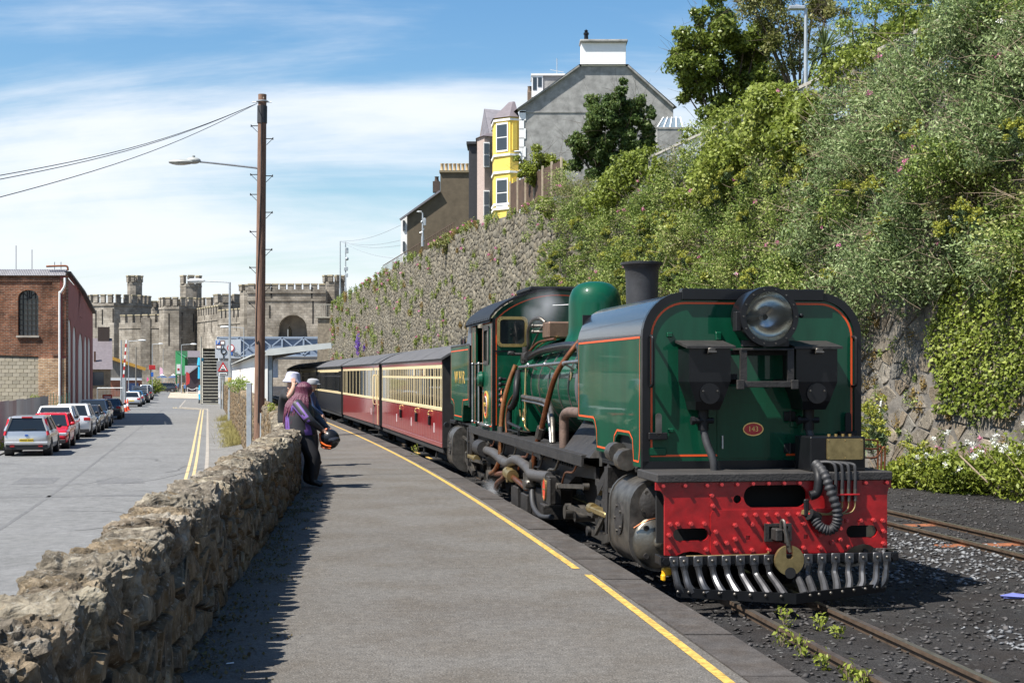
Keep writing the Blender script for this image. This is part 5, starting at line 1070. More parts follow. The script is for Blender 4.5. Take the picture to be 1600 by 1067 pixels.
def sg(px_, py_): v_ = P(px_, py_, YS-.08)-og; return v_.x, v_.z
cx_, cz_ = sg(349.4, 549); b = B(); b.prism(circ(cx_, cz_, .27, None, 24), -.10, -.07, holes=[circ(cx_, cz_, .18, None, 24)]); b.box(cx_-.04, cx_+.04, -.10, -.07, cz_-.62, cz_-.2); b.box(cx_-.04, cx_+.0, -.10, -.07, cz_+.2, cz_+.5); b.obj('roundabout_symbol', M_signblack, S1)
cx_, cz_ = sg(360.5, 543.5); b = B(); b.prism(circ(cx_, cz_, .32, None, 24), -.10, -.07, holes=[circ(cx_, cz_, .25, None, 24)]); rr = b.obj('limit_ring', M_signred, S1)
b = B(); b.prism(circ(cx_, cz_, .25, None, 24), -.09, -.07); b.obj('limit_disc', M_white, S1)
x_, z_ = sg(340.6, 535.4); text('P', .42, M_white, S1, (x_, -.10, z_), (R(90),0,0), ext=.01)
x_, z_ = sg(369.5, 550.8); text('Doc', .24, M_signblack, S1, (x_-.1, -.09, z_), (R(90),0,0), ext=.01); text('Victoria', .22, M_signblack, S1, (x_, -.09, z_-.2), (R(90),0,0), ext=.01)
og = P(348, 640, YS-1.2); og.z = ZR+.1
S2 = thing('warning_sign', 'grey board with red triangle warning sign below the direction sign', 'sign', og)
plate(S2, 338.7, 357.8, 564, 587.5, YS-1.2, mat('sign_dark_grey', (.25,.26,.27), .5), 'board', .05, og)
b = B(); x_ = 0; b.cyl((0, .1, 0), (0, .1, PZ(566, YS-1.2)-og.z), .07, 10); b.obj('post', M_galv, S2)
q = lambda px_, py_: ((P(px_, py_, YS-1.3)-og).x, (P(px_, py_, YS-1.3)-og).z)
b = B(); b.prism([q(348.4, 565.2), q(340, 580), q(356.8, 580)], -.12, -.08, holes=[[q(348.4, 568.8), q(342.9, 578.6), q(353.9, 578.6)]]); b.obj('red_triangle', M_signred, S2)
b = B(); b.prism([q(348.4, 568.8), q(342.9, 578.6), q(353.9, 578.6)], -.11, -.08); b.obj('white_triangle', M_white, S2)
x_, z_ = q(348.4, 576.4); b = B(); b.box(x_-.16, x_+.16, -.125, -.105, z_-.05, z_+.03); b.box(x_-.22, x_+.22, -.125, -.105, z_-.15, z_-.09); b.prism(circ(x_, z_+.17, .05), -.125, -.105); b.obj('triangle_symbol', M_signblack, S2)
plate(S2, 342, 354.5, 582.2, 586.3, YS-1.2, M_white, 'caption_plate', .02, og, .08)
x_, z_ = q(348.3, 584.3); b = B(); [b.box(x_-.28+.085*i, x_-.225+.085*i, -.135, -.115, z_-.045, z_+.05) for i in range(7)]; b.obj('caption', M_signblack, S2)
# ---- steep open stair to the bridge
M_tread = mat('stair_tread', (.36,.34,.28), .85, var=.3, scale=6)
M_moss = mat('mossy_edge', (.20,.19,.03), .95, var=.4, scale=6)
sq = P(329, 634, 146); sq.z = ZR
ST = thing('open_staircase', 'steep open tread staircase with mossy grey steps beside the pavement', 'staircase', sq, R(12))
wS = 24.5/F*146; ztop_ = PZ(543, 146)-ZR
for i in range(19):
    z = .12+i*(ztop_-.12)/18; y = i*.30; b = B(); b.box(-wS/2, wS/2, y, y+.27, z-.10, z, .01); b.obj('tread', M_moss if i in (0, 18) else M_tread, ST)
for s in (-1, 1):
    b = B(); b.prism([(-.15, 0), (.35, 0), (5.9, ztop_), (5.4, ztop_+.05)], s*wS/2, s*(wS/2+.09), 'x'); b.obj('stringer', M_galv if s > 0 else M_tread, ST)
b = B(); b.box(-wS/2, wS/2, 5.95, 6.0, 0, ztop_-.1); b.box(-wS/2, wS/2, 5.4, 6.4, ztop_-.12, ztop_); b.obj('landing', mat('stair_dark', (.03,.03,.028), .9), ST)
b = B(); b.cyl((-wS/2-.16, -.1, 0), (-wS/2-.16, -.1, ztop_+1.1), .07, 8); b.obj('side_post', M_tread, ST)
# ---- blue lattice footbridge
M_blue = mat('bridge_blue_paint', (.27,.33,.41), .5, var=.12)
YB = 190.0
bq = P(420, 555, YB)
BR = thing('lattice_bridge', 'pale blue lattice girder footbridge crossing behind the station roof', 'bridge', bq)
x0, x1 = PX(340, YB)-bq.x, PX(508, YB)-bq.x; zb_, zt_ = PZ(556, YB)-bq.z, PZ(526, YB)-bq.z
b = B(); b.box(x0, x1, 0, .25, zt_-.18, zt_); b.box(x0, x1, 0, .25, zb_-.1, zb_+.15); b.obj('chord', M_blue, BR)
b = B(); b.box(x0, x1, .35, .4, zb_, zt_-.1); b.obj('backing_boards', mat('bridge_boards', (.20,.25,.33), .6, var=.1, stretch=(30,1,1), scale=1), BR)
npan = 5; pw = (x1-x0)/npan
for i in range(npan+1): b = B(); b.box(x0+i*pw-.11, x0+i*pw+.11, -.05, .3, zb_-.1, zt_, .01); b.obj('post', M_blue, BR)
for i in range(npan):
    for (s0, s1) in ((zb_+.1, zt_-.15), (zt_-.15, zb_+.1)): b = B(); b.bar((x0+i*pw, -.02, s0), (x0+(i+1)*pw, -.02, s1), .06, .16); b.obj('diagonal', M_blue, BR)
b = B(); b.box(x0, x1, -.1, 3.5, zb_-.45, zb_-.15); b.obj('deck', mat('bridge_deck_dark', (.06,.065,.07), .7), BR)
b = B(); b.box(PX(340,YB)-bq.x, PX(432,YB)-bq.x, 1, 1.4, PZ(590,YB)-bq.z, zb_-.45); b.obj('shop_wall', mat('pale_grey_wall', (.45,.47,.50), .7), BR)
# pier and railed landing at the far end of the retaining wall
pq = Vector((PX(505, 163), 163, -.3)); PIER = thing('stone_pier', 'stone pier with small railed landing at far end of retaining wall', 'pier', pq)
b = B(); b.prism([(-.75, 0), (-.6, PZ(497,163)+.3), (.95, PZ(497,163)+.3), (.95, 0)], 0, 2.2); b.obj('masonry', mat('pier_stone', (.26,.22,.165), .9, var=.5, scale=2.5, bump=.8, bscale=3), PIER)
zt_ = PZ(497,163)+.3; b = B(); b.box(-.9, 1.2, -.2, 2.4, zt_, zt_+.15, .01); b.obj('landing', M_tread, PIER)
for i in range(9): b = B(); b.box(-.85+i*.25, -.80+i*.25, -.15, -.10, zt_+.15, zt_+1.5); b.obj('baluster', M_tread, PIER)
b = B(); b.box(-.9, 1.3, -.17, -.08, zt_+1.5, zt_+1.6); b.obj('handrail', M_tread, PIER)
# ================================================================ buildings
def brickmat(name, c1, c2, mortar, bw, bh, axis, rough=.9, stain=None, ms=.012, bump=.5, nscale=.5, stainc=(.4,.36,.33)):
    m = bpy.data.materials.new(name); m.use_nodes = True; MATS[name] = m
    n, l = m.node_tree.nodes, m.node_tree.links; bs = n['Principled BSDF']; bs.inputs['Roughness'].default_value = rough; bs.inputs['Specular IOR Level'].default_value = .2
    tc_ = n.new('ShaderNodeTexCoord'); sp = n.new('ShaderNodeSeparateXYZ'); cb_ = n.new('ShaderNodeCombineXYZ'); l.new(tc_.outputs['Object'], sp.inputs[0])
    if axis == 'xy':
        ad = n.new('ShaderNodeMath'); ad.operation = 'ADD'; l.new(sp.outputs[0], ad.inputs[0]); l.new(sp.outputs[1], ad.inputs[1]); l.new(ad.outputs[0], cb_.inputs[0])
    else: l.new(sp.outputs[0 if axis == 'x' else 1], cb_.inputs[0])
    l.new(sp.outputs[2], cb_.inputs[1])
    br = n.new('ShaderNodeTexBrick'); l.new(cb_.outputs[0], br.inputs['Vector']); br.inputs['Scale'].default_value = 1; br.inputs['Brick Width'].default_value = bw; br.inputs['Row Height'].default_value = bh
    br.inputs['Mortar Size'].default_value = ms; br.inputs['Color1'].default_value = (*c1, 1); br.inputs['Color2'].default_value = (*c2, 1); br.inputs['Mortar'].default_value = (*mortar, 1); br.inputs['Bias'].default_value = -.1
    out = br.outputs['Color']
    for sc_, lo, hi in ((nscale, stainc, (1.15,1.13,1.1)), (nscale*7, (.7,.68,.66), (1.2,1.2,1.2))):
        no = n.new('ShaderNodeTexNoise'); l.new(tc_.outputs['Object'], no.inputs['Vector']); no.inputs['Scale'].default_value = sc_; no.inputs['Detail'].default_value = 8; no.inputs['Roughness'].default_value = .65
        rp = n.new('ShaderNodeValToRGB'); e = rp.color_ramp.elements; e[0].position = .36; e[1].position = .62; e[0].color = (*lo, 1); e[1].color = (*hi, 1); l.new(no.outputs[0], rp.inputs[0])
        mm = n.new('ShaderNodeMix'); mm.data_type = 'RGBA'; mm.blend_type = 'MULTIPLY'; mm.inputs['Factor'].default_value = 1; l.new(out, mm.inputs['A']); l.new(rp.outputs[0], mm.inputs['B']); out = mm.outputs['Result']
    l.new(out, bs.inputs['Base Color'])
    bp = n.new('ShaderNodeBump'); bp.inputs['Strength'].default_value = bump; bp.inputs['Distance'].default_value = .03; l.new(br.outputs['Fac'], bp.inputs['Height']); bp.invert = True; l.new(bp.outputs[0], bs.inputs['Normal'])
    return m
M_brick = brickmat('red_brick_front', (.27,.095,.045), (.12,.045,.03), (.22,.17,.13), .30, .10, 'x', ms=.018, stainc=(.3,.28,.27))
M_brickw = brickmat('pale_brick_pier', (.44,.26,.13), (.26,.14,.08), (.42,.36,.28), .30, .10, 'x', ms=.02, stainc=(.55,.5,.45))
M_redpaint = mat('red_painted_wall', (.22,.055,.045), .8, var=.18, scale=1.2)
M_corr = mat('corrugated_sheet', (.34,.33,.34), .55, .25, var=.25, scale=1.4)
M_slate = mat('slate_roof', (.165,.155,.17), .7, var=.25, scale=3, bump=.2, bscale=4)
M_slateP = mat('purple_slate_roof', (.135,.115,.125), .7, var=.2, scale=3, bump=.2, bscale=4)
M_win = glassmat('window_dark_glass', (.035,.045,.055), .06)
M_wwood = mat('white_window_paint', (.78,.78,.76), .5, var=.05)
# ---- brick warehouse on the left
Y1, Y2 = 86.0, 113.0
X1, X2 = PX(103.5, Y1), PX(145, Y2)
HB = PZ(428, Y1)-ZR
WH = thing('brick_warehouse', 'old brown brick warehouse with arched window and red painted side wall', 'building', (X1, Y1, ZR))
lx = lambda px: PX(px, Y1)-X1
lz = lambda py: PZ(py, Y1)-ZR
xL = lx(-60)
arch = [(lx(28), lz(524)), (lx(60), lz(524)), (lx(60), lz(466))]+[((lx(28)+lx(60))/2+(lx(60)-lx(28))/2*math.cos(R(a)), lz(466)+(lz(453)-lz(466))*1.0*math.sin(R(a))) for a in range(15, 166, 15)]+[(lx(28), lz(466))]
b = B(); b.prism([(xL, 0), (0, 0), (0, HB), (xL, HB)], 0, .4, holes=[arch, [(xL+.4, .05), (lx(60), .05), (lx(60), lz(557)), (xL+.4, lz(553))]]); b.obj('front_wall', M_brick, WH)
b = B(); b.box(lx(60)+.01, -.01, -.06, -.002, 0, lz(560), .01); b.obj('pale_pier', M_brickw, WH)
b = B(); b.box(lx(82), -.03, -.05, -.002, lz(556), HB-.35); b.box(xL, 0, -.07, -.002, HB-.45, HB-.28); b.obj('brick_pilaster', M_brick, WH)
b = B(); ho = [(x, z) for x, z in arch]; big = [(( x-lx(44))*1.12+lx(44), (z-lz(490))*1.06+lz(490)) for x, z in arch]
b.prism(big[2:], -.03, -.001, holes=[]); 
wv = B(); wv.box(lx(26), lx(62), -.12, 0, lz(527.5), lz(524.5), .01); wn = wv.obj('window_sill', M_kerb, WH)
b = B(); b.prism(arch, .22, .24); wg = b.obj('arched_window', M_win, WH)
for i in range(1, 5): x = lx(28)+(lx(60)-lx(28))*i/5; b = B(); b.box(x-.03, x+.03, .17, .215, lz(524), lz(455 if i in (2,3) else 458)); b.obj('glazing_bar', M_grimy, wg)
for i in range(1, 8): z = lz(524)+(lz(459)-lz(524))*i/8; b = B(); b.box(lx(28), lx(60), .165, .21, z-.025, z+.025); b.obj('glazing_bar', M_grimy, wg)
for a in (45, 90, 135):
    b = B(); c_ = Vector((lx(44), .18, lz(466))); b.bar(c_, c_+Vector((.6*math.cos(R(a)), 0, .55*math.sin(R(a)))), .05, .04); b.obj('glazing_bar', M_grimy, wg)
M_block = mat('concrete_block', (.40,.36,.28), .9, var=.2, scale=3, orand=2, tint=[(.85,.85,.85), (1.05,1.03,1.0), (.75,.74,.72), (1.0,.98,.93)], bump=.2)
bme = B().box(-.215, .215, 0, .1, -.105, .105, .008).mesh('concrete_block')
nb = int((lx(60)-(xL+.4))/.45)
for r_ in range(int(lz(556)/.23)):
    for i in range(nb+1):
        x = lx(60)-.24-i*.45-(.225 if r_ % 2 else 0)
        if x-.215 > xL+.4: link('concrete_block', bme, M_block, WH, loc=(x, .06, .13+r_*.23))
    if r_ % 2: link('concrete_block', bme, M_block, WH, loc=(lx(60)-.125, .06, .13+r_*.23)).scale = (.46, 1, 1)
b = B(); b.box(xL+.4, lx(60), .15, .3, 0, lz(553)); b.obj('block_backing', M_mortar2, WH)
dx2, dy2 = X2-X1, Y2-Y1; sl2 = dx2/dy2
rl = math.hypot(dx2, dy2); rot2 = math.atan2(-dx2, dy2)
SD = bpy.data.objects.new('side_wall', None)
def side_arch(y0, y1, zs, zt): return [(y0, .05), (y1, .05), (y1, zs)]+[((y0+y1)/2+(y1-y0)/2*math.cos(R(a)), zs+(zt-zs)*math.sin(R(a))) for a in range(18, 163, 18)]+[(y0, zs)]
sa = [side_arch(1.2, 4.2, 5.6, 6.6), side_arch(5.6, 8.6, 5.3, 6.3), side_arch(10.8, 15.5, 4.6, 6.0), side_arch(17.2, 20.2, 5.0, 6.0), side_arch(21.6, 24.6, 5.0, 6.0)]
b = B(); b.prism([(0, 0), (rl, 0), (rl, HB*.86), (rl*.5, HB*.955), (0, HB-.15)], -.001, -.35, 'x', holes=sa+[rrect(10.9, 14.6, 7.1, 9.2, .02, 1)]); sw = b.obj('side_wall', M_redpaint, WH); sw.rotation_euler = (0, 0, rot2)
b = B()
for q in sa: b.prism(q, -.05, -.08, 'x')
q = b.obj('arch_infill', mat('pale_render', (.62,.60,.56), .8, var=.15, scale=2), WH); q.rotation_euler = (0,0,rot2)
b = B(); b.prism(rrect(10.9, 14.6, 7.1, 9.2, .02, 1), -.15, -.2, 'x'); q = b.obj('high_window', mat('pale_glass', (.45,.5,.52), .2), WH); q.rotation_euler = (0,0,rot2)
b = B(); b.bar((.1, 0, HB+.1), (.1, rl*.5, HB*.955+.12), .35, .12); b.bar((.1, rl*.5, HB*.955+.12), (.1, rl, HB*.86+.1), .35, .12); q = b.obj('verge', M_grimy, WH); q.rotation_euler = (0,0,rot2)
b = B(); nz = 60
for i in range(nz):
    xa, xb_ = xL+(0-xL)*i/nz, xL+(0-xL)*(i+1)/nz; xm = (xa+xb_)/2
    b.add([(xa, -.15, HB-.1), (xm, -.21, HB-.1), (xb_, -.15, HB-.1), (xb_, .25, HB+.28), (xm, .19, HB+.30), (xa, .25, HB+.28)], [(0,1,4,5),(1,2,3,4)])
b.obj('roof_edge', M_corr, WH)
b = B(); b.box(xL, -.1, .2, .6, HB-.1, HB+.27); b.add([(xL, .25, HB+.2), (-.3, .25, HB+.2), (-.3-math.sin(rot2)*rl, math.cos(rot2)*rl, HB*.86), (xL-6, math.cos(rot2)*rl, HB*.86)], [(0,1,2,3)]); b.obj('roof', M_corr, WH)
b = B(); b.tube([(-.05, -.12, HB-.25), (-.05, -.18, HB-.75), (-.30, -.16, HB-1.15), (-.36, -.14, HB-1.4), (-.36, -.14, 4), (-.36, -.14, 0)], .065, 8); b.obj('downpipe', M_white, WH)
b = B(); b.tube([(-1.2, 0, HB+.45), (-.3, 0, HB+.48), (.05, 0, HB+.45), (.1, 0, HB+.2)], .06, 8); b.obj('rusty_pipe', M_rust, WH)
for px_, h_ in ((21.5, 1.55), (46.5, 1.3), (82, .55), (92, .55)): b = B(); b.cyl((lx(px_), .4, HB+.2), (lx(px_), .4, HB+.2+h_), .02, 5); b.obj('aerial_rod', M_grimy, WH)
b = B(); b.box(xL, xL+.2, .4, 20, 0, HB); b.obj('rear_side', M_brick, WH)
# ---- fences in front of it
M_fence = mat('weathered_sheet_fence', (.40,.38,.37), .7, .1, var=.2, scale=.8, stretch=(1,1,.3), tint=[(.62,.45,.45), (.95,.93,.92), (.78,.74,.74), (1.0,1.0,1.0)], orand=2)
M_gfence = mat('green_fence', (.02,.14,.085), .6, var=.3, scale=4)
FA, FBp = Vector((PX(-30, 57), 57, ZR)), Vector((PX(75, 80), 80, ZR))
FE = thing('sheet_fence', 'grey corrugated sheet metal fence behind the silver car', 'fence', FA)
nf = 18
for i in range(nf):
    p, q = (FBp-FA)*(i/nf), (FBp-FA)*((i+.97)/nf); h_ = 1.95+.02*math.sin(i*1.7); b = B(); m_ = 5; d_ = (q-p)/ (2*m_)
    nrm = Vector((d_.y, -d_.x, 0)).normalized()*.03
    pts_ = [p+d_*k+(nrm if k % 2 else nrm*0) for k in range(2*m_+1)]
    b.loft([[v_+Vector((0,0,z_)) for v_ in pts_] for z_ in (.05, h_)], 0, False, False, False, closed=False); b.obj('panel', M_fence, FE)
GF = thing('green_fence', 'dark green metal fence panels beside the warehouse corner', 'fence', FBp)
xe = PX(112, 84)-FBp.x
for i in range(9): b = B(); x0 = xe*i/9; b.box(x0+.01, x0+xe/9-.01, -.02+4*i/9, .02+4*i/9, .05, 2.0+.1*math.sin(i), .006); b.obj('panel', M_gfence, GF)
# ---- generic gabled block
def block(name, label, px0, px1, py_base, py_eave, Y, depth, m_wall, m_roof, ridge=0, cat='building', zb=None, roofh=None, over=.2):
    q = P((px0+px1)/2, py_base, Y)
    if zb is not None: q.z = zb
    t = thing(name, label, cat, q, math.atan((800-(px0+px1)/2)/F)); w_ = (px1-px0)/F*Y/2; h_ = PZ(py_eave, Y)-q.z
    b = B(); b.box(-w_, w_, 0, depth, 0, h_); b.obj('wall', m_wall, t)
    return t, w_, h_
# slate-roofed stone house
M_rubble = mat('rubble_stone_wall', (.24,.18,.12), .9, var=.5, scale=1.6, bump=.6, bscale=3)
t, w_, h_ = block('stone_cottage', 'small stone cottage with purple slate roof beyond the warehouse', 128, 172, 640, 577, 150, 9, M_rubble, M_slateP, zb=ZR)
b = B(); b.add([(-w_-.2, -.3, h_), (w_+.2, -.3, h_), (w_+.2, 4.5, h_+3.4), (-w_-.2, 4.5, h_+3.4), (w_+.2, 9.3, h_), (-w_-.2, 9.3, h_)], [(0,1,2,3),(3,2,4,5)]); b.add([(w_, 0, h_), (w_, 9, h_), (w_, 4.5, h_+3.3)], [(0,1,2)], 1); rf = b.obj('roof', [M_slateP, M_rubble], t)
b = B(); b.box(w_-1.3, w_-.1, 4.0, 5.0, h_+3.0, h_+4.6); b.obj('chimney', mat('dark_brick', (.07,.05,.04), .9), rf)
b = B(); b.box(w_-1.7, w_-1.5, .8, 1.0, h_+.8, h_+1.9); b.obj('roof_vent', M_cdark, rf)
b = B(); b.box(w_-2.0, w_-.7, -.05, 0, h_-1.7, h_-.3); b.obj('window', M_win, t)
b = B(); b.box(w_, w_+.02, 1, 8, .2, h_); b.obj('gable_dark_sheet', M_cdark, t)  # thin dark sheet over the right gable wall
# timber shed with yellow verge
t, w_, h_ = block('timber_shed', 'brown boarded shed with yellow roof edge behind the parked cars', 171, 221, 612, 592, 205, 14, mat('red_brown_boards', (.32,.125,.07), .8, var=.3, scale=2, stretch=(4,4,.5)), M_slate, zb=ZR)
M_gboard = mat('grey_boards', (.20,.185,.16), .9, var=.35, scale=2, stretch=(5,5,.4))
b = B(); zr = PZ(559, 205)-ZR; zl = PZ(578, 205)-ZR; b.prism([(-w_, h_), (w_, h_), (w_, zl), (-w_, zr)], -.1, 14); b.obj('upper_boards', M_gboard, t)
b = B(); b.bar((-w_-.2, -.3, zr+.15), (w_+.5, -.3, zl+.1), .5, .45); b.obj('verge', mat('yellow_verge', (.55,.30,.05), .7), t)
b = B(); b.box(-w_, w_, -.25, -.1, h_-.2, h_+.15); b.obj('white_band', M_wwood, t)
b = B(); b.box(-w_+2.6, w_-.5, -2.0, -.8, 0, 1.9); b.obj('blue_container', mat('container_blue', (.02,.05,.14), .6), t)
# green building, dark shed, pale kiosk
M_gclad = mat('green_cladding', (.06,.36,.13), .55, var=.08)
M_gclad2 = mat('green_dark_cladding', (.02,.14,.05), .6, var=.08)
q = P(287, 610, 255); q.z = ZR
t = thing('green_building', 'bright green clad building with white poster below the castle', 'building', q, R(13))
fxp = lambda px, py: ((PX(px, 255)-q.x), PZ(py, 255)-ZR)
b = B(); b.prism([fxp(274.5, 586), fxp(289, 586), fxp(289, 558), fxp(274.5, 548)], 0, 8); b.obj('wall', M_gclad, t)
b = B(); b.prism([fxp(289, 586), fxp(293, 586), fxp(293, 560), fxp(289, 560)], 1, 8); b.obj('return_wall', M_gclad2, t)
a_, c_, d_ = fxp(274.5, 548), fxp(293, 548), fxp(289, 558); b = B(); b.add([(a_[0], -.1, a_[1]), (c_[0], 3, c_[1]), (c_[0], 3, d_[1]+.1), (d_[0], -.1, d_[1])], [(0,1,2,3)]); b.obj('roof', mat('green_roof', (.12,.46,.2), .5), t)
a_, c_ = fxp(276.2, 584), fxp(282.3, 569); b = B(); b.box(a_[0], c_[0], -.1, -.02, a_[1], c_[1]); po = b.obj('poster', M_white, t)
b = B(); b.box(a_[0]+.15, a_[0]+.5, -.13, -.11, a_[1]+.6, a_[1]+1.0); b.obj('poster_print', M_signred, po)
a_, c_ = fxp(274.5, 610), fxp(276, 586); b = B(); b.box(a_[0], a_[0]+.3, .5, .8, 0, c_[1]); b.box(fxp(287,0)[0], fxp(288,0)[0], .5, .8, 0, c_[1]); b.obj('leg', M_gclad2, t)
q = P(303, 610, 262); q.z = ZR; t = thing('slate_roofed_house', 'grey house with slate roof and wide window right of the green building', 'building', q, R(12.5))
fxp = lambda px, py, Y=262: ((PX(px, Y)-q.x), PZ(py, Y)-ZR)
a_, c_ = fxp(292.5, 612), fxp(313, 557); b = B(); b.box(a_[0], c_[0], .3, 8, 0, c_[1]); b.obj('wall', mat('grey_render', (.30,.29,.31), .8), t)
a_, c_ = fxp(292, 558), fxp(313.5, 547.5); b = B(); b.add([(a_[0], -.2, a_[1]), (c_[0], -.2, a_[1]), (c_[0], 4, c_[1]), (a_[0], 4, c_[1])], [(0,1,2,3)]); b.obj('roof', M_slateP, t)
for px0, px1 in ((294, 304), (304.8, 311)): a_, c_ = fxp(px0, 567), fxp(px1, 559.5); b = B(); b.box(a_[0], c_[0], .2, .29, a_[1], c_[1]); b.obj('window', M_win, t)
q = P(303, 611, 240); q.z = ZR; t = thing('dark_shed', 'dark purple brown shed with sloping roof beyond the staircase', 'building', q, R(12.5))
fxp = lambda px, py, Y=240: ((PX(px, Y)-q.x), PZ(py, Y)-ZR)
b = B(); b.prism([fxp(291, 611), fxp(322, 611), fxp(322, 565), fxp(318, 565), fxp(295, 583), fxp(291, 586)], 0, 6); b.obj('wall', mat('aubergine_boards', (.055,.04,.05), .8, var=.2), t)
a_, c_ = fxp(293.5, 584), fxp(319, 564.5); b = B(); b.bar((a_[0], -.15, a_[1]), (c_[0], -.15, c_[1]), .4, .18); b.obj('verge', M_galv, t)
a_, c_ = fxp(289, 584), fxp(312, 571); b = B(); b.add([(a_[0], .5, a_[1]), (c_[0], .5, a_[1]), (c_[0], 4, c_[1]), (a_[0], 4, c_[1])], [(0,1,2,3)]); b.obj('lean_to_roof', M_slate, t)
a_, c_ = fxp(308.5, 584), fxp(311.5, 578.5); b = B(); b.box(a_[0], c_[0], -.06, 0, a_[1], c_[1]); b.obj('window', M_win, t)
# ---- castle
M_castle = brickmat('castle_stone', (.335,.31,.27), (.24,.222,.195), (.21,.197,.175), 1.1, .52, 'xy', ms=.03, nscale=.09, stainc=(.55,.53,.50), bump=.6)
M_castled = mat('castle_dark_slit', (.02,.018,.016), .95)
M_ccap = mat('castle_weathered_cap', (.38,.33,.22), .95, var=.4, scale=.8)
cq = P(300, 612, 320); cq.z = ZR
CA = thing('castle', 'great grey stone castle with many towers and crenellated walls', 'castle', cq)
def cobj(b, name, m_=None): return b.obj(name, m_ or M_castle, CA)
def merlons(pts, z, mw=1.6, gap=1.25, h=1.7, th=.8, closed=False):
    mw, gap = mw*.74, gap*.74
    seg = list(zip(pts[:-1], pts[1:]))+([(pts[-1], pts[0])] if closed else [])
    for a, c in seg:
        a, c = Vector((*a, z)), Vector((*c, z)); l_ = (c-a).length; d = (c-a)/l_; n_ = max(1, round(l_/(mw+gap))); nr = Vector((-d.y, d.x, 0))
        for k in range(n_):
            m0 = a+d*(l_*(k+.5)/n_); hw = mw/2*(l_/n_)/(mw+gap)
            b = B(); b.obox(m0+Vector((0,0,h/2)), d, nr, Vector((0,0,1)), hw, th/2, h/2); b.obox(m0+Vector((0,0,h+.12)), d, nr, Vector((0,0,1)), hw+.08, th/2+.1, .13, 1); b.obj('merlon', [M_castle, M_ccap], CA)
def cx(px, Y): return PX(px, Y)-cq.x
def ctower(px0, px1, py_top, Y, n=8, rot=22.5, zbase=None, mer=True, mw=1.6, h=1.7, slits=()):
    r = (px1-px0)/2/F*Y/math.cos(PI/n); c = (cx((px0+px1)/2, Y), Y-cq.y); zt = PZ(py_top, Y)-ZR-h; z0 = zbase if zbase is not None else 0
    pts = [(c[0]+r*math.cos(R(rot)+2*PI*i/n), c[1]+r*math.sin(R(rot)+2*PI*i/n)) for i in range(n)]
    b = B(); b.prism(pts, z0, zt, 'z'); b.prism([(c[0]+(x-c[0])*1.03, c[1]+(y-c[1])*1.03) for x, y in pts], zt-.7, zt-.2, 'z'); tw = cobj(b, 'tower')
    if mer: merlons([(c[0]+(x-c[0])*.97, c[1]+(y-c[1])*.97) for x, y in pts], zt, mw, mw*.75, h, .7, True)
    for (px, py, hh) in slits:
        z = PZ(py, Y)-ZR; xs_ = cx(px, Y-r*.9); yb = 1e9
        for (xa, ya), (xb_, yb_) in zip(pts, pts[1:]+pts[:1]):
            if min(xa, xb_) <= xs_ < max(xa, xb_): yb = min(yb, ya+(yb_-ya)*(xs_-xa)/(xb_-xa))
        if yb < 1e8: b = B(); b.box(xs_-.15, xs_+.15, yb-.06, yb+.3, z-hh/2, z+hh/2); cobj(b, 'arrow_slit', M_castled)
    return c, r, zt
def cwall(px0, Ya, px1, Yb, py_top, th=3, mw=1.7, h=1.6, zb=0, slits=()):
    a, c = Vector((cx(px0, Ya), Ya-cq.y, 0)), Vector((cx(px1, Yb), Yb-cq.y, 0)); zt = PZ(py_top, (Ya+Yb)/2)-ZR-h
    d = (c-a).normalized(); nr = Vector((-d.y, d.x, 0)); b = B(); b.obox((a+c)/2+nr*th/2+Vector((0,0,(zt+zb)/2)), d, nr, Vector((0,0,1)), (c-a).length/2, th/2, (zt-zb)/2)
    b.obox((a+c)/2+nr*(th/2-.15)+Vector((0,0,zt-1.2)), d, nr, Vector((0,0,1)), (c-a).length/2, th/2, .15); cobj(b, 'curtain_wall')
    merlons([(a.x+nr.x*.4, a.y+nr.y*.4), (c.x+nr.x*.4, c.y+nr.y*.4)], zt, mw, mw*.6, h)
    for (px, py, hh) in slits:
        t_ = (px-px0)/(px1-px0); Yx = Ya+(Yb-Ya)*t_; b = B(); z = PZ(py, Yx)-ZR; b.box(cx(px, Yx)-.14, cx(px, Yx)+.14, Yx-cq.y-.06, Yx-cq.y+.4, z-hh/2, z+hh/2); cobj(b, 'arrow_slit', M_castled)
ctower(139, 231, 464, 336, 8, 8, slits=((160, 497, 3.4), (178, 495, 3.2), (171, 522, 3), (172, 545, 3), (149, 500, 4)))
ctower(200, 221, 432.5, 338, 8, 22.5, zbase=16, mw=.9, h=1.3)
cwall(186, 327, 256, 322, 493, slits=((235, 517, 3), (230, 535, 3.2)))
b = B(); b.box(cx(223, 325), cx(238, 325), 3.2, 5.5, 0, PZ(497, 325)-ZR); cobj(b, 'buttress')
ctower(235.5, 252.5, 472, 350, 8, 22.5, mw=.9, h=1.3)
ctower(252, 311, 467.5, 318, 8, 10, slits=((264, 505, 4), (284.5, 503, 4), (300, 505, 4), (264, 530, 3), (284, 540, 3)))
ctower(284, 312.5, 432.5, 322, 6, 15, zbase=16, mw=1.3, h=1.7)
cwall(308, 330, 356, 326, 466, zb=8)
cwall(307, 316, 342, 300, 481, slits=((320, 506, 3.6), (331, 508, 3)))
ctower(336, 378, 462, 318, 8, 22.5, mw=1.5, slits=((352, 500, 3.5), (362, 480, 2.5)))
cwall(340, 300, 392, 288, 484, slits=((370, 505, 3), (380, 530, 3)))
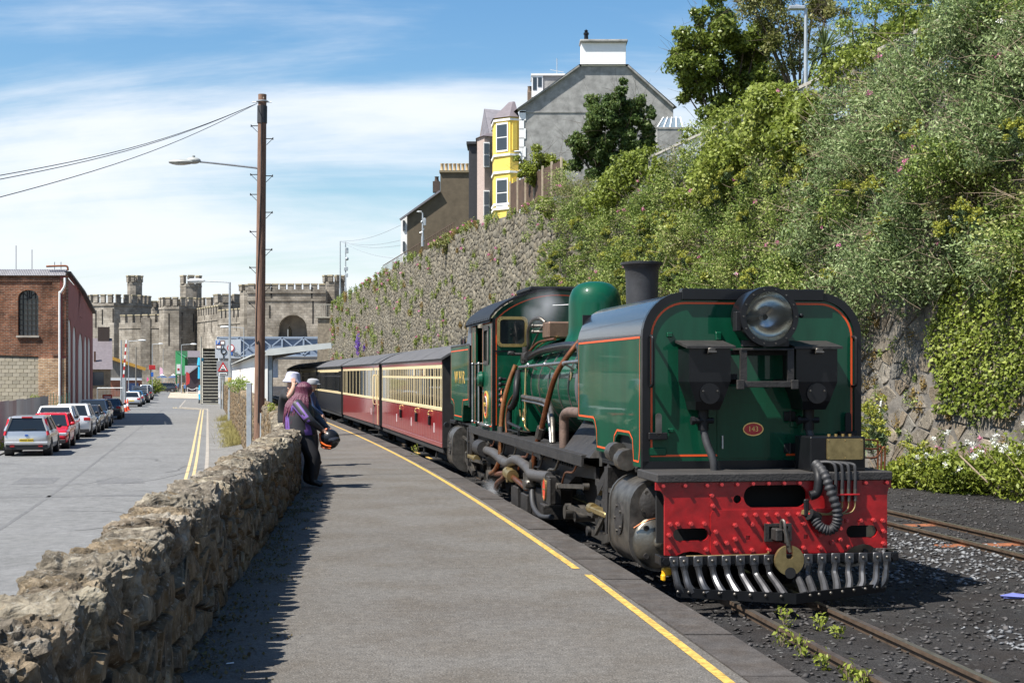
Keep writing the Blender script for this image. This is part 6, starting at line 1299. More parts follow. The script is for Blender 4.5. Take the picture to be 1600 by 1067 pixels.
# gatehouse with the great arch
YG = 275.0; gx = lambda px: cx(px, YG); gz = lambda py: PZ(py, YG)-ZR; gy = YG-cq.y
ah = [(gx(434), gz(530)), (gx(481), gz(530)), (gx(479), gz(512))]+[(gx(457.5)+(gx(479)-gx(457.5))*math.cos(R(a)), gz(512)+(gz(492)-gz(512))*math.sin(R(a))) for a in range(12, 169, 12)]+[(gx(436), gz(512))]
b = B(); b.prism([(gx(386), 0), (gx(509), 0), (gx(509), gz(452)), (gx(386), gz(452))], gy, gy+1.2, holes=[ah]); cobj(b, 'gatehouse_wall')
sm = [(gx(445), gz(529)), (gx(452), gz(529)), (gx(452), gz(514)), (gx(448.5), gz(508)), (gx(445), gz(514))]
b = B(); b.prism([(gx(430), gz(535)), (gx(485), gz(535)), (gx(485), gz(488)), (gx(430), gz(488))], gy+3.0, gy+3.6, holes=[sm]); cobj(b, 'gate_recess', mat('castle_stone_shaded', (.20,.18,.15), .95, var=.4, scale=.7))  # shade inside the arch put into a darker stone colour
b = B(); b.prism(sm, gy+8.0, gy+8.3); b.box(gx(440), gx(458), gy+8, gy+8.4, gz(535), gz(505)); cobj(b, 'sunlit_pale_block', M_ccap)  # pale block behind the opening, sunlight put into its colour
b = B(); b.box(gx(386), gx(509), gy+1.2, gy+9, 0, gz(490)); b = B(); b.box(gx(386), gx(430), gy+1.2, gy+9, 0, gz(454)); b.box(gx(485), gx(509), gy+1.2, gy+9, 0, gz(454)); cobj(b, 'gatehouse_flank')
b = B(); b.box(gx(386), gx(509), gy-.15, gy-.01, gz(470), gz(466)); b.box(gx(386), gx(509), gy-.2, gy-.01, gz(458), gz(455.5)); cobj(b, 'string_course')
merlons([(gx(386), gy+.5), (gx(509), gy+.5)], gz(452.5), 1.45, .55, .95, .8)
for (px, py, h_) in ((424, 458, 1.2), (487, 458, 1.2), (421.5, 487, 1.2), (489, 488, 2.2)): b = B(); b.box(gx(px)-.14, gx(px)+.14, gy-.04, gy+.3, gz(py)-h_, gz(py)+h_); cobj(b, 'arrow_slit', M_castled)
ctower(506.5, 537, 432.5, 280, 8, 10, mw=1.0, h=1.1)
ctower(376, 402, 447, 282, 8, 22.5, mw=1.1, h=1.0)
# ---- terraced houses above the retaining wall
M_pebble = mat('grey_pebbledash', (.30,.295,.28), .95, var=.42, scale=2.2, detail=12, bump=.5, bscale=30)
M_pebble2 = mat('pinkish_pebbledash', (.40,.32,.28), .95, var=.25, scale=14, bump=.5, bscale=30)
M_yellow = mat('yellow_render', (.72,.53,.10), .75, var=.08)
M_whiter = mat('white_render', (.80,.80,.79), .8, var=.06)
YH = 82.0
hq = Vector((PX(812, YH), YH, 9.4)); HS = thing('yellow_bay_house', 'tall house with yellow bay windows, grey pebbledash gable and white chimney', 'house', hq)
hx = lambda px, Y=YH: PX(px, Y)-hq.x
hz = lambda py, Y=YH: PZ(py, Y)-hq.z
ze = hz(171); xr = hx(1052); xa_ = hx(940); zrid = hz(104)
xc0, xc1 = hx(905), hx(981)
gab = [(0, -1.5), (xr, -1.5), (xr, hz(168)), (xc1, zrid), (xc0, zrid), (0, ze)]
b = B(); b.prism(gab, 0, .35); b.obj('gable_wall', M_pebble, HS)
b = B(); b.add([(-.2, -.25, ze-.05), (xc0, -.2, zrid+.08), (xc0-2, 9, zrid+.08), (-2.2, 9, ze-.05), (xc1, -.2, zrid+.08), (xr+.2, -.25, hz(168)-.05), (xr-1.8, 9, hz(168)-.05), (xc1-2, 9, zrid+.08)], [(0,1,2,3), (4,5,6,7), (1,4,7,2)]); b.obj('roof', M_slate, HS)
b = B(); b.bar((-.1, -.1, ze), (xc0, -.1, zrid), .2, .09); b.bar((xc1, -.1, zrid), (xr, -.1, hz(168)), .2, .09); b.obj('verge', M_pebble, HS)
b = B(); b.box(0, hx(920), -.04, -.003, hz(176.5), hz(174), 0); b.obj('string_course', M_pebble, HS)
b = B(); b.box(hx(908), hx(978), -.03, .95, zrid+.02, hz(67), .02); ch = b.obj('chimney_stack', M_whiter, HS)
b = B(); b.box(hx(906), hx(980.5), -.22, 1.05, hz(67), hz(63), .03); b.obj('chimney_cap', M_pebble, ch)
b = B(); b.lathe((hx(916.5), .4, hz(63)), [(.13, 0), (.12, .38), (.16, .40), (.16, .5), (.08, .55), (.12, .62), (.02, .7)], (0,0,1), 14); b.obj('chimney_cowl', M_gloss, ch)
for k in range(12):
    z0_, z1_ = hz(345-k*14.2), hz(345-(k+1)*14.2)+.06; w_ = .36 if k % 2 else .26
    b = B(); b.box(-.03, w_, -.04, -.002, z0_, z1_, .01); b.obj('quoin', M_whiter, HS)
# bay (faces the street, seen obliquely): canted yellow tower left of the gable
bay = [(-.02, .3), (-.55, .1), (-1.45, .75), (-1.6, 2.6), (-.02, 2.6)]
b = B(); b.prism(bay, -1.8, hz(182), 'z'); by = b.obj('bay', M_yellow, HS)
for zc_ in (hz(241), hz(268), hz(325), hz(186), hz(318)+.0):
    b = B(); b.prism([(x*1.05-.0, y-.06) for x, y in bay], zc_-.06, zc_+.06, 'z'); b.obj('white_band', M_whiter, by)
b = B(); b.loft([[Vector((x*1.08, y-.1, hz(182))) for x, y in bay], [Vector((-.35+(x+.35)*.25, 1.6+(y-1.6)*.3, hz(153))) for x, y in bay]], 0, False); b.obj('bay_roof', M_slateP, by)
d1 = Vector((-.9, .65, 0)).normalized(); n1_ = Vector((-.65, -.9, 0)).normalized()
for (py0, py1) in ((234, 192), (321, 279)):
    z0_, z1_ = hz(py0), hz(py1)
    c_ = Vector((-1.0, .425, 0))+n1_*.02
    b = B(); b.obox(c_+Vector((0,0,(z0_+z1_)/2)), d1, n1_, Vector((0,0,1)), .42, .03, (z1_-z0_)/2+.06); wf = b.obj('window', M_wwood, by)
    for (za, zb2) in ((z0_+.04, (z0_+z1_)/2-.03), ((z0_+z1_)/2+.03, z1_-.04)): b = B(); b.obox(c_+n1_*.02+Vector((0,0,(za+zb2)/2)), d1, n1_, Vector((0,0,1)), .36, .02, (zb2-za)/2); b.obj('pane', M_win, wf)
    b = B(); b.obox(Vector((-.29, .16, (z0_+z1_)/2)), Vector((.53,.2,0)).normalized(), Vector((.2,-.53,0)).normalized(), Vector((0,0,1)), .13, .06, (z1_-z0_)/2); b.obj('pilaster', M_yellow, by)
# dormer and aerial
b = B(); b.prism([(hx(831), hz(147)), (hx(870), hz(122)), (hx(881), hz(113)), (hx(832), hz(113))], 1.0, 2.6); dm = b.obj('dormer', M_pebble, HS)
b = B(); b.box(hx(830), hx(884), .9, 2.8, hz(113), hz(110)); b.obj('dormer_roof', M_wwood, dm)
for px_ in (833, 841): b = B(); b.box(hx(px_), hx(px_+6), .93, .99, hz(136 if px_ < 836 else 131), hz(116)); b.obj('dormer_window', M_win, dm)
b = B(); b.box(hx(831), hx(849), .95, 1.0, hz(147), hz(112)); b.obj('dormer_frame', M_wwood, dm)
b = B(); b.cyl((hx(871.5), 1.6, hz(112)), (hx(871.5), 1.6, hz(82)), .025, 6); b.cyl((hx(861), 1.6, hz(100)), (hx(882), 1.6, hz(104)), .018, 5); b.cyl((hx(866), 1.5, hz(102)), (hx(866), 1.9, hz(99)), .012, 5); b.obj('aerial', M_galv, HS)
b = B(); b.box(hx(825), hx(833), 3, 3.6, ze, hz(127), .02); b.lathe((hx(829), 3.3, hz(127)), [(.16, 0), (.13, .3), (.15, .35)], (0,0,1), 10); b.obj('neighbour_stack', mat('sooty_brick', (.16,.12,.09), .9), HS)
# second house (pinkish), third (black front) further along
h2 = Vector((PX(770, 88), 88, 9.6)); H2 = thing('pink_bay_house', 'pinkish grey pebbledash bay house with dark gabled roof beside the yellow house', 'house', h2)
x2 = lambda px, Y=88: PX(px, Y)-h2.x
z2 = lambda py, Y=88: PZ(py, Y)-h2.z
bay2 = [(x2(772), .2), (x2(757), -.1), (x2(745), .9), (x2(744), 3.2), (x2(772), 3.2)]
b = B(); b.prism(bay2, -2, z2(213), 'z'); bb2 = b.obj('bay', M_pebble2, H2)
b = B(); b.loft([[Vector((x*1.04-.05, y-.12, z2(213))) for x, y in bay2], [Vector((x*.6, 1.2+(y-1.2)*.5, z2(206))) for x, y in bay2]], 0, False); b.obj('bay_roof', M_slateP, bb2)
b = B(); b.prism([(x2(744), z2(345)), (x2(772), z2(345)), (x2(772), z2(196)), (x2(755), z2(157)), (x2(748), z2(200))], 3.0, 3.5); b.obj('wall', M_pebble2, H2)
b = B(); b.add([(x2(755), 2.8, z2(157)), (x2(786), 2.8, z2(160)), (x2(786), .6, z2(208)), (x2(764), .6, z2(208))], [(0,1,2,3)]); b.add([(x2(755), 2.75, z2(157)), (x2(749), 2.75, z2(207)), (x2(764), .55, z2(208))], [(0,1,2)]); b.obj('roof', M_slate, H2)
d2 = Vector((x2(757)-x2(772), -.3, 0)).normalized()
for (py0, py1) in ((262, 223), (345, 298)):
    b = B(); b.box(x2(755.5), x2(765), -.16, -.06, z2(py0), z2(py1)); wf = b.obj('window', M_wwood, bb2)
    zm = (z2(py0)+z2(py1))/2
    for (a_, c_) in ((z2(py0)+.08, zm-.04), (zm+.04, z2(py1)-.08)): b = B(); b.box(x2(756.5), x2(764), -.19, -.15, a_, c_); b.obj('pane', M_win, wf)
h3 = Vector((PX(741, 92), 92, 9.6)); b = B(); b.box(-.35, .25, 0, 2.5, -2, PZ(226, 92)-9.6); b.box(-.5, .3, -.2, 2.6, PZ(226, 92)-9.6, PZ(222, 92)-9.6); b.obj('dark_bay_house', mat('black_painted_render', (.03,.032,.037), .6), loc=h3, label='narrow sliver of black painted bay house between pink and brown houses', cat='house')
# brown rendered gable further off
M_brownr = mat('brown_render', (.115,.09,.06), .95, var=.25, scale=1.5, bump=.3, bscale=8)
h4 = Vector((PX(690, 116), 116, 9.5)); H4 = thing('brown_gable_house', 'brown rendered gable end house with row of chimney pots', 'house', h4)
x4 = lambda px, Y=116: PX(px, Y)-h4.x
z4 = lambda py, Y=116: PZ(py, Y)-h4.z
b = B(); b.prism([(x4(636), -2), (x4(740), -2), (x4(740), z4(268)), (x4(688), z4(268)), (x4(688), z4(300)), (x4(636), z4(334))], 0, .5); b.obj('gable_wall', M_brownr, H4)
b = B(); b.prism([(x4(624), -2), (x4(636), -2), (x4(636), z4(334)), (x4(626), z4(345))], .3, 12); b.obj('front_wall', M_whiter, H4)
b = B(); b.bar((x4(625), -.1, z4(344)), (x4(688), -.1, z4(299)), .4, .14); b.obj('verge', M_slate, H4)
b = B(); b.box(x4(686.5), x4(741), -.15, .9, z4(270), z4(266.5)); b.obj('stack_cap', mat('stack_cap_brown', (.20,.16,.10), .9), H4)
for k in range(8): b = B(); b.lathe((x4(690.5+k*6.5), .35, z4(266.5)), [(.17, 0), (.13, .08), (.125, .5), (.155, .54), (.155, .6), (.1, .6)], (0,0,1), 12); b.obj('chimney_pot', mat('buff_pot', (.50,.36,.19), .8), H4)
b = B(); b.box(x4(676), x4(687), .1, .8, z4(300), z4(283)); b.lathe((x4(682), .4, z4(283)), [(.2, 0), (.15, .3), (.2, .4)], (0,0,1), 10); b.obj('small_stack', MATS['dark_brick'], H4)
for py in (352, 385): b = B(); b.box(x4(629), x4(632), .2, .29, z4(py+8), z4(py-8)); b.obj('window', M_win, H4)
# conservatory roof by the shrubs, and roof edge on the right
q = P(1043, 190, 70); CN = thing('white_conservatory', 'white framed glass conservatory roof behind the shrubs', 'conservatory', q)
b = B(); b.add([(-.5, 0, -.3), (.75, 0, -.3), (.75, 1, .35), (-.1, 1, .35)], [(0,1,2,3)]); b.obj('glass_roof', mat('conservatory_glass', (.16,.2,.23), .15), CN)
for k in range(5): b = B(); b.bar((-.5+k*.31, -.02, -.3), (-.1+k*.21, .98, .37), .05, .05); b.obj('glazing_bar', M_wwood, CN)
b = B(); b.box(-.55, .8, -.06, 0, -.38, -.29); b.box(-.5, .75, -.03, .8, -1.5, -.38); b.obj('wall', M_pebble, CN)
# ================================================================ cars
M_tyre = mat('tyre_rubber', (.02,.02,.021), .8)
M_rim = mat('alloy_rim', (.42,.43,.44), .35, .7)
M_cglassd = glassmat('car_glass', (.012,.016,.02), .04)
M_trim = mat('black_trim', (.02,.02,.022), .55)
M_tail = mat('tail_light_red', (.45,.01,.012), .2, coat=.5)
M_head = mat('headlight_clear', (.6,.63,.66), .12, .4, coat=.5)
M_plateY = mat('plate_yellow', (.72,.50,.03), .5)
M_plateW = mat('plate_white', (.72,.72,.70), .5)
def paint(name, c, metal=.3): return mat(name, c, .3, metal, var=.04, coat=.8)
CARSPEC = {   # L, W, H, sill z, hood z front, belt z, rear top z, windscreen base/top y, rear glass top/base y (from the rear)
    'hatch': dict(L=4.0, W=1.70, H=1.47, hood=.82, nose=.70, belt=.95, tail=.93, wb=2.85, wt=2.15, rt=.42, rb=.10),
    'mpv':   dict(L=4.02, W=1.72, H=1.53, hood=.92, nose=.78, belt=.98, tail=.97, wb=3.05, wt=2.35, rt=.22, rb=.06),
    'suv':   dict(L=4.45, W=1.83, H=1.66, hood=1.02, nose=.85, belt=1.08, tail=1.08, wb=3.25, wt=2.5, rt=.50, rb=.12),
    'sedan': dict(L=4.6, W=1.80, H=1.44, hood=.86, nose=.70, belt=.95, tail=1.0, wb=3.3, wt=2.45, rt=1.15, rb=.45),
    'pickup': dict(L=5.1, W=1.85, H=1.78, hood=1.08, nose=.95, belt=1.12, tail=1.08, wb=3.9, wt=3.3, rt=1.95, rb=1.85),
}
def make_car(kind, name, label, body_m, loc, rotz, plate_txt=None, roof_m=None):
    S = CARSPEC[kind]; L_, W_, H_ = S['L'], S['W']/2, S['H']; t = thing(name, label, 'car', loc, rotz, 'cars parked along the road')
    b = B(); st = []
    ys = [0, .05, .18, .5, 1.0, 1.6, 2.2, S['wb']-.15, S['wb']+.1, S['wb']+.45, L_-.35, L_-.12, L_]
    for y in ys:
        e = min(y, L_-y); hw = W_*(1-.10*max(0, 1-e/.35)**2) if e < .35 else W_
        if y < S['rb']+.3: top = S['tail']
        elif y <= S['wb']: top = S['belt']
        else: top = S['belt']+(S['hood']-S['belt'])*min(1, (y-S['wb'])/.3) if y < L_-.4 else S['nose']+(S['hood']-S['nose'])*(L_-y)/.4
        low = .22+.10*max(0, 1-e/.3)
        if y in (0, L_): top -= .16; low += .06
        st.append([Vector((x*hw, y, z)) for x, z in ((-.86, low), (-.97, low+.10), (-1, .50), (-.985, top-.16), (-.93, top-.05), (-.84, top), (0, top+.015), (.84, top), (.93, top-.05), (.985, top-.16), (1, .50), (.97, low+.10), (.86, low))])
    b.loft(st, 0, True); body = b.obj('body', body_m, t)
    zb_ = S['belt']-.02; inset = .90; rin = .70
    base = lambda y, sx_: Vector((sx_*W_*inset, y, zb_)); rfp = lambda y, sx_: Vector((sx_*W_*rin, y, H_-.05))
    ym1, ym2 = S['rb']+(S['wb']-S['rb'])*.33, S['rb']+(S['wb']-S['rb'])*.66
    yr1, yr2 = S['rt']+(S['wt']-S['rt'])*.33, S['rt']+(S['wt']-S['rt'])*.66
    b = B(); lo = [base(S['rb']-.02, -1), base(S['rb']-.02, 1), base(S['wb'], 1), base(S['wb'], -1)]; hi = [rfp(S['rt'], -1), rfp(S['rt'], 1), rfp(S['wt'], 1), rfp(S['wt'], -1)]
    b.loft([lo, hi], 0, False); b.obj('windows', M_cglassd, t)
    b = B()
    rr = lambda k, z, g: [Vector((-W_*k, S['rt']-g, z)), Vector((W_*k, S['rt']-g, z)), Vector((W_*k, S['wt']+g, z)), Vector((-W_*k, S['wt']+g, z))]
    b.loft([rr(rin+.035, H_-.07, .04), rr(rin-.04, H_-.015, -.02), rr(rin-.2, H_, -.2)], 0, True); b.obj('roof', roof_m or body_m, t)
    b = B()
    for s in (-1, 1):
        b.bar(base(S['rb'], s), rfp(S['rt'], s), .11, .09); b.bar(base(S['wb'], s), rfp(S['wt'], s), .07, .07); b.bar(base((S['rb']+S['wb'])/2+.1, s)+Vector((s*.008,0,0)), rfp((S['rt']+S['wt'])/2, s)+Vector((s*.008,0,0)), .08, .04)
        b.bar(rfp(S['rt'], s), rfp(S['wt'], s), .06, .07)
        if kind in ('suv', 'mpv'): b.bar(base(S['rb']+.5, s), rfp(S['rt']+.35, s), .10, .05)
    b.obj('pillars', body_m, t)
    wr = .31 if kind not in ('suv', 'pickup') else .36
    for yy in (.72, L_-.78):
        for s in (-1, 1):
            b = B(); b.cyl((s*(W_-.30), yy, wr+.03), (s*(W_+.006), yy, wr+.03), wr+.07, 22); b.obj('wheel_arch', M_trim, t)
            b = B(); b.lathe((s*(W_-.20), yy, wr), [(wr*.6, 0), (wr, .01), (wr, .19), (wr*.93, .215), (wr*.66, .216)], (s, 0, 0), 22); wh_ = b.obj('wheel', M_tyre, t)
            b = B(); b.lathe((s*(W_-.0), yy, wr), [(wr*.68, .008), (wr*.5, .002), (.06, .012), (.001, .014)], (s, 0, 0), 16); b.obj('rim', M_rim, wh_)
    for s in (-1, 1):
        b = B(); b.sphere((s*(W_+.07), S['wb']-.25, S['belt']+.08), .10, 10, 6, (1.0, .7, .75)); b.obj('mirror', M_trim if kind in ('suv', 'mpv') else body_m, t)
        if kind == 'mpv':
            b = B(); b.bar(Vector((s*W_*.915, .03, .80)), Vector((s*W_*.76, .20, H_-.12)), .09, .10); b.obj('tail_light', M_tail, t)
        else:
            b = B(); b.box(min(s*W_*.62, s*W_*.97), max(s*W_*.62, s*W_*.97), -.012, .14, S['tail']-.24, S['tail']-.08, .02); b.obj('tail_light', M_tail, t)
        b = B(); z_ = S['nose']-.14; b.box(min(s*W_*.55, s*W_*.95), max(s*W_*.55, s*W_*.95), L_-.17, L_-.005, z_, z_+.13, .03); b.obj('headlight', M_head, t)
    b = B(); b.box(-W_*.9, W_*.9, -.02, .10, .24, .44, .03); b.box(-W_*.9, W_*.9, L_-.10, L_+.02, .24, .42, .03); b.obj('bumper_lower', M_trim, t)
    b = B(); b.box(-W_*.55, W_*.55, L_-.06, L_+.012, .46, .58, .02); b.obj('grille', M_trim, t)
    b = B(); b.box(-.26, .26, -.035, -.012, .56, .67, .003); pl_ = b.obj('number_plate', M_plateY, t)
    b = B(); b.box(-.26, .26, L_+.012, L_+.03, .40, .51, .003); b.obj('number_plate', M_plateW, t)
    if plate_txt: text(plate_txt, .095, M_signblack, pl_, (0, -.037, .615), (R(90), 0, 0), ext=.002, sx_=1.05)
    if kind == 'mpv':
        b = B(); b.box(-.20, .20, S['rt']-.05, S['rt']+.03, H_-.075, H_-.02, .01); b.obj('high_brake_light', M_tail, t)
        b = B(); b.box(-W_*.93, W_*.93, -.05, .06, .44, .56, .03); b.obj('bumper', body_m, t)
        b = B(); b.prism(circ(0, .80, .07, .035, 16), -.02, .0); b.obj('badge', M_signblue, t)
        for s in (-1, 1): b = B(); b.box(s*.52-.08, s*.52+.08, -.055, -.02, .36, .40); b.obj('reflector', M_tail, t)
        b = B(); b.bar((-.15, .03, 1.02), (.35, .035, 1.04), .015, .02); b.obj('wiper', M_trim, t)
    return t
HD = math.atan(.214)
def park(kind, col_, Y, off, away, label, metal=.3, txt=None, name='parked_car', pn=None, rot=None, roof=None):
    h = HD if away else HD+PI
    S = CARSPEC[kind]; m_ = paint(pn or ('car_paint_%d' % len(MATS)), col_, metal)
    x, y = T(Y)+off, Y
    if not away: y += S['L']*math.cos(HD); x -= S['L']*math.sin(HD)
    return make_car(kind, name, label, m_, (x, y, ZR+.005), rot if rot is not None else h, txt, roof)
park('mpv', (.50,.51,.52), 54.6, -12.5, True, 'silver hatchback seen from behind, nearest in the parked row', .6, 'MW57 FAM')
park('hatch', (.62,.012,.02), 59.6, -12.3, False, 'bright red hatchback facing us behind the silver car', .1)
park('suv', (.78,.79,.78), 65.0, -12.7, False, 'white estate car partly hidden behind the red hatchback', .0)
park('suv', (.70,.72,.74), 70.6, -12.3, True, 'white sport utility car seen from behind with red lights', .1)
park('sedan', (.05,.045,.042), 76.2, -12.3, False, 'dark brown grey car facing us after the white one', .5)
park('suv', (.035,.05,.075), 82.0, -12.3, False, 'dark blue sport utility car facing us halfway down the row', .4)
park('hatch', (.28,.31,.36), 88.0, -12.5, False, 'pale blue grey hatchback behind the dark blue car', .5)
park('sedan', (.02,.025,.035), 99, -12.5, True, 'black saloon car seen from behind before the traffic cones', .3)
park('hatch', (.72,.73,.75), 137, -12.9, True, 'white hatchback seen from behind just past the traffic cones', .0)
park('hatch', (.05,.16,.30), 146, -13.0, True, 'mid blue hatchback beyond the white hatchback', .3)
park('pickup', (.04,.04,.042), 156, -13.0, True, 'black pickup with pale slatted rack far down the road', .2)
park('suv', (.10,.10,.11), 174, -13.3, True, 'dark grey car second from the far end of the row', .4)
park('hatch', (.16,.17,.19), 186, -13.6, True, 'grey car at the far end of the parked row', .4)
pk = [o for o in bpy.data.objects if o.get('label', '').startswith('black pickup')][0]
for i in range(4): b = B(); b.box(-.8, .8, .1, .14, 1.2+i*.2, 1.28+i*.2); b.obj('rack_slat', M_wwood, pk)
b = B(); b.box(-.85, -.78, .05, .15, 1.1, 2.0); b.box(.78, .85, .05, .15, 1.1, 2.0); b.obj('rack_post', M_wwood, pk)
qv = P(257, 613.5, 250)
park('suv', (.05,.055,.065), 250, qv.x+2.2-T(250), True, 'dark grey sport utility car parked crosswise before the castle', .4, rot=R(90+8))
park('suv', (.55,.62,.68), 205, -14.5, True, 'pale van beside the red boarded shed', .1, name='parked_van')
# traffic cones
M_cone = mat('cone_orange', (.75,.08,.02), .5); M_conew = mat('cone_white', (.8,.8,.8), .5)
def cone_at(px, py, Y, label):
    q = P(px, py, Y); q.z = ZR+.005; t = thing('traffic_cone', label, 'traffic cone', q, 0, 'traffic cones by the row of cars')
    b = B(); b.box(-.22, .22, -.22, .22, 0, .05, .01); b.cone((0,0,.05), (0,0,.35), .17, .12, 14); b.cone((0,0,.60), (0,0,1.0), .085, .04, 14); b.obj('cone', M_cone, t)
    b = B(); b.cone((0,0,.35), (0,0,.60), .121, .086, 14); b.obj('white_band', M_conew, t)
cone_at(196, 642, 120, 'front orange and white traffic cone in the road'); cone_at(199.5, 639.5, 125, 'right hand orange and white traffic cone behind the front one'); cone_at(194.5, 638, 129, 'hindmost orange and white traffic cone beside the white hatchback')
# ================================================================ distant street furniture
street_lamp(189.5, 655, 532, 121, None, 'dark grey post standing beside the traffic cones', .09, m_=M_galv, name='sign_post', zb=ZR)
q = P(190, 640, 128); q.z = ZR; t = thing('barrier_arm', 'red and white striped raised barrier pole beside the road', 'barrier', q)
p0, p1 = P(193, 590, 128)-q, P(197.5, 531, 128)-q
for k in range(10):
    b = B(); b.bar(p0.lerp(p1, k/10), p0.lerp(p1, (k+1)/10-.002), .12, .12); b.obj('stripe', M_cred if k % 2 == 0 else M_white, t)
b = B(); b.box(p0.x-.2, p0.x+.2, -.2, .2, 0, p0.z); b.obj('post', M_galv, t)
street_lamp(201, 625, 533, 175, 224, 'thin grey street lamp with arm to the right behind the barrier', .07, zb=ZR)
street_lamp(212.5, 618, 542, 195, None, 'weathered wooden post standing in front of the shed', .12, name='wooden_post', m_=M_gboard, zb=ZR)
street_lamp(238, 614, 538, 222, 252, 'grey lamp post carrying red and blue signs', .08, zb=ZR)
street_lamp(283.7, 613.5, 538.5, 238, 304, 'grey street lamp in front of the green building', .09, zb=ZR)
street_lamp(255, 605, 545, 290, None, 'slim dark lamp post against the castle wall', .07, name='slim_post', zb=ZR)
street_lamp(381, 560, 512, 185, 349, 'grey street lamp with arm to the left above the bridge', .07)
q = P(238, 574, 221); t = thing('red_notice_sign', 'small red rectangular notice sign on the far lamp post', 'sign', q); b = B(); b.box(-.5, .5, -.12, -.06, -.35, .35, .01); b.obj('board', M_cred, t)
for k in range(3): b = B(); b.box(-.36, .36, -.135, -.12, .16-.2*k, .22-.2*k); b.obj('writing', M_bolt, t)
q = P(238, 585, 221); t = thing('blue_notice_sign', 'small blue notice sign below the red sign', 'sign', q); b = B(); b.box(-.2, .2, -.12, -.06, -.33, .33, .01); b.obj('board', M_signblue, t)
# mesh gate and red sign behind the cars
q = P(172, 650, 118); q.z = ZR; t = thing('mesh_gate', 'grey wire mesh gate panel beside the warehouse', 'gate', q); gw = 40/F*118/2; gh = PZ(606, 118)-ZR
b = B(); [b.cyl((s*gw, 0, 0), (s*gw, 0, gh), .035, 6) for s in (-1, 1)]; b.cyl((-gw, 0, gh), (gw, 0, gh), .03, 6); b.cyl((-gw, 0, .3), (gw, 0, .3), .03, 6); b.obj('frame', M_galv, t)
b = B(); [b.cyl((-gw+2*gw*i/18, 0, .3), (-gw+2*gw*i/18, 0, gh), .008, 4) for i in range(1, 18)]; b.obj('mesh', M_galv, t)
q = P(168, 620, 112); t = thing('red_board_sign', 'low red board sign behind the parked dark saloon', 'sign', q); b = B(); b.box(-.38, .38, -.05, 0, -.18, .18, .01); b.obj('board', MATS['works_plate_red'], t); b = B(); b.box(-.28, .28, -.065, -.05, -.04, .05); b.obj('writing', M_white, t); b = B(); b.box(-.3, -.25, 0, .04, -1.6, -.18); b.obj('post', M_galv, t)
# feather flags and stall parasols
def flag(px, py0, py1, Y, m_, label, wpx=6):
    q = P(px, py1, Y); q.z = ZR; h = PZ(py0, Y)-ZR; zb_ = PZ(py1, Y)-ZR; wd = wpx/F*Y; t = thing('feather_flag', label, 'flag', q, 0, 'feather flags on the quay')
    b = B(); b.cyl((0,0,0), (0,0,h), .025, 6); b.obj('pole', M_galv, t)
    b = B(); b.prism([(.02, zb_+.2), (wd*.9, zb_+.5), (wd*1.05, zb_+(h-zb_)*.5), (wd*.9, h-.3), (wd*.3, h), (.02, h-.1)], -.02, .02); b.obj('cloth', m_, t)
flag(290.5, 581, 604, 236, M_bolt, 'tall red feather flag by the dark shed')
M_pink = mat('pink_cloth', (.75,.42,.55), .8)
flag(249.5, 573.5, 592, 262, M_pink, 'pale pink feather flag leaning before the castle', 5)
flag(229.5, 589, 598, 255, mat('hot_pink_cloth', (.75,.10,.28), .8), 'short bright pink feather flag near the lamp post', 3)
M_parab = mat('parasol_blue', (.03,.06,.16), .8)
for px, lab in ((253.5, 'left blue and white parasol above the crowd'), (271, 'right blue and white parasol above the crowd')):
    q = P(px, 608, 258); q.z = ZR; t = thing('stall_parasol', lab, 'parasol', q, 0, 'parasols on the quay'); b = B(); b.cyl((0,0,0), (0,0,2.9), .04, 6); b.obj('pole', M_wwood, t)
    b = B(); b.cone((0,0,2.55), (0,0,3.05), 1.1, .06, 12); b.obj('canopy', M_parab, t); b = B(); b.cone((0,0,2.95), (0,0,3.2), .45, .02, 12); b.obj('cap', M_conew, t)
# rolled blue banner figure beside the stair
q = P(313, 627, 150); q.z = ZR
t = thing('inflatable_tube_banner', 'blue and white banner tube standing left of the staircase', 'banner', q)
M_cyan = mat('banner_cyan', (.03,.36,.55), .6)
for k, (z0, z1, m_, w_) in enumerate(((0, .5, M_trim, .22), (.5, 1.1, M_cyan, .20), (1.1, 1.5, M_white, .18), (1.5, 2.0, M_cyan, .2), (2.0, 2.7, M_trim, .16), (2.7, 4.1, M_cyan, .24), (4.1, 4.9, M_cyan, .32))):
    b = B(); b.cone((.04*math.sin(k*2), 0, z0), (.04*math.sin(k*2+2), 0, z1), w_, w_*.9, 10); b.obj('segment', m_, t)
# chain on posts before the shed
q = P(308, 611, 236); q.z = ZR; t = thing('rope_barrier', 'white rope strung between short posts before the dark shed', 'barrier', q)
for k in range(3):
    x = -1.6+k*1.6; b = B(); b.cyl((x,0,0), (x,0,1.0), .04, 6); b.obj('post', M_wwood, t)
for k in range(2): x = -1.6+k*1.6; b = B(); b.tube([(x,0,.95), (x+.8,0,.6), (x+1.6,0,.95)], .035, 6); b.obj('rope', M_wwood, t)
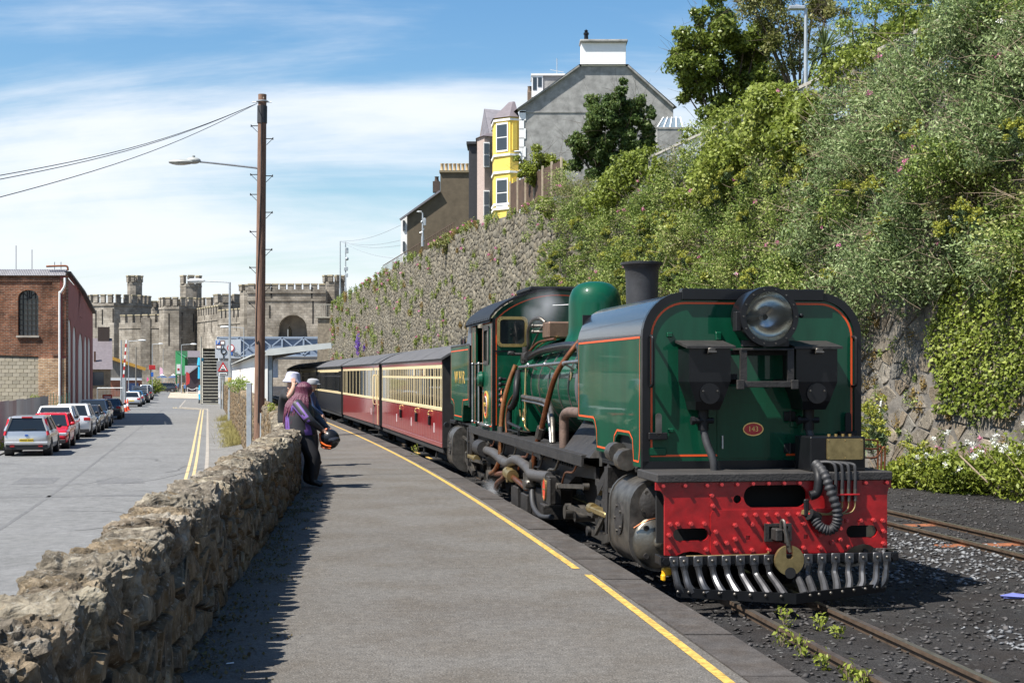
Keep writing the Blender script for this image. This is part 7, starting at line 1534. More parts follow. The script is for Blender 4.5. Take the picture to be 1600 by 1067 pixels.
# poles on the terrace above the wall
street_lamp(531.5, 470, 377, 158, None, 'plain tall grey pole at far end of the wall', .09, name='tall_pole')
t = street_lamp(540, 470, 378, 156, None, 'grey camera mast right of the plain tall pole', .09, name='camera_mast')
b = B(); b.box(-.15, .25, -.15, .15, 3.3, 3.7, .02); b.sphere((.15, 0, 4.6), .2, 8, 6); b.box(-.05, .3, -.1, .1, 5.2, 5.8, .02); b.box(0, .25, -.1, .1, 2.6, 3.0, .02); b.obj('equipment', M_galv, t)
t = street_lamp(660.5, 385, 333, 96, 655, 'grey lamp post with camera boxes on the wall top', .08, name='camera_lamp_post')
b = B(); b.box(.05, .22, -.1, .1, 1.4, 1.9, .02); b.sphere((-.05, 0, 1.65), .09, 8, 6); b.tube([(-.2,0,.9), (0,0,1.0), (.1,0,1.2)], .05, 6); b.obj('equipment', M_galv, t)
street_lamp(815, 322, 240, 68, 808, 'grey street lamp in front of the yellow house', .06)
W2_ = thing('far_wires', 'fine wires running from the far pole to the brown house', 'wires', P(531.5, 377, 158))
for (px, py) in ((640, 345), (640, 372), (640, 381), (640, 405)):
    e_ = P(px, py, 120)-P(531.5, 377, 158); b = B(); b.tube([Vector((0,0,0)).lerp(e_, k/6)-Vector((0,0,.5*math.sin(PI*k/6))) for k in range(7)], .018, 4, k=2); b.obj('wire', M_galv, W2_)
# dark slatted garden fence and low railing along the wall top
M_fw = mat('dark_fence_wood', (.075,.045,.028), .9, var=.4, scale=3)
M_fpost = mat('concrete_fence_post', (.42,.35,.25), .9, var=.2)
fa_, fb_ = P(797, 331, 66), P(877, 290, 58); fa_.z = PZ(333, 66); fb_.z = PZ(302, 58)
GFN = thing('garden_fence', 'dark brown board fence with pale posts below the yellow house', 'fence', fa_)
nfb = 30
for k in range(nfb):
    p, q = (fb_-fa_)*(k/nfb), (fb_-fa_)*((k+.93)/nfb); b = B(); d_ = (q-p).normalized(); b.obox((p+q)/2+Vector((0,0,.65)), d_, Vector((-d_.y, d_.x, 0)).normalized(), Vector((0,0,1)), (q-p).length/2, .012, .68+.02*math.sin(k*3)); b.obj('board', M_fw, GFN)
for k in range(7): p = (fb_-fa_)*(k/6); b = B(); b.box(p.x-.05, p.x+.05, p.y-.12, p.y-.02, p.z-.1, p.z+1.45, .01); b.obj('post', M_fpost, GFN)
ra = Vector((rwx(84)+.9, 84, ZT(84)+.0)); rb_ = Vector((rwx(118)+.9, 118, ZT(118)))
RL = thing('black_railing', 'black metal railing along the wall top below the brown house', 'railing', ra)
for k in range(46): p = (rb_-ra)*(k/45); b = B(); b.box(p.x-.015, p.x+.015, p.y-.015, p.y+.015, p.z, p.z+1.0); b.obj('baluster', M_fw, RL)
b = B(); b.bar(Vector((0,0,1.0)), rb_-ra+Vector((0,0,1.0)), .04, .05); b.bar(Vector((0,0,.1)), rb_-ra+Vector((0,0,.1)), .03, .04); b.obj('rail', M_fw, RL)
# mesh fence along the crest on the right
M_mesh = glassmat('wire_mesh_panel', (.25,.26,.26), .6, .35)
M_fpost2 = mat('weathered_post', (.35,.33,.29), .8, var=.2)
CF_ = thing('crest_mesh_fence', 'grey wire mesh fence with pale rails along the overgrown crest', 'fence', (0,0,0))
ysf = [23.0+2.4*i for i in range(10)]
for i, y in enumerate(ysf):
    x = rwx(y)+.25; b = B(); b.box(x-.04, x+.04, y-.04, y+.04, ZT(y)-.3, ZT(y)+1.05, .008); b.obj('post', M_fpost2, CF_)
    if i < len(ysf)-1:
        y2 = ysf[i+1]; x2_ = rwx(y2)+.25; b = B(); b.bar((x, y, ZT(y)+1.02), (x2_, y2, ZT(y2)+1.02), .06, .07); b.bar((x, y, ZT(y)+.1), (x2_, y2, ZT(y2)+.1), .03, .03); b.obj('rail', M_fpost2, CF_)
        b = B(); d_ = Vector((x2_-x, y2-y, ZT(y2)-ZT(y)))
        for k in range(1, 30): p = Vector((x, y, ZT(y)))+d_*(k/30); b.cyl(p+Vector((0,0,.1)), p+Vector((0,0,1.0)), .005, 4)
        for k in range(1, 12): b.cyl(Vector((x, y, ZT(y)+.1+k*.08)), Vector((x2_, y2, ZT(y2)+.1+k*.08)), .005, 4)
        b.obj('wire_mesh', M_galv, CF_)
t = street_lamp(1259, 190, 14, 33.5, 1240, 'grey street lamp rising above the overgrown bank', .06, head=False)
b = B(); hh = PZ(14, 33.5)-PZ(190, 33.5); b.box(-.40, -.02, -.08, .08, hh-.03, hh+.06, .02); b.obj('lamp_head', M_galv, t)
# ================================================================ people
M_skin = mat('skin', (.40,.225,.155), .6, var=.08, scale=12)
def body(name, J, E_, root, regions, mats, parent, head=None):
    """continuous figure grown from joints J (point, radius) along edges; regions maps an edge to a material index"""
    names = list(J); idx = {n_: i for i, n_ in enumerate(names)}
    me = bpy.data.meshes.new(name+'_rig'); me.from_pydata([J[n_][0] for n_ in names], [(idx[a], idx[c]) for a, c in E_], [])
    o = bpy.data.objects.new(name+'_rig', me); COL.objects.link(o)
    bpy.context.view_layer.objects.active = o
    o.modifiers.new('skin', 'SKIN'); 
    if not me.skin_vertices:
        bm = bmesh.new(); bm.from_mesh(me); bm.verts.layers.skin.verify(); bm.to_mesh(me); bm.free()
    sv = me.skin_vertices[0].data
    for n_ in names:
        r = J[n_][1]; sv[idx[n_]].radius = (r, r) if not isinstance(r, tuple) else r; sv[idx[n_]].use_root = (n_ == root)
    s_ = o.modifiers.new('sub', 'SUBSURF'); s_.levels = 2; s_.render_levels = 2
    dg = bpy.context.evaluated_depsgraph_get(); dg.update(); m2 = bpy.data.meshes.new_from_object(o.evaluated_get(dg))
    bpy.data.objects.remove(o); bpy.data.meshes.remove(me)
    segs = [(Vector(J[a][0]), Vector(J[c][0]), regions(a, c)) for a, c in E_]
    mi = []
    for p in m2.polygons:
        c = p.center; best = (9, 0)
        for a, d, r in segs:
            ab = d-a; t_ = max(0, min(1, (c-a).dot(ab)/max(ab.length_squared, 1e-9))); dd = (c-(a+ab*t_)).length
            if dd < best[0]: best = (dd, r)
        mi.append(best[1])
    m2.materials.clear()
    q = link(name, m2, mats, parent); m2.polygons.foreach_set('material_index', mi); m2.polygons.foreach_set('use_smooth', [True]*len(m2.polygons)); m2.update()
    return q
def hand(J, E_, key, wrist, d, spread, r=.0085, ln=.075, curl=(0,0,-1)):
    """palm and five fingers added after a wrist joint"""
    d = Vector(d).normalized(); sp = Vector(spread).normalized(); cu = Vector(curl).normalized(); w0 = Vector(wrist)
    J[key+'p'] = (w0+d*.05, .026); E_.append((key+'w', key+'p'))
    for i in range(4):
        a = w0+d*.09+sp*(.027-.018*i); l_ = ln*(.85, 1, .95, .75)[i]
        J[key+'f%da' % i] = (a, .011); J[key+'f%db' % i] = (a+d*l_*.5+cu*.012, r); J[key+'f%dc' % i] = (a+d*l_*.8+cu*.035, r*.85)
        E_.extend([(key+'p', key+'f%da' % i), (key+'f%da' % i, key+'f%db' % i), (key+'f%db' % i, key+'f%dc' % i)])
    J[key+'ta'] = (w0+d*.035+sp*.035, .012); J[key+'tb'] = (w0+d*.07+sp*.055+cu*.01, r)
    E_.extend([(key+'p', key+'ta'), (key+'ta', key+'tb')])
# ---- woman leaning on the wall (local: x towards the train, y away, feet at z = 0)
wq = Vector((PX(487, 20.4), 20.4, 0))
WO = thing('person', 'person with long purple hair in black and purple jacket leaning on wall holding helmet', 'person', wq); WO.scale = (1.12, 1.12, .95)
J = {'pel': ((-.13,.0,.80), .150), 'ab': ((-.16,.0,.95), .150), 'ch': ((-.17,.01,1.14), .155), 'nk': ((-.13,.03,1.34), .060), 'hd': ((-.10,.05,1.44), .078), 'ht': ((-.09,.06,1.53), .070),
     'lh': ((-.10,-.09,.76), .125), 'lk': ((.06,-.11,.45), .092), 'la': ((.03,-.10,.10), .06), 'lt': ((.16,-.13,.045), .045),
     'rh': ((-.10,.09,.76), .125), 'rk': ((-.02,.12,.44), .09), 'ra': ((-.09,.12,.10), .06), 'rt': ((.06,.13,.045), .045),
     'ls': ((-.15,-.16,1.25), .085), 'le': ((.0,-.26,1.03), .066), 'lw': ((.16,-.16,.87), .038),
     'rs': ((-.13,.18,1.25), .085), 're': ((.04,.26,1.03), .066), 'rw': ((.18,.10,.90), .038)}
E_ = [('pel','ab'),('ab','ch'),('ch','nk'),('nk','hd'),('hd','ht'),('pel','lh'),('lh','lk'),('lk','la'),('la','lt'),('pel','rh'),('rh','rk'),('rk','ra'),('ra','rt'),('ch','ls'),('ls','le'),('le','lw'),('ch','rs'),('rs','re'),('re','rw')]
hand(J, E_, 'l', J['lw'][0], (.7,.1,-.5), (0,-1,0)); hand(J, E_, 'r', J['rw'][0], (.7,-.1,-.5), (0,1,0))
M_jblack = mat('black_jacket', (.022,.021,.024), .55, var=.25, scale=9); M_purple = mat('purple_panel', (.15,.075,.29), .6, var=.15, scale=9); M_jeans = mat('black_jeans', (.014,.014,.017), .8, var=.2); M_boot = mat('black_boot', (.014,.013,.013), .45)
M_hairp = mat('purple_hair', (.11,.022,.045), .4, var=.6, scale=7, stretch=(14,14,.8), bump=.5, bscale=14)
def reg(a, c):
    k = a+c
    if a in ('nk', 'hd') or (len(a) > 1 and len(c) > 2 and c[1] in 'pft'and c[0] in 'lr' and c not in ('lt','rt')): return 1
    if 'lt' in (a, c) or 'rt' in (a, c): return 3
    if c in ('la','ra','lk','rk','lh','rh'): return 2
    return 0
wb_ = body('body', J, E_, 'pel', reg, [M_jblack, M_skin, M_jeans, M_boot, M_purple], WO)
def purple(o, idx, cond):
    for p in o.data.polygons:
        if p.material_index == 0 and cond(p.center, p.normal): p.material_index = idx
A_, B_, C_ = Vector(J['ls'][0]), Vector(J['le'][0]), Vector(J['lw'][0])
def sleeve(c, n_):
    for a, d in ((A_, B_), (B_, C_)):
        ab = d-a; t_ = (c-a).dot(ab)/ab.length_squared
        if -.1 < t_ < .95 and (c-a-ab*t_).length < .11 and .1 < n_.dot(Vector((-.45,-.75,.35)).normalized())-.55 < .36: return True
    return False
purple(wb_, 4, sleeve)
b = B()      # jacket body
b.loft([[Vector((cx_+rx_*math.cos(2*PI*i/48), cy_+ry_*math.sin(2*PI*i/48), z_)) for i in range(48)] for (cx_, cy_, rx_, ry_, z_) in ((-.155,.01,.13,.155,1.29), (-.16,.01,.172,.19,1.20), (-.165,.008,.19,.20,1.13), (-.165,.005,.197,.207,1.05), (-.16,.003,.20,.208,.99), (-.155,0,.202,.208,.93), (-.148,0,.205,.21,.88), (-.14,0,.207,.213,.84), (-.13,0,.197,.203,.80))], 0, True, False, False); jk = b.obj('jacket', [M_jblack, M_purple], WO)
def stripes(c, n_):
    a = math.degrees(math.atan2(c.y-.005, c.x+.16))
    return (-150 < a < -118 and c.z < 1.25) or (-62 < a < -38 and .80 < c.z < 1.0) or (140 < a < 172) or (-118 < a < -95 and 1.14 < c.z < 1.24)
purple(jk, 1, stripes)
b = B()      # hair
b.sphere((-.105,.05,1.475), .110, 20, 14, (1.0,1.0,1.12))
for k in range(60):
    a = -2.7+k*.0825+random.uniform(-.03, .03); r0 = .105; x_, y_ = -.115+r0*math.cos(a)*.9, .045+r0*math.sin(a)
    if math.cos(a) > .55: continue
    b.tube([(x_, y_, 1.52), (-.12+1.1*(x_+.12), .045+1.12*(y_-.045), 1.40), (-.15+2.0*(x_+.12), .03+1.65*(y_-.045)-.02, 1.25), (-.18+2.1*(x_+.12)+.02*math.sin(k*2.1), .02+1.75*(y_-.045)-.03, .98+.10*math.sin(k*1.7))], [.015,.02,.021,.004], 6)
b.obj('hair', M_hairp, WO)
hq_ = wq+Vector((.27,-.13,.70))
HM = thing('motorcycle_helmet', 'black and orange motorcycle helmet held by the person with purple hair', 'helmet', hq_, R(-20))
b = B(); b.sphere((0,0,0), .145, 24, 14, (1.05,.88,1.0)); b.obj('shell', M_gloss, HM)
b = B(); b.sphere((.05,-.01,-.01), .118, 20, 10, (1.0,.95,.62)); b.obj('visor', glassmat('visor', (.03,.03,.035), .05), HM)
M_horange = mat('helmet_orange', (.75,.13,.01), .35, coat=.5)
b = B(); b.tube([(-.12,-.06,.08), (-.08,-.118,-.02), (.0,-.125,-.08), (.08,-.10,-.10)], .013, 6); b.tube([(-.1,-.06,-.1), (-.02,-.09,-.125), (.06,-.07,-.13)], .015, 6); b.tube([(-.11,-.05,.09), (-.06,-.06,.13), (-.0,-.06,.145)], .014, 6); b.obj('stripe', M_horange, HM)
# ---- man with bucket hat
mq = Vector((PX(451, 22.3), 22.3, 0))
MN = thing('person', 'person in black shirt and pale bucket hat touching the brim', 'person', mq); MN.scale = (1, 1, .95)
J = {'pel': ((-.05,0,.90), .14), 'ab': ((-.05,0,1.05), .145), 'ch': ((-.03,0,1.27), .165), 'nk': ((.02,.02,1.46), .062), 'hd': ((.05,.03,1.57), .08), 'ht': ((.06,.035,1.66), .075),
     'lh': ((-.02,-.09,.86), .11), 'lk': ((.05,-.10,.48), .08), 'la': ((.02,-.10,.10), .055), 'lt': ((.16,-.11,.045), .045),
     'rh': ((-.02,.09,.86), .11), 'rk': ((.08,.10,.48), .08), 'ra': ((.06,.10,.10), .055), 'rt': ((.20,.11,.045), .045),
     'ls': ((-.03,-.19,1.39), .08), 'le': ((.05,-.33,1.31), .056), 'lw': ((.11,-.17,1.51), .036),
     'rs': ((.0,.19,1.39), .08), 're': ((.10,.26,1.14), .055), 'rw': ((.20,.16,1.0), .034)}
E_ = [('pel','ab'),('ab','ch'),('ch','nk'),('nk','hd'),('hd','ht'),('pel','lh'),('lh','lk'),('lk','la'),('la','lt'),('pel','rh'),('rh','rk'),('rk','ra'),('ra','rt'),('ch','ls'),('ls','le'),('le','lw'),('ch','rs'),('rs','re'),('re','rw')]
hand(J, E_, 'l', J['lw'][0], (-.15,.3,.9), (1,0,0), curl=(0,1,0)); hand(J, E_, 'r', J['rw'][0], (.5,-.2,-.8), (0,1,0))
def reg2(a, c):
    if a in ('nk', 'hd') or c in ('lw', 'rw') or (c[0] in 'lr' and c[1] in 'pft' and c not in ('lt', 'rt')): return 1
    return reg(a, c)
M_tee = mat('black_tshirt', (.016,.016,.018), .85, var=.2)
body('body', J, E_, 'pel', reg2, [M_tee, M_skin, M_jeans, M_boot], MN)
b = B(); b.lathe((.055,.035,1.60), [(.148, -.035), (.153, -.025), (.118, .04), (.113, .09), (.10, .13), (.06, .15), (.001, .153)], (.12,.05,1), 24); b.obj('bucket_hat', mat('lilac_check_hat', (.40,.40,.50), .85, var=.3, scale=22), MN)
b = B(); b.lathe((.132,-.16,1.50), [(.038, 0), (.042, .008), (.042, .03), (.038, .036)], (-.1,.25,.9), 14); b.obj('wristwatch', M_trim, MN)
# ---- man in grey cap
cq_ = Vector((PX(484, 25.2), 25.2, 0))
CP_ = thing('person', 'person in grey flat cap and blue top half hidden behind the purple haired one', 'person', cq_); CP_.scale = (1, 1, .97)
J = {k: ((v_[0][0], v_[0][1], v_[0][2]*.93), v_[1]) for k, v_ in J.items() if len(k) == 2 and k[1] not in 'pf' or k in ('pel',)}
J = {k: v_ for k, v_ in J.items() if k in ('pel','ab','ch','nk','hd','ht','lh','lk','la','lt','rh','rk','ra','rt','ls','le','lw','rs','re','rw')}
J['le'] = ((.08,-.26,1.06), .058); J['lw'] = ((.22,-.18,.95), .034)
E_ = [e for e in E_ if e[0] in J and e[1] in J]
hand(J, E_, 'l', J['lw'][0], (.6,.1,-.6), (0,-1,0)); hand(J, E_, 'r', J['rw'][0], (.5,-.2,-.8), (0,1,0))
body('body', J, E_, 'pel', reg, [mat('navy_top', (.025,.05,.12), .8, var=.3), M_skin, M_jeans, M_boot], CP_)
b = B(); b.lathe((.055,.035,1.49), [(.11, .0), (.118, .03), (.10, .085), (.05, .105), (.001, .108)], (.1,.0,1), 20); b.box(.10, .19, -.05, .11, 1.485, 1.50, .006); b.obj('flat_cap', mat('grey_cap', (.30,.30,.31), .9), CP_)
# ---- distant crowd
def stander(shirt, legs, px, Y, label, h=1.0):
    q = P(px, 610, Y); q.z = ZR+.02
    t = thing('person', label, 'person', q, random.uniform(0, 6), 'people on the quay below the castle')
    b = B(); rr = [(.02,0),(.09,.03),(.10,.45),(.16,.85),(.15,1.05),(.20,1.36),(.07,1.46),(.055,1.5),(.10,1.58),(.11,1.66),(.07,1.75),(.01,1.78)]
    for i in range(len(rr)-1):
        r0, z0 = rr[i]; r1, z1 = rr[i+1]; mi = 1 if z1 <= .86 else (0 if z1 <= 1.46 else 2)
        b.loft([[Vector((r0*math.cos(2*PI*k/10)*1.0, r0*.7*math.sin(2*PI*k/10), z0*h)) for k in range(10)], [Vector((r1*math.cos(2*PI*k/10), r1*.7*math.sin(2*PI*k/10), z1*h)) for k in range(10)]], mi, True, False, False)
    for s in (-1, 1): b.tube([(s*.20,0,1.34*h), (s*.26,.02,1.05*h), (s*.25,.08,.82*h)], [.06,.05,.035], 6, 0)
    b.obj('body', [shirt, legs, M_skin], t)
cl = [mat('shirt_%s' % n_, c_, .8) for n_, c_ in (('white', (.7,.7,.7)), ('red', (.5,.04,.04)), ('blue', (.08,.18,.4)), ('dark', (.03,.03,.04)), ('pink', (.7,.25,.35)), ('tan', (.45,.33,.2)))]
crowd = [(247.5,'pink','left end of the crowd under left parasol'),(251.5,'dark','between left parasol and the crosswise car'),(256,'red','under the left parasol edge'),(261.5,'white','midway between the two parasols'),(265.5,'dark','left of the right parasol pole'),(269,'tan','under the right parasol'),(274,'white','right of the right parasol pole'),(278.5,'blue','left of the far lamp post'),(286,'tan','right of the far lamp post'),(288.5,'blue','beside the red feather flag')]
for i, (px, c_, where) in enumerate(crowd): stander(MATS['shirt_'+c_], M_jeans if i % 2 else cl[5], px, 252+(i % 3)*4 if i < 8 else 238, 'distant person in %s top, %s' % (c_, where), random.uniform(.93, 1.05))
# ================================================================ vegetation
def leaves(C, size, tint, out=None, flat=.0, asp=.5, rg=RNG, fold=.25):
    """quads shaped like folded leaves at points C; out = preferred facing"""
    n = len(C); d = rg.normal(size=(n, 3)); d[:, 2] -= .15; d /= np.linalg.norm(d, axis=1, keepdims=True)
    nr = rg.normal(size=(n, 3))*(1-flat)
    if out is not None: nr += out*(.6+flat*1.6)
    nr[:, 2] += .35
    nr -= d*np.sum(nr*d, 1, keepdims=True); nr /= np.linalg.norm(nr, axis=1, keepdims=True)+1e-9
    s = np.cross(d, nr); sz = (size*rg.uniform(.6, 1.35, n))[:, None]
    V = np.stack([C-d*sz*.5, C+s*sz*asp*.5+nr*sz*fold*.4-d*sz*.05, C+d*sz*.55, C-s*sz*asp*.5+nr*sz*fold*.4-d*sz*.05], 1).reshape(-1, 3)
    Q = np.arange(4*n).reshape(n, 4)
    return V, Q, np.clip(tint, 0, 1)
def blob_points(c, r, n, rg=RNG, shell=.55, sq=(1, 1, .85)):
    d = rg.normal(size=(n, 3)); d /= np.linalg.norm(d, axis=1, keepdims=True)
    rad = (shell+(1-shell)*rg.random(n)**.7)
    lob = 1+.22*np.sin(d[:, 0]*5+c[0]*3)*np.cos(d[:, 1]*4+c[1])+.18*np.sin(d[:, 2]*6+c[2]*2)
    return np.asarray(c)+d*(rad*lob*r)[:, None]*np.array(sq), d
def twigs(starts, dirs, ln, r0, rg=RNG):
    """thin three-sided tapering stems"""
    n = len(starts); V = []; Q = []
    d = dirs/np.linalg.norm(dirs, axis=1, keepdims=True); u = np.cross(d, np.array([.3, .2, .9])); u /= np.linalg.norm(u, axis=1, keepdims=True)+1e-9; v = np.cross(d, u)
    bend = rg.normal(size=(n, 3))*.12
    ln = ln*rg.uniform(.5, 1.4, n)
    rings = []
    for t, k in ((0, 1), (.5, .8), (1, .4)):
        c = starts+d*(ln*t)[:, None]+bend*(ln*t*t)[:, None]
        for a in (0, 2.09, 4.19): rings.append(c+(u*math.cos(a)+v*math.sin(a))*(r0*k))
    V = np.stack(rings, 1).reshape(-1, 3); base = (np.arange(n)*9)[:, None]
    q = []
    for s in (0, 3):
        for a in range(3): q.append([s+a, s+(a+1) % 3, s+3+(a+1) % 3, s+3+a])
    Q = (base[:, :, None]+np.array(q)[None]).reshape(-1, 4)
    return V, Q
L_shrub = leafmat('shrub_leaf', [(.038,.062,.013), (.10,.15,.026), (.18,.245,.05), (.28,.33,.095), (.40,.41,.16)])
L_bud = leafmat('buddleia_leaf', [(.055,.088,.03), (.14,.20,.07), (.24,.31,.13), (.37,.43,.22)])
L_ivy = leafmat('ivy_leaf', [(.05,.07,.008), (.12,.155,.018), (.20,.245,.04), (.29,.32,.085)], rough=.5)
L_eup = leafmat('euphorbia_leaf', [(.06,.10,.045), (.10,.15,.07), (.14,.19,.085)])
L_euph = leafmat('euphorbia_head', [(.19,.21,.03), (.28,.29,.045), (.36,.36,.07)])
L_dark = leafmat('dark_evergreen_leaf', [(.03,.055,.015), (.06,.10,.024), (.095,.14,.038), (.14,.17,.05)])
L_tree = leafmat('broad_leaf', [(.07,.10,.015), (.115,.155,.025), (.16,.205,.04), (.22,.245,.06)], rough=.35)
L_olive = leafmat('olive_brown_leaf', [(.075,.09,.02), (.125,.14,.035), (.185,.19,.06), (.25,.23,.09)])
L_pink = leafmat('pink_flower', [(.50,.16,.28), (.62,.26,.38)], trans=.2)
L_wht = leafmat('white_flower', [(.66,.66,.60), (.80,.80,.76)], trans=.2)
L_yg = leafmat('yellow_green_leaf', [(.13,.16,.02), (.20,.24,.035), (.28,.31,.06)])
L_moss = leafmat('dry_moss', [(.14,.09,.03), (.22,.15,.05), (.26,.20,.07)])
M_twig = mat('dry_twig', (.26,.20,.14), .9, var=.3)
M_bark = mat('bark', (.09,.07,.05), .95, var=.4, scale=4, bump=.6, bscale=9)
class Mass:
    def __init__(s): s.V = []; s.Q = []; s.T = []; s.n = 0
    def add(s, V, Q, T_): s.V.append(V); s.Q.append(Q+s.n); s.T.append(T_); s.n += len(V)
    def obj(s, name, m_, parent=None, org=None, **k):
        V = np.concatenate(s.V); 
        if org is not None: V = V-np.asarray(org)
        return np_mesh(name, V, np.concatenate(s.Q), m_, parent, np.concatenate(s.T), **k)
def bank_pt(y, z, out=0.0):
    return np.array([rwx(y)+BAT*z-out, y, z])
# ---- the overgrown bank: clumps of mixed growth over the wall for Y < 58
bank = Mass(); bud = Mass(); ivy = Mass(); eup = Mass(); euph = Mass(); pink = Mass(); wht = Mass(); tw = []; moss = Mass(); olive = Mass()
rg = np.random.default_rng(42)
def low_edge(y):          # how far down the wall the growth hangs
    return np.interp(y, [18, 22, 24, 26, 28.5, 30.5, 34, 45, 58], [3.5, 3.6, 3.7, 3.5, 3.3, 2.6, 1.5, 0.9, .8])+.5*math.sin(y*2.1)+.35*math.sin(y*5.3+1)
def right_edge(z): return 57.0+1.2*math.sin(z*1.7)+.5*math.sin(z*4.1)
cl_n = 0
for k in range(1420):
    y = rg.uniform(17, 58); 
    # denser sampling where it shows larger
    if rg.random() > np.interp(y, [17, 30, 45, 58], [1, .95, .75, .65]): continue
    ztop = ZT(y)+.55+.75*max(0, math.sin(y*.55+1.2))+(.5 if y < 24.5 else 0); z = rg.uniform(low_edge(y), ztop)
    if y > right_edge(z)-.5: continue
    out = .05+1.05*rg.random()*min(1, (ztop-z)/2+.4)*(.35+.65*math.sin(z*1.1+y*.6)**2)
    r = rg.uniform(.28, .62); c = bank_pt(y, z, out)
    sp = mnoise.noise(Vector((y*.16, z*.35, 3.0)))+.35*mnoise.noise(Vector((y*.5, z*.8, 9.0)))
    n = int(430*(r/.45)**2)
    facing = np.array([-.9, -.35, .35])
    bt = rg.uniform(-.26, .24)
    if y < 31 and sp > -.30:                      # buddleia on the right
        P_, d_ = blob_points(c, r*1.1, int(n*.95), rg, .35); V, Q, T_ = leaves(P_, .085, .5+bt+.25*rg.normal(size=len(P_)), d_, .1, .34, rg); bud.add(V, Q, T_)
        tw.append((np.repeat(c[None], 7, 0)+rg.normal(size=(7, 3))*r*.5, facing+rg.normal(size=(7, 3))*.9+np.array([0, 0, .4]), .55))
    elif z > ztop-1.5 and sp > -.05 and y > 24:   # bright ivy over the crest
        P_, d_ = blob_points(c, r, int(n*.9), rg, .6); V, Q, T_ = leaves(P_, .095, .55+bt+.2*rg.normal(size=len(P_)), d_, .5, .85, rg); ivy.add(V, Q, T_)
    elif sp < -.42 or rg.random() < .06:             # olive dry growth
        P_, d_ = blob_points(c, r, n, rg, .4); V, Q, T_ = leaves(P_, .06, .5+bt+.25*rg.normal(size=len(P_)), d_, .1, .5, rg); olive.add(V, Q, T_)
        tw.append((np.repeat(c[None], 8, 0)+rg.normal(size=(8, 3))*r*.5, facing+rg.normal(size=(8, 3))*.8, .5))
    else:
        P_, d_ = blob_points(c, r, n, rg, .4); V, Q, T_ = leaves(P_, .065, .45+bt+.25*rg.normal(size=len(P_)), d_, .15, .55, rg); bank.add(V, Q, T_)
        if rg.random() < .5: tw.append((np.repeat(c[None], 5, 0)+rg.normal(size=(5, 3))*r*.5, facing+rg.normal(size=(5, 3))*.8, .45))
    # flower heads
    if rg.random() < .05:
        P_, d_ = blob_points(c+facing*r*.95, .07, 26, rg, .2); V, Q, T_ = leaves(P_, .035, rg.random(26), d_, 0, .9, rg); pink.add(V, Q, T_)
    if rg.random() < .02:
        P_, d_ = blob_points(c+facing*r*.95, .07, 26, rg, .2); V, Q, T_ = leaves(P_, .03, rg.random(26), d_, 0, .9, rg); wht.add(V, Q, T_)
def euphorbia(c, r, heads, M_l, M_h, rgx):
    """rounded clump of blue-green stems topped by yellow-green heads"""
    for k in range(heads):
        d = rgx.normal(size=3); d[2] = abs(d[2])+.3; d[0] = -abs(d[0])*.8; d /= np.linalg.norm(d); tip = c+d*r*rgx.uniform(.7, 1.1)
        P_, dd = blob_points(tip, rgx.uniform(.055, .085), 46, rgx, .5, (1, 1, .8)); V, Q, T_ = leaves(P_, .038, rgx.random(46), dd, .3, .9, rgx); M_h.add(V, Q, T_)
        st = c+(tip-c)*rgx.uniform(.3, .95, (30, 1))+rgx.normal(size=(30, 3))*.03; V, Q, T_ = leaves(st, .085, rgx.random(30), np.repeat(d[None], 30, 0), 0, .22, rgx); M_l.add(V, Q, T_)
for k in range(270):
    y = rg.uniform(22, 56); z = rg.uniform(max(2.0, low_edge(y)-.3), ZT(y)-.5)
    if y < 30 and rg.random() < .5: continue
    if mnoise.noise(Vector((y*.3, z*.5, 20))) < -.05: continue
    euphorbia(bank_pt(y, z, .75), rg.uniform(.22, .4), int(rg.integers(6, 15)), eup, euph, rg)
for k in range(120):                             # growth swallowing the crest fence
    y = rg.uniform(25.2, 31.6) if k % 2 else rg.uniform(34.2, 41.5); z = ZT(y)+rg.uniform(.1, 1.35); c = bank_pt(y, z, rg.uniform(-.5, .25)); r = rg.uniform(.22, .42); n = int(330*(r/.4)**2); kk = rg.random()
    P_, d_ = blob_points(c, r, n, rg, .4); V, Q, T_ = leaves(P_, .085 if kk < .5 else .07, .5+rg.uniform(-.2, .2)+.22*rg.normal(size=n), d_, .3, .8 if kk < .5 else .5, rg); (ivy if kk < .55 else bank).add(V, Q, T_)
# sparse tufts on the bare lower wall at the right and over the open masonry further along
for k in range(150):
    y = rg.uniform(20, 34); z = rg.uniform(.2, 4.2); P_, d_ = blob_points(bank_pt(y, z, .05), rg.uniform(.08, .26), 70, rg, .2, (.5, 1, 1)); V, Q, T_ = leaves(P_, .055, rg.random(70), d_, .2, .5, rg)
    (moss if rg.random() < .45 else bank).add(V, Q, T_)
for k in range(300):
    y = 58+102*rg.random()**1.3; z = rg.uniform(2.6, ZT(y)+.1); s_ = np.interp(y, [58, 160], [.18, .42])
    if k % 4 == 0: z = ZT(y)+.1
    P_, d_ = blob_points(bank_pt(y, z, .1), s_*rg.uniform(.6, 1.7), 110, rg, .2, (.5, 1, 1.1)); V, Q, T_ = leaves(P_, .07*s_/.18, rg.random(110), d_, .1, .5, rg); (bank if rg.random() < .7 else (ivy if rg.random() < .4 else moss)).add(V, Q, T_)
    if rg.random() < .22: P_, d_ = blob_points(bank_pt(y, z+.1, .25), s_*.4, 26, rg, .2); V, Q, T_ = leaves(P_, .05*s_/.18, rg.random(len(P_)), d_, 0, .9, rg); pink.add(V, Q, T_)
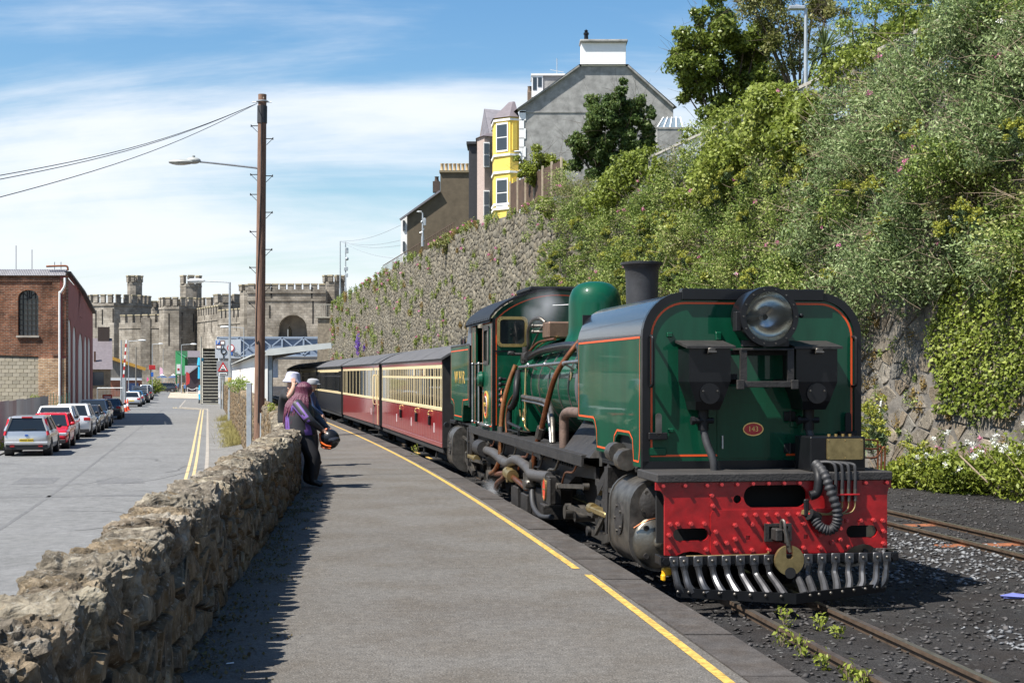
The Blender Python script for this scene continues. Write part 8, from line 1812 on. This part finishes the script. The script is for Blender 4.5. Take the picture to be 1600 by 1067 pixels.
# ivy sheet on the wall at the right
for k in range(10500):
    y = rg.uniform(21.9, 27.0); z = rg.uniform(.9, 4.4)
    lo_, hi_ = 22.9+.35*math.sin(z*2.2)+max(0, (1.6-z)*.3), 26.2+.3*math.sin(z*3+1)-max(0, (z-3.2)*.5)
    if not lo_ < y < hi_: continue
    ivy.add(*leaves(np.array([bank_pt(y, z, .07+.12*rg.random())]), .075, np.array([.56+.28*rg.normal()+(-.25 if z < 1.5 else 0)]), np.array([[-.95, -.2, .45]]), .55, .9, rg))
BK = bank.obj('bank_shrubs', L_shrub, kind='stuff', label='dense mixed green shrubs covering the bank', cat='shrubs')
bud.obj('buddleia_growth', L_bud, kind='stuff', label='grey green long leaved growth on the right of the bank', cat='shrubs')
ivy.obj('ivy', L_ivy, kind='stuff', label='bright green ivy over the crest and wall', cat='ivy')
olive.obj('dry_scrub', L_olive, kind='stuff', label='olive brown dry scrub among the green shrubs', cat='scrub')
eup.obj('euphorbia_stems', L_eup, kind='stuff', label='blue green spurge stems scattered over the bank', cat='plants')
euph.obj('euphorbia_heads', L_euph, kind='stuff', label='yellow green spurge heads scattered over the bank', cat='flowers')
pink.obj('pink_flowers', L_pink, kind='stuff', label='small pink flowers dotted over the walls', cat='flowers')
wht.obj('white_flowers', L_wht, kind='stuff', label='small white flowers dotted over the bank', cat='flowers')
moss.obj('dry_moss', L_moss, kind='stuff', label='brown dry moss tufts on the stone wall', cat='moss')
V, Q = twigs(np.concatenate([t_[0] for t_ in tw]), np.concatenate([t_[1] for t_ in tw]), np.concatenate([np.full(len(t_[0]), t_[2]) for t_ in tw]), .006, rg)
np_mesh('dead_stems', V, Q, M_twig, kind='stuff', label='pale dead stems sticking out of the bank', cat='stems')
# ---- trees
def tree(name, label, loc, trunk_h, blobs, lm, leaf, dens, twn=10, asp=.55, seed=1, cat='tree', shell=.35):
    rgt = np.random.default_rng(seed); t = thing(name, label, cat, loc); b = B(); top = Vector((0, 0, trunk_h))
    b.tube([(0,0,-.3), (.05,.03,trunk_h*.4), (-.03,.05,trunk_h*.8), tuple(top)], [.16,.13,.10,.08], 8)
    ms = Mass(); st, sd_ = [], []
    for (x, y, z, r) in blobs:
        b.tube([tuple(top*.75), ((x+0)*.5, y*.5, trunk_h*.7+(z-trunk_h*.7)*.5+.1), (x, y, z)], [.07,.045,.018], 6)
        n = int(dens*r*r); 
        for q in range(5):
            c = np.array([x, y, z])+rgt.normal(size=3)*r*.45; P_, d_ = blob_points(c, r*rgt.uniform(.4, .65), n//5, rgt, shell); V, Q, T_ = leaves(P_, leaf, .5+rgt.uniform(-.2, .2)+.22*rgt.normal(size=len(P_)), d_, .25, asp, rgt); ms.add(V, Q, T_)
            for w_ in range(twn//5): st.append(np.array([x, y, z])+rgt.normal(size=3)*r*.3); sd_.append(rgt.normal(size=3)+np.array([0,0,.4]))
    b.obj('trunk', M_bark, t); ms.obj('crown', lm, t)
    if st: V, Q = twigs(np.array(st), np.array(sd_), np.full(len(st), .9), .008, rgt); np_mesh('twigs', V, Q, M_bark, t)
    return t
def blobs_px(lst, Y, loc, k=1.0):
    out = []
    for (px, py, rpx) in lst:
        dy = random.uniform(-.6, .6)*k; p = P(px, py, Y+dy)-loc; out.append((p.x, p.y, p.z, rpx/F*Y))
    return out
lc = P(1135, 300, 50); lc.z = 7.6
tree('sycamore_tree', 'broad leafy green tree on the crest left of the lamp', lc, 2.2, blobs_px([(1090,60,38),(1075,95,30),(1110,40,34),(1130,80,42),(1165,60,38),(1100,120,38),(1145,125,42),(1185,105,38),(1215,140,34),(1110,160,34),(1150,170,38),(1075,150,24),(1200,170,34),(1060,85,16),(1185,60,30),(1095,25,20)], 50, lc), L_tree, .15, 3300, seed=3)
lc = P(1250, 200, 46); lc.z = 7.8
tree('thin_tree', 'sparse brownish tree behind the street lamp at top', lc, 3.0, blobs_px([(1185,20,34),(1225,15,38),(1270,10,34),(1210,55,34),(1250,50,32),(1290,25,28),(1235,90,30),(1300,-5,30),(1170,-5,30)], 46, lc), L_olive, .11, 2300, twn=30, seed=4)
lc = P(1350, 100, 40); lc.z = 7.8
tree('crest_bush', 'dense olive green bush at top right of the palm', lc, 1.5, blobs_px([(1330,40,38),(1370,20,38),(1410,10,40),(1450,0,40),(1320,80,32),(1360,65,36),(1400,50,36),(1440,30,30),(1490,-5,30),(1345,110,34),(1300,120,28),(1385,85,34),(1425,65,32),(1465,45,30),(1500,25,26),(1310,150,26)], 40, lc), L_shrub, .10, 2200, twn=20, seed=5, cat='bush')
lc = P(950, 260, 64); lc.z = 8.6
tree('dark_evergreen', 'dark green evergreen tree against the grey gable', lc, 1.5, blobs_px([(960,165,26),(985,180,26),(935,180,24),(920,205,24),(950,200,28),(985,210,26),(905,222,20),(935,228,24),(1005,190,18),(965,148,16),(895,232,14),(1000,165,14),(945,240,26),(975,238,26),(1005,225,22),(915,238,18),(960,190,24),(1015,212,14),(930,255,24),(960,258,24),(990,252,22)], 64, lc), L_dark, .15, 5200, seed=6)
lc = P(850, 285, 62); lc.z = 8.8
tree('yellow_green_shrub', 'yellow green shrub behind the board fence', lc, .8, blobs_px([(815,272,12),(825,255,14),(845,285,15),(870,280,13),(845,250,16),(865,252,14),(835,270,15),(858,268,15),(880,262,12)], 62, lc), L_yg, .13, 4200, seed=7, cat='shrub')
lc = P(707, 385, 84); lc.z = 9.4
tree('wall_top_shrub', 'yellow green and brown shrub on the wall below the brown house', lc, .4, blobs_px([(690,375,12),(705,368,14),(722,372,13),(735,382,10),(700,385,12),(720,388,11)], 84, lc), L_olive, .13, 2600, seed=8, cat='shrub')
lc = P(1385, 740, 25.5); lc.z = -.27
def plant(name, label, px, py, Y, r, kind, n, seed, zb=-.27, group=None):
    rgx = np.random.default_rng(seed); q = P(px, py, Y); q.z = zb; t = thing(name, label, 'plant', q, 0, group); L1, L2, L3 = Mass(), Mass(), Mass(); c = np.array([0, 0, r*.55])
    if kind == 'spurge':
        euphorbia(c, r, n, L1, L2, rgx); euphorbia(c+np.array([.1,.1,-.1]), r*.9, n, L1, L2, rgx); L1.obj('leaves', L_eup, t); L2.obj('flower_heads', L_euph, t)
    else:
        for k in range(5):
            cc = c+rgx.normal(size=3)*np.array([r*.5, r*.4, r*.2]); P_, d_ = blob_points(cc, r*.6, n, rgx, .3); P_[:, 2] = np.maximum(P_[:, 2], .02); V, Q, T_ = leaves(P_, .085, .45+.25*rgx.normal(size=len(P_)), d_, .2, .5, rgx); L1.add(V, Q, T_)
        for k in range(8):
            d = rgx.normal(size=3); d[2] = abs(d[2]); d[1] = -abs(d[1]); d /= np.linalg.norm(d); P_, d_ = blob_points(c+d*r*rgx.uniform(.75, 1.05), .06, 34, rgx, .2); V, Q, T_ = leaves(P_, .03, rgx.random(34), d_, 0, .9, rgx); L2.add(V, Q, T_)
        L1.obj('leaves', L_yg if kind == 'yellow' else L_ivy, t); L2.obj('flower_heads', L_wht if kind != 'pink' else L_pink, t)
    b = B(); [b.tube([(0,0,-.02), (math.cos(a)*r*.3, math.sin(a)*r*.3, r*.5), (math.cos(a)*r*.6, math.sin(a)*r*.6, r*.9)], [.012,.009,.004], 5) for a in (0, 1.3, 2.6, 3.9, 5.2)]; b.obj('stems', M_twig, t)
    return t
plant('spurge_plant', 'tall yellow green spurge growing beside the locomotive buffer beam', 1378, 735, 25.3, .95, 'spurge', 26, 31)
plant('spurge_plant', 'small yellow green spurge in the flower bed by the ivy', 1448, 745, 23.6, .55, 'spurge', 16, 32)
for i, (px, Y, r, kind, lab) in enumerate(((1425, 24.0, .55, 'yellow', 'low yellow green plant between spurge and white valerian'), (1480, 23.2, .65, 'yellow', 'leafy yellow green plant left of centre in the bed'), (1520, 22.6, .65, 'white', 'white flowering valerian beside the dead stick'), (1555, 22.2, .75, 'white', 'bushy white valerian with most flowers'), (1592, 21.6, .8, 'white', 'white valerian cut by the right picture edge'), (1500, 23.6, .6, 'pink', 'plant with pink flowers at foot of the ivy'), (1625, 20.8, .8, 'yellow', 'yellow green plant at right picture edge'))):
    plant('flowering_plant', lab, px, 745, Y, r, kind, 330, 40+i, group='plants along the foot of the wall')
# cordyline palm
q = P(1288, 110, 38); q.z = 7.6; t = thing('cordyline_palm', 'spiky cordyline palm right of the street lamp', 'palm', q); b = B(); hp = PZ(78, 38)-7.6; b.tube([(0,0,0), (.03,0,hp*.5), (0,0,hp)], [.08,.07,.06], 8); b.obj('trunk', M_bark, t)
V = []; Qs = []
for k in range(110):
    d = RNG.normal(size=3); d[2] = d[2]*.8+.35; d /= np.linalg.norm(d); s_ = np.cross(d, [0, 0, 1]); s_ /= np.linalg.norm(s_)+1e-6; o0 = np.array([0, 0, hp]); n0 = len(V)
    for tt, ww in ((0, .012), (.35, .022), (.7, .016), (1, .002)):
        p = o0+d*.85*tt+np.array([0, 0, -.14*tt*tt]); V += [p+s_*ww, p-s_*ww]
    Qs += [[n0, n0+1, n0+3, n0+2], [n0+2, n0+3, n0+5, n0+4], [n0+4, n0+5, n0+7, n0+6]]
np_mesh('fronds', V, Qs, leafmat('palm_leaf', [(.07,.10,.04), (.13,.17,.07)]), t, RNG.random(len(Qs)))
# purple buddleia spray on the wall, street-side bushes, weeds
def tuft(name, label, loc, r, n, lm, leaf, cat='plant', seed=1, sq=(1,1,.9), shell=.2, parent_name='leaves', asp=.5):
    rgx = np.random.default_rng(seed); t = thing(name, label, cat, loc); ms = Mass(); P_, d_ = blob_points(np.array([0, 0, r*.8*sq[2]]), r, n, rgx, shell, sq); V, Q, T_ = leaves(P_, leaf, .5+.25*rgx.normal(size=n), d_, .2, asp, rgx); ms.add(V, Q, T_); ms.obj(parent_name, lm, t)
    b = B(); [b.tube([(0,0,-.02), (math.cos(a)*r*.3*sq[0], math.sin(a)*r*.3*sq[1], r*.7*sq[2]), (math.cos(a)*r*.5*sq[0], math.sin(a)*r*.5*sq[1], r*1.3*sq[2])], [min(.015, r*.035), min(.01, r*.025), .002], 5) for a in (.4, 2.0, 3.6, 5.0)]; b.obj('stems', M_twig, t)
    return t
qv = bank_pt(126, PZ(553, 126), .5); L_pur = leafmat('purple_flower', [(.16,.07,.42), (.26,.13,.55)])
tuft('purple_flower_spike', 'bright purple flower spike rising against the stone wall', qv, .5, 500, L_pur, .12, seed=60, sq=(.5,.5,2.0))
tuft('purple_flower_spike', 'small purple flower cluster right of the tall spike', bank_pt(121, PZ(548, 121), .5), .22, 120, L_pur, .1, seed=61, sq=(.5,.5,1.4))
q = P(88, 668, 78); q.z = ZR; tuft('fence_bush', 'light green bush in front of the green fence', q, .75, 1500, L_ivy, .11, 'bush', 62, (1.1,.8,1.1))
q = P(55, 660, 83); q.z = ZR+1.4; tuft('fence_weed', 'thin weeds rising above the sheet fence by the block wall', q, .4, 260, L_yg, .09, 'plant', 63)
q = P(3, 697, 58); q.z = ZR; tuft('kerb_weed', 'yellow green weed at the foot of sheet fence', q, .35, 300, L_yg, .09, 'plant', 64)
q = P(243, 612, 226); q.z = ZR; tuft('street_bush', 'round green bush under the red notice sign', q, 1.5, 1200, L_ivy, .3, 'bush', 65)
q = Vector((T(66)+WOFF(66)-.3, 66, .85)); tuft('wall_top_plant', 'dark green creeping plant on the wall before the shelter', q, .55, 900, L_shrub, .10, 'plant', 66, (1.0,2.6,.7))
q = Vector((T(31)+WOFF(31)-.25, 31, .80)); tuft('wall_top_plant', 'yellow green tuft on the wall right of the telegraph pole', q, .14, 160, L_yg, .05, 'plant', 67, (1,1.6,1))
for i, y in enumerate((62, 66, 71, 76, 84, 95)):
    q = Vector((T(y)+WOFF(y)-.50, y, ZR+.11)); t = thing('verge_grass', ('nearest', 'second nearest', 'third nearest', 'fourth nearest', 'fifth nearest', 'furthest')[i]+' dry grass tuft at the wall foot on the pavement', 'grass', q); r2 = np.random.default_rng(90+i); ns = 700
    V, Q = twigs(r2.normal(size=(ns, 3))*np.array([.10, 1.3, 0]), r2.normal(size=(ns, 3))*.35+np.array([0, 0, 1.0]), np.full(ns, .30), .008, r2); np_mesh('blades', V, Q, mat('dry_grass_blade', (.34,.30,.11), .9, var=.4, scale=3), t)
for i, (px, py, Y) in enumerate(((1226, 950, 10.6), (1222, 985, 9.9), (1253, 1000, 9.5), (1285, 1020, 9.1), (1325, 1040, 8.8), (1283, 960, 10.5), (1310, 975, 10.2), (1350, 1055, 8.6), (650, 712, 28.5))):
    q = P(px, py, Y); q.z = -.27 if i < 8 else 0.0
    tuft('track_weed', ('small weed growing under the cowcatcher tip', 'leafy weed beside the left rail, furthest', 'weed beside the left rail, second', 'weed beside the left rail, middle', 'weed beside the left rail, near', 'weed between the rails at the back', 'small weed against the right rail', 'weed beside the left rail, nearest', 'small weed on the platform edge by the carriage')[i], q, (.09, .075, .08, .065, .065, .065, .05, .065, .11)[i], 46, L_yg, .04, 'weed', 80+i, (1,1,1.2))
# moss on platform at the wall foot: low scattered tufts
ms = Mass(); rgx = np.random.default_rng(9)
for k in range(220):
    y = rgx.uniform(6, 20); x = T(y)+WOFF(y)+abs(rgx.normal())*.16+.03; P_ = np.array([x, y, .008])+rgx.normal(size=(14, 3))*np.array([.05, .08, .004]); P_[:, 2] = np.abs(P_[:, 2]-.008)+.006; V, Q, T_ = leaves(P_, .022, rgx.random(14), np.repeat(np.array([[0, 0, 1.0]]), 14, 0), .8, .8, rgx); ms.add(V, Q, T_)
ms.obj('platform_moss', leafmat('brown_moss', [(.09,.07,.035), (.13,.10,.045), (.10,.10,.03)]), kind='stuff', label='brown moss along the foot of the platform wall', cat='moss')
# ================================================================ loose stone on the yard
def chips(n, region, size, z, rgx):
    V = []; Q = []; base = np.array([[1,0,0],[0,1,0],[-1,0,0],[0,-1,0],[0,0,1],[0,0,-1]], float); tri = np.array([[0,1,4],[1,2,4],[2,3,4],[3,0,4],[1,0,5],[2,1,5],[3,2,5],[0,3,5]])
    pos = region(n, rgx); m_ = len(pos); s_ = size*rgx.uniform(.4, 1.6, (m_, 1, 1))*np.array([1, .75, .35])*rgx.uniform(.6, 1.4, (m_, 6, 3)); a = rgx.uniform(0, 6.28, m_); R_ = np.zeros((m_, 3, 3)); R_[:, 0, 0] = np.cos(a); R_[:, 0, 1] = -np.sin(a); R_[:, 1, 0] = np.sin(a); R_[:, 1, 1] = np.cos(a); R_[:, 2, 2] = 1
    tl = rgx.normal(size=(m_, 2))*.25; R_[:, 2, 0] = tl[:, 0]; R_[:, 2, 1] = tl[:, 1]
    pts = np.einsum('mij,mkj->mki', R_, base[None]*s_); V = (pts+pos[:, None, :]).reshape(-1, 3); Q = (np.arange(m_)[:, None, None]*6+tri[None]).reshape(-1, 3)
    return V, Q, np.repeat(rgx.random(m_), 8)
rgx = np.random.default_rng(77)
def yard_region(n, r_):
    y = 6.5+r_.random(n)**1.6*22; x = np.array([T(float(v_)) for v_ in y])+r_.uniform(-1.1, 7.6, n); return np.stack([x, y, np.full(n, -.262)], 1)
def pale_region(n, r_):
    y = r_.uniform(9.0, 17, n); off = r_.uniform(1.1, 4.8, n)
    x = np.array([T(float(v_)) for v_ in y])+off; k = np.array([mnoise.noise(Vector((float(a)*.55, float(b_)*.4, 1.7))) for a, b_ in zip(x, y)])+.45*np.exp(-((y-12.3)/2.6)**2)*np.clip((x-3.0)/1.0, 0, 1)
    m_ = k > .12+.25*r_.random(n); return np.stack([x, y, np.full(n, -.262)], 1)[m_]
V, Q, T_ = chips(15000, yard_region, .022, 0, rgx)
np_mesh('cinder_gravel', V, Q, mat('cinder_chip', (.052,.050,.050), .8, var=.4, scale=9, tint=[(.4,.4,.4), (.75,.73,.71), (1.05,1.0,.97), (1.7,1.65,1.6)]), None, T_, kind='stuff', label='dark cinder gravel over the yard', cat='gravel')
V, Q, T_ = chips(3800, pale_region, .026, 0, rgx)
np_mesh('slate_chippings', V, Q, mat('pale_slate_chip', (.13,.134,.138), .7, var=.3, scale=9, tint=[(.5,.5,.52), (.9,.9,.92), (1.3,1.3,1.3), (1.7,1.7,1.7)]), None, T_, kind='stuff', label='pale grey slate chippings between the tracks', cat='gravel')
# small finds: blue sheet, white wall stick, litter on the platform
q = P(1585, 933, 12.0); q.z = -.262; b = B(); b.add([(-.12,-.03,.02), (.1,-.05,.01), (.14,-.02,.03), (.12,.06,.02), (.0,.05,.035), (-.1,.07,.01)], [(0,1,4,5),(1,2,3,4)]); b.box(-.1, .12, -.03, .05, 0, .008); b.obj('blue_sheet', mat('blue_tarp', (.14,.16,.42), .6), loc=q, label='crumpled blue sheet lying on the pale chippings', cat='sheet')
p0, p1 = P(1371, 660, 25.4), P(1378, 622, 25.4); t = thing('marker_stick', 'white stick with red tip leaning on the stone wall', 'stick', p0); b = B(); b.cyl((0,0,0), p1-p0, .022, 8); b.obj('shaft', M_white, t); b = B(); b.cyl(p1-p0, (p1-p0)*1.06, .023, 8); b.obj('tip', M_cred, t)
p0, p1 = P(1545, 755, 21.2), P(1500, 712, 21.6); b = B(); b.cyl((0,0,0), p1-p0, .014, 6); b.obj('dead_stick', M_twig, loc=p0, label='pale dead stick leaning in the white valerian', cat='stick')
q = P(359, 1038, 7.95); q.z = .006; b = B(); b.add([(-.02,-.012,0), (.025,-.01,.004), (.02,.014,.006), (-.018,.012,.002)], [(0,1,2,3)]); b.obj('paper_scrap', M_white, loc=q, label='tiny white paper scrap on the platform near the wall', cat='litter')
# steam
def steam(name, label, loc, r, dens, sq):
    m_ = bpy.data.materials.new(name+'_volume'); m_.use_nodes = True; n_, l_ = m_.node_tree.nodes, m_.node_tree.links; n_.remove(n_['Principled BSDF'])
    pv = n_.new('ShaderNodeVolumePrincipled'); pv.inputs['Color'].default_value = (.92,.93,.95,1); tc_ = n_.new('ShaderNodeTexCoord'); no = n_.new('ShaderNodeTexNoise'); no.inputs['Scale'].default_value = 3.0/r*.4; no.inputs['Detail'].default_value = 4; l_.new(tc_.outputs['Object'], no.inputs['Vector'])
    vl = n_.new('ShaderNodeVectorMath'); vl.operation = 'LENGTH'; vm = n_.new('ShaderNodeVectorMath'); vm.operation = 'DIVIDE'; vm.inputs[1].default_value = (r*sq[0], r*sq[1], r*sq[2]); l_.new(tc_.outputs['Object'], vm.inputs[0]); l_.new(vm.outputs[0], vl.inputs[0])
    ma = n_.new('ShaderNodeMapRange'); ma.inputs['From Min'].default_value = 1.0; ma.inputs['From Max'].default_value = .25; l_.new(vl.outputs['Value'], ma.inputs['Value'])
    mb = n_.new('ShaderNodeMapRange'); mb.inputs['From Min'].default_value = .45; mb.inputs['From Max'].default_value = .75; l_.new(no.outputs[0], mb.inputs['Value'])
    mm = n_.new('ShaderNodeMath'); mm.operation = 'MULTIPLY'; l_.new(ma.outputs[0], mm.inputs[0]); l_.new(mb.outputs[0], mm.inputs[1]); m3 = n_.new('ShaderNodeMath'); m3.operation = 'MULTIPLY'; l_.new(mm.outputs[0], m3.inputs[0]); m3.inputs[1].default_value = dens; l_.new(m3.outputs[0], pv.inputs['Density'])
    l_.new(pv.outputs[0], n_['Material Output'].inputs['Volume'])
    b = B(); b.sphere((0,0,0), r, 16, 10, sq); b.obj(name, m_, loc=loc, label=label, cat='steam', kind='stuff')
lw = lambda x, y, z: LO.matrix_basis @ Vector((x, y, z))
steam('steam_wisp', 'thin grey wisp of steam before the cab front', lw(-.35, 8.3, 2.72), .55, 2.4, (.6,1.2,.6))
steam('steam_cloud', 'low puff of steam under the running board', lw(-1.0, 9.0, .12), .42, 3.0, (.45,1.6,.6))
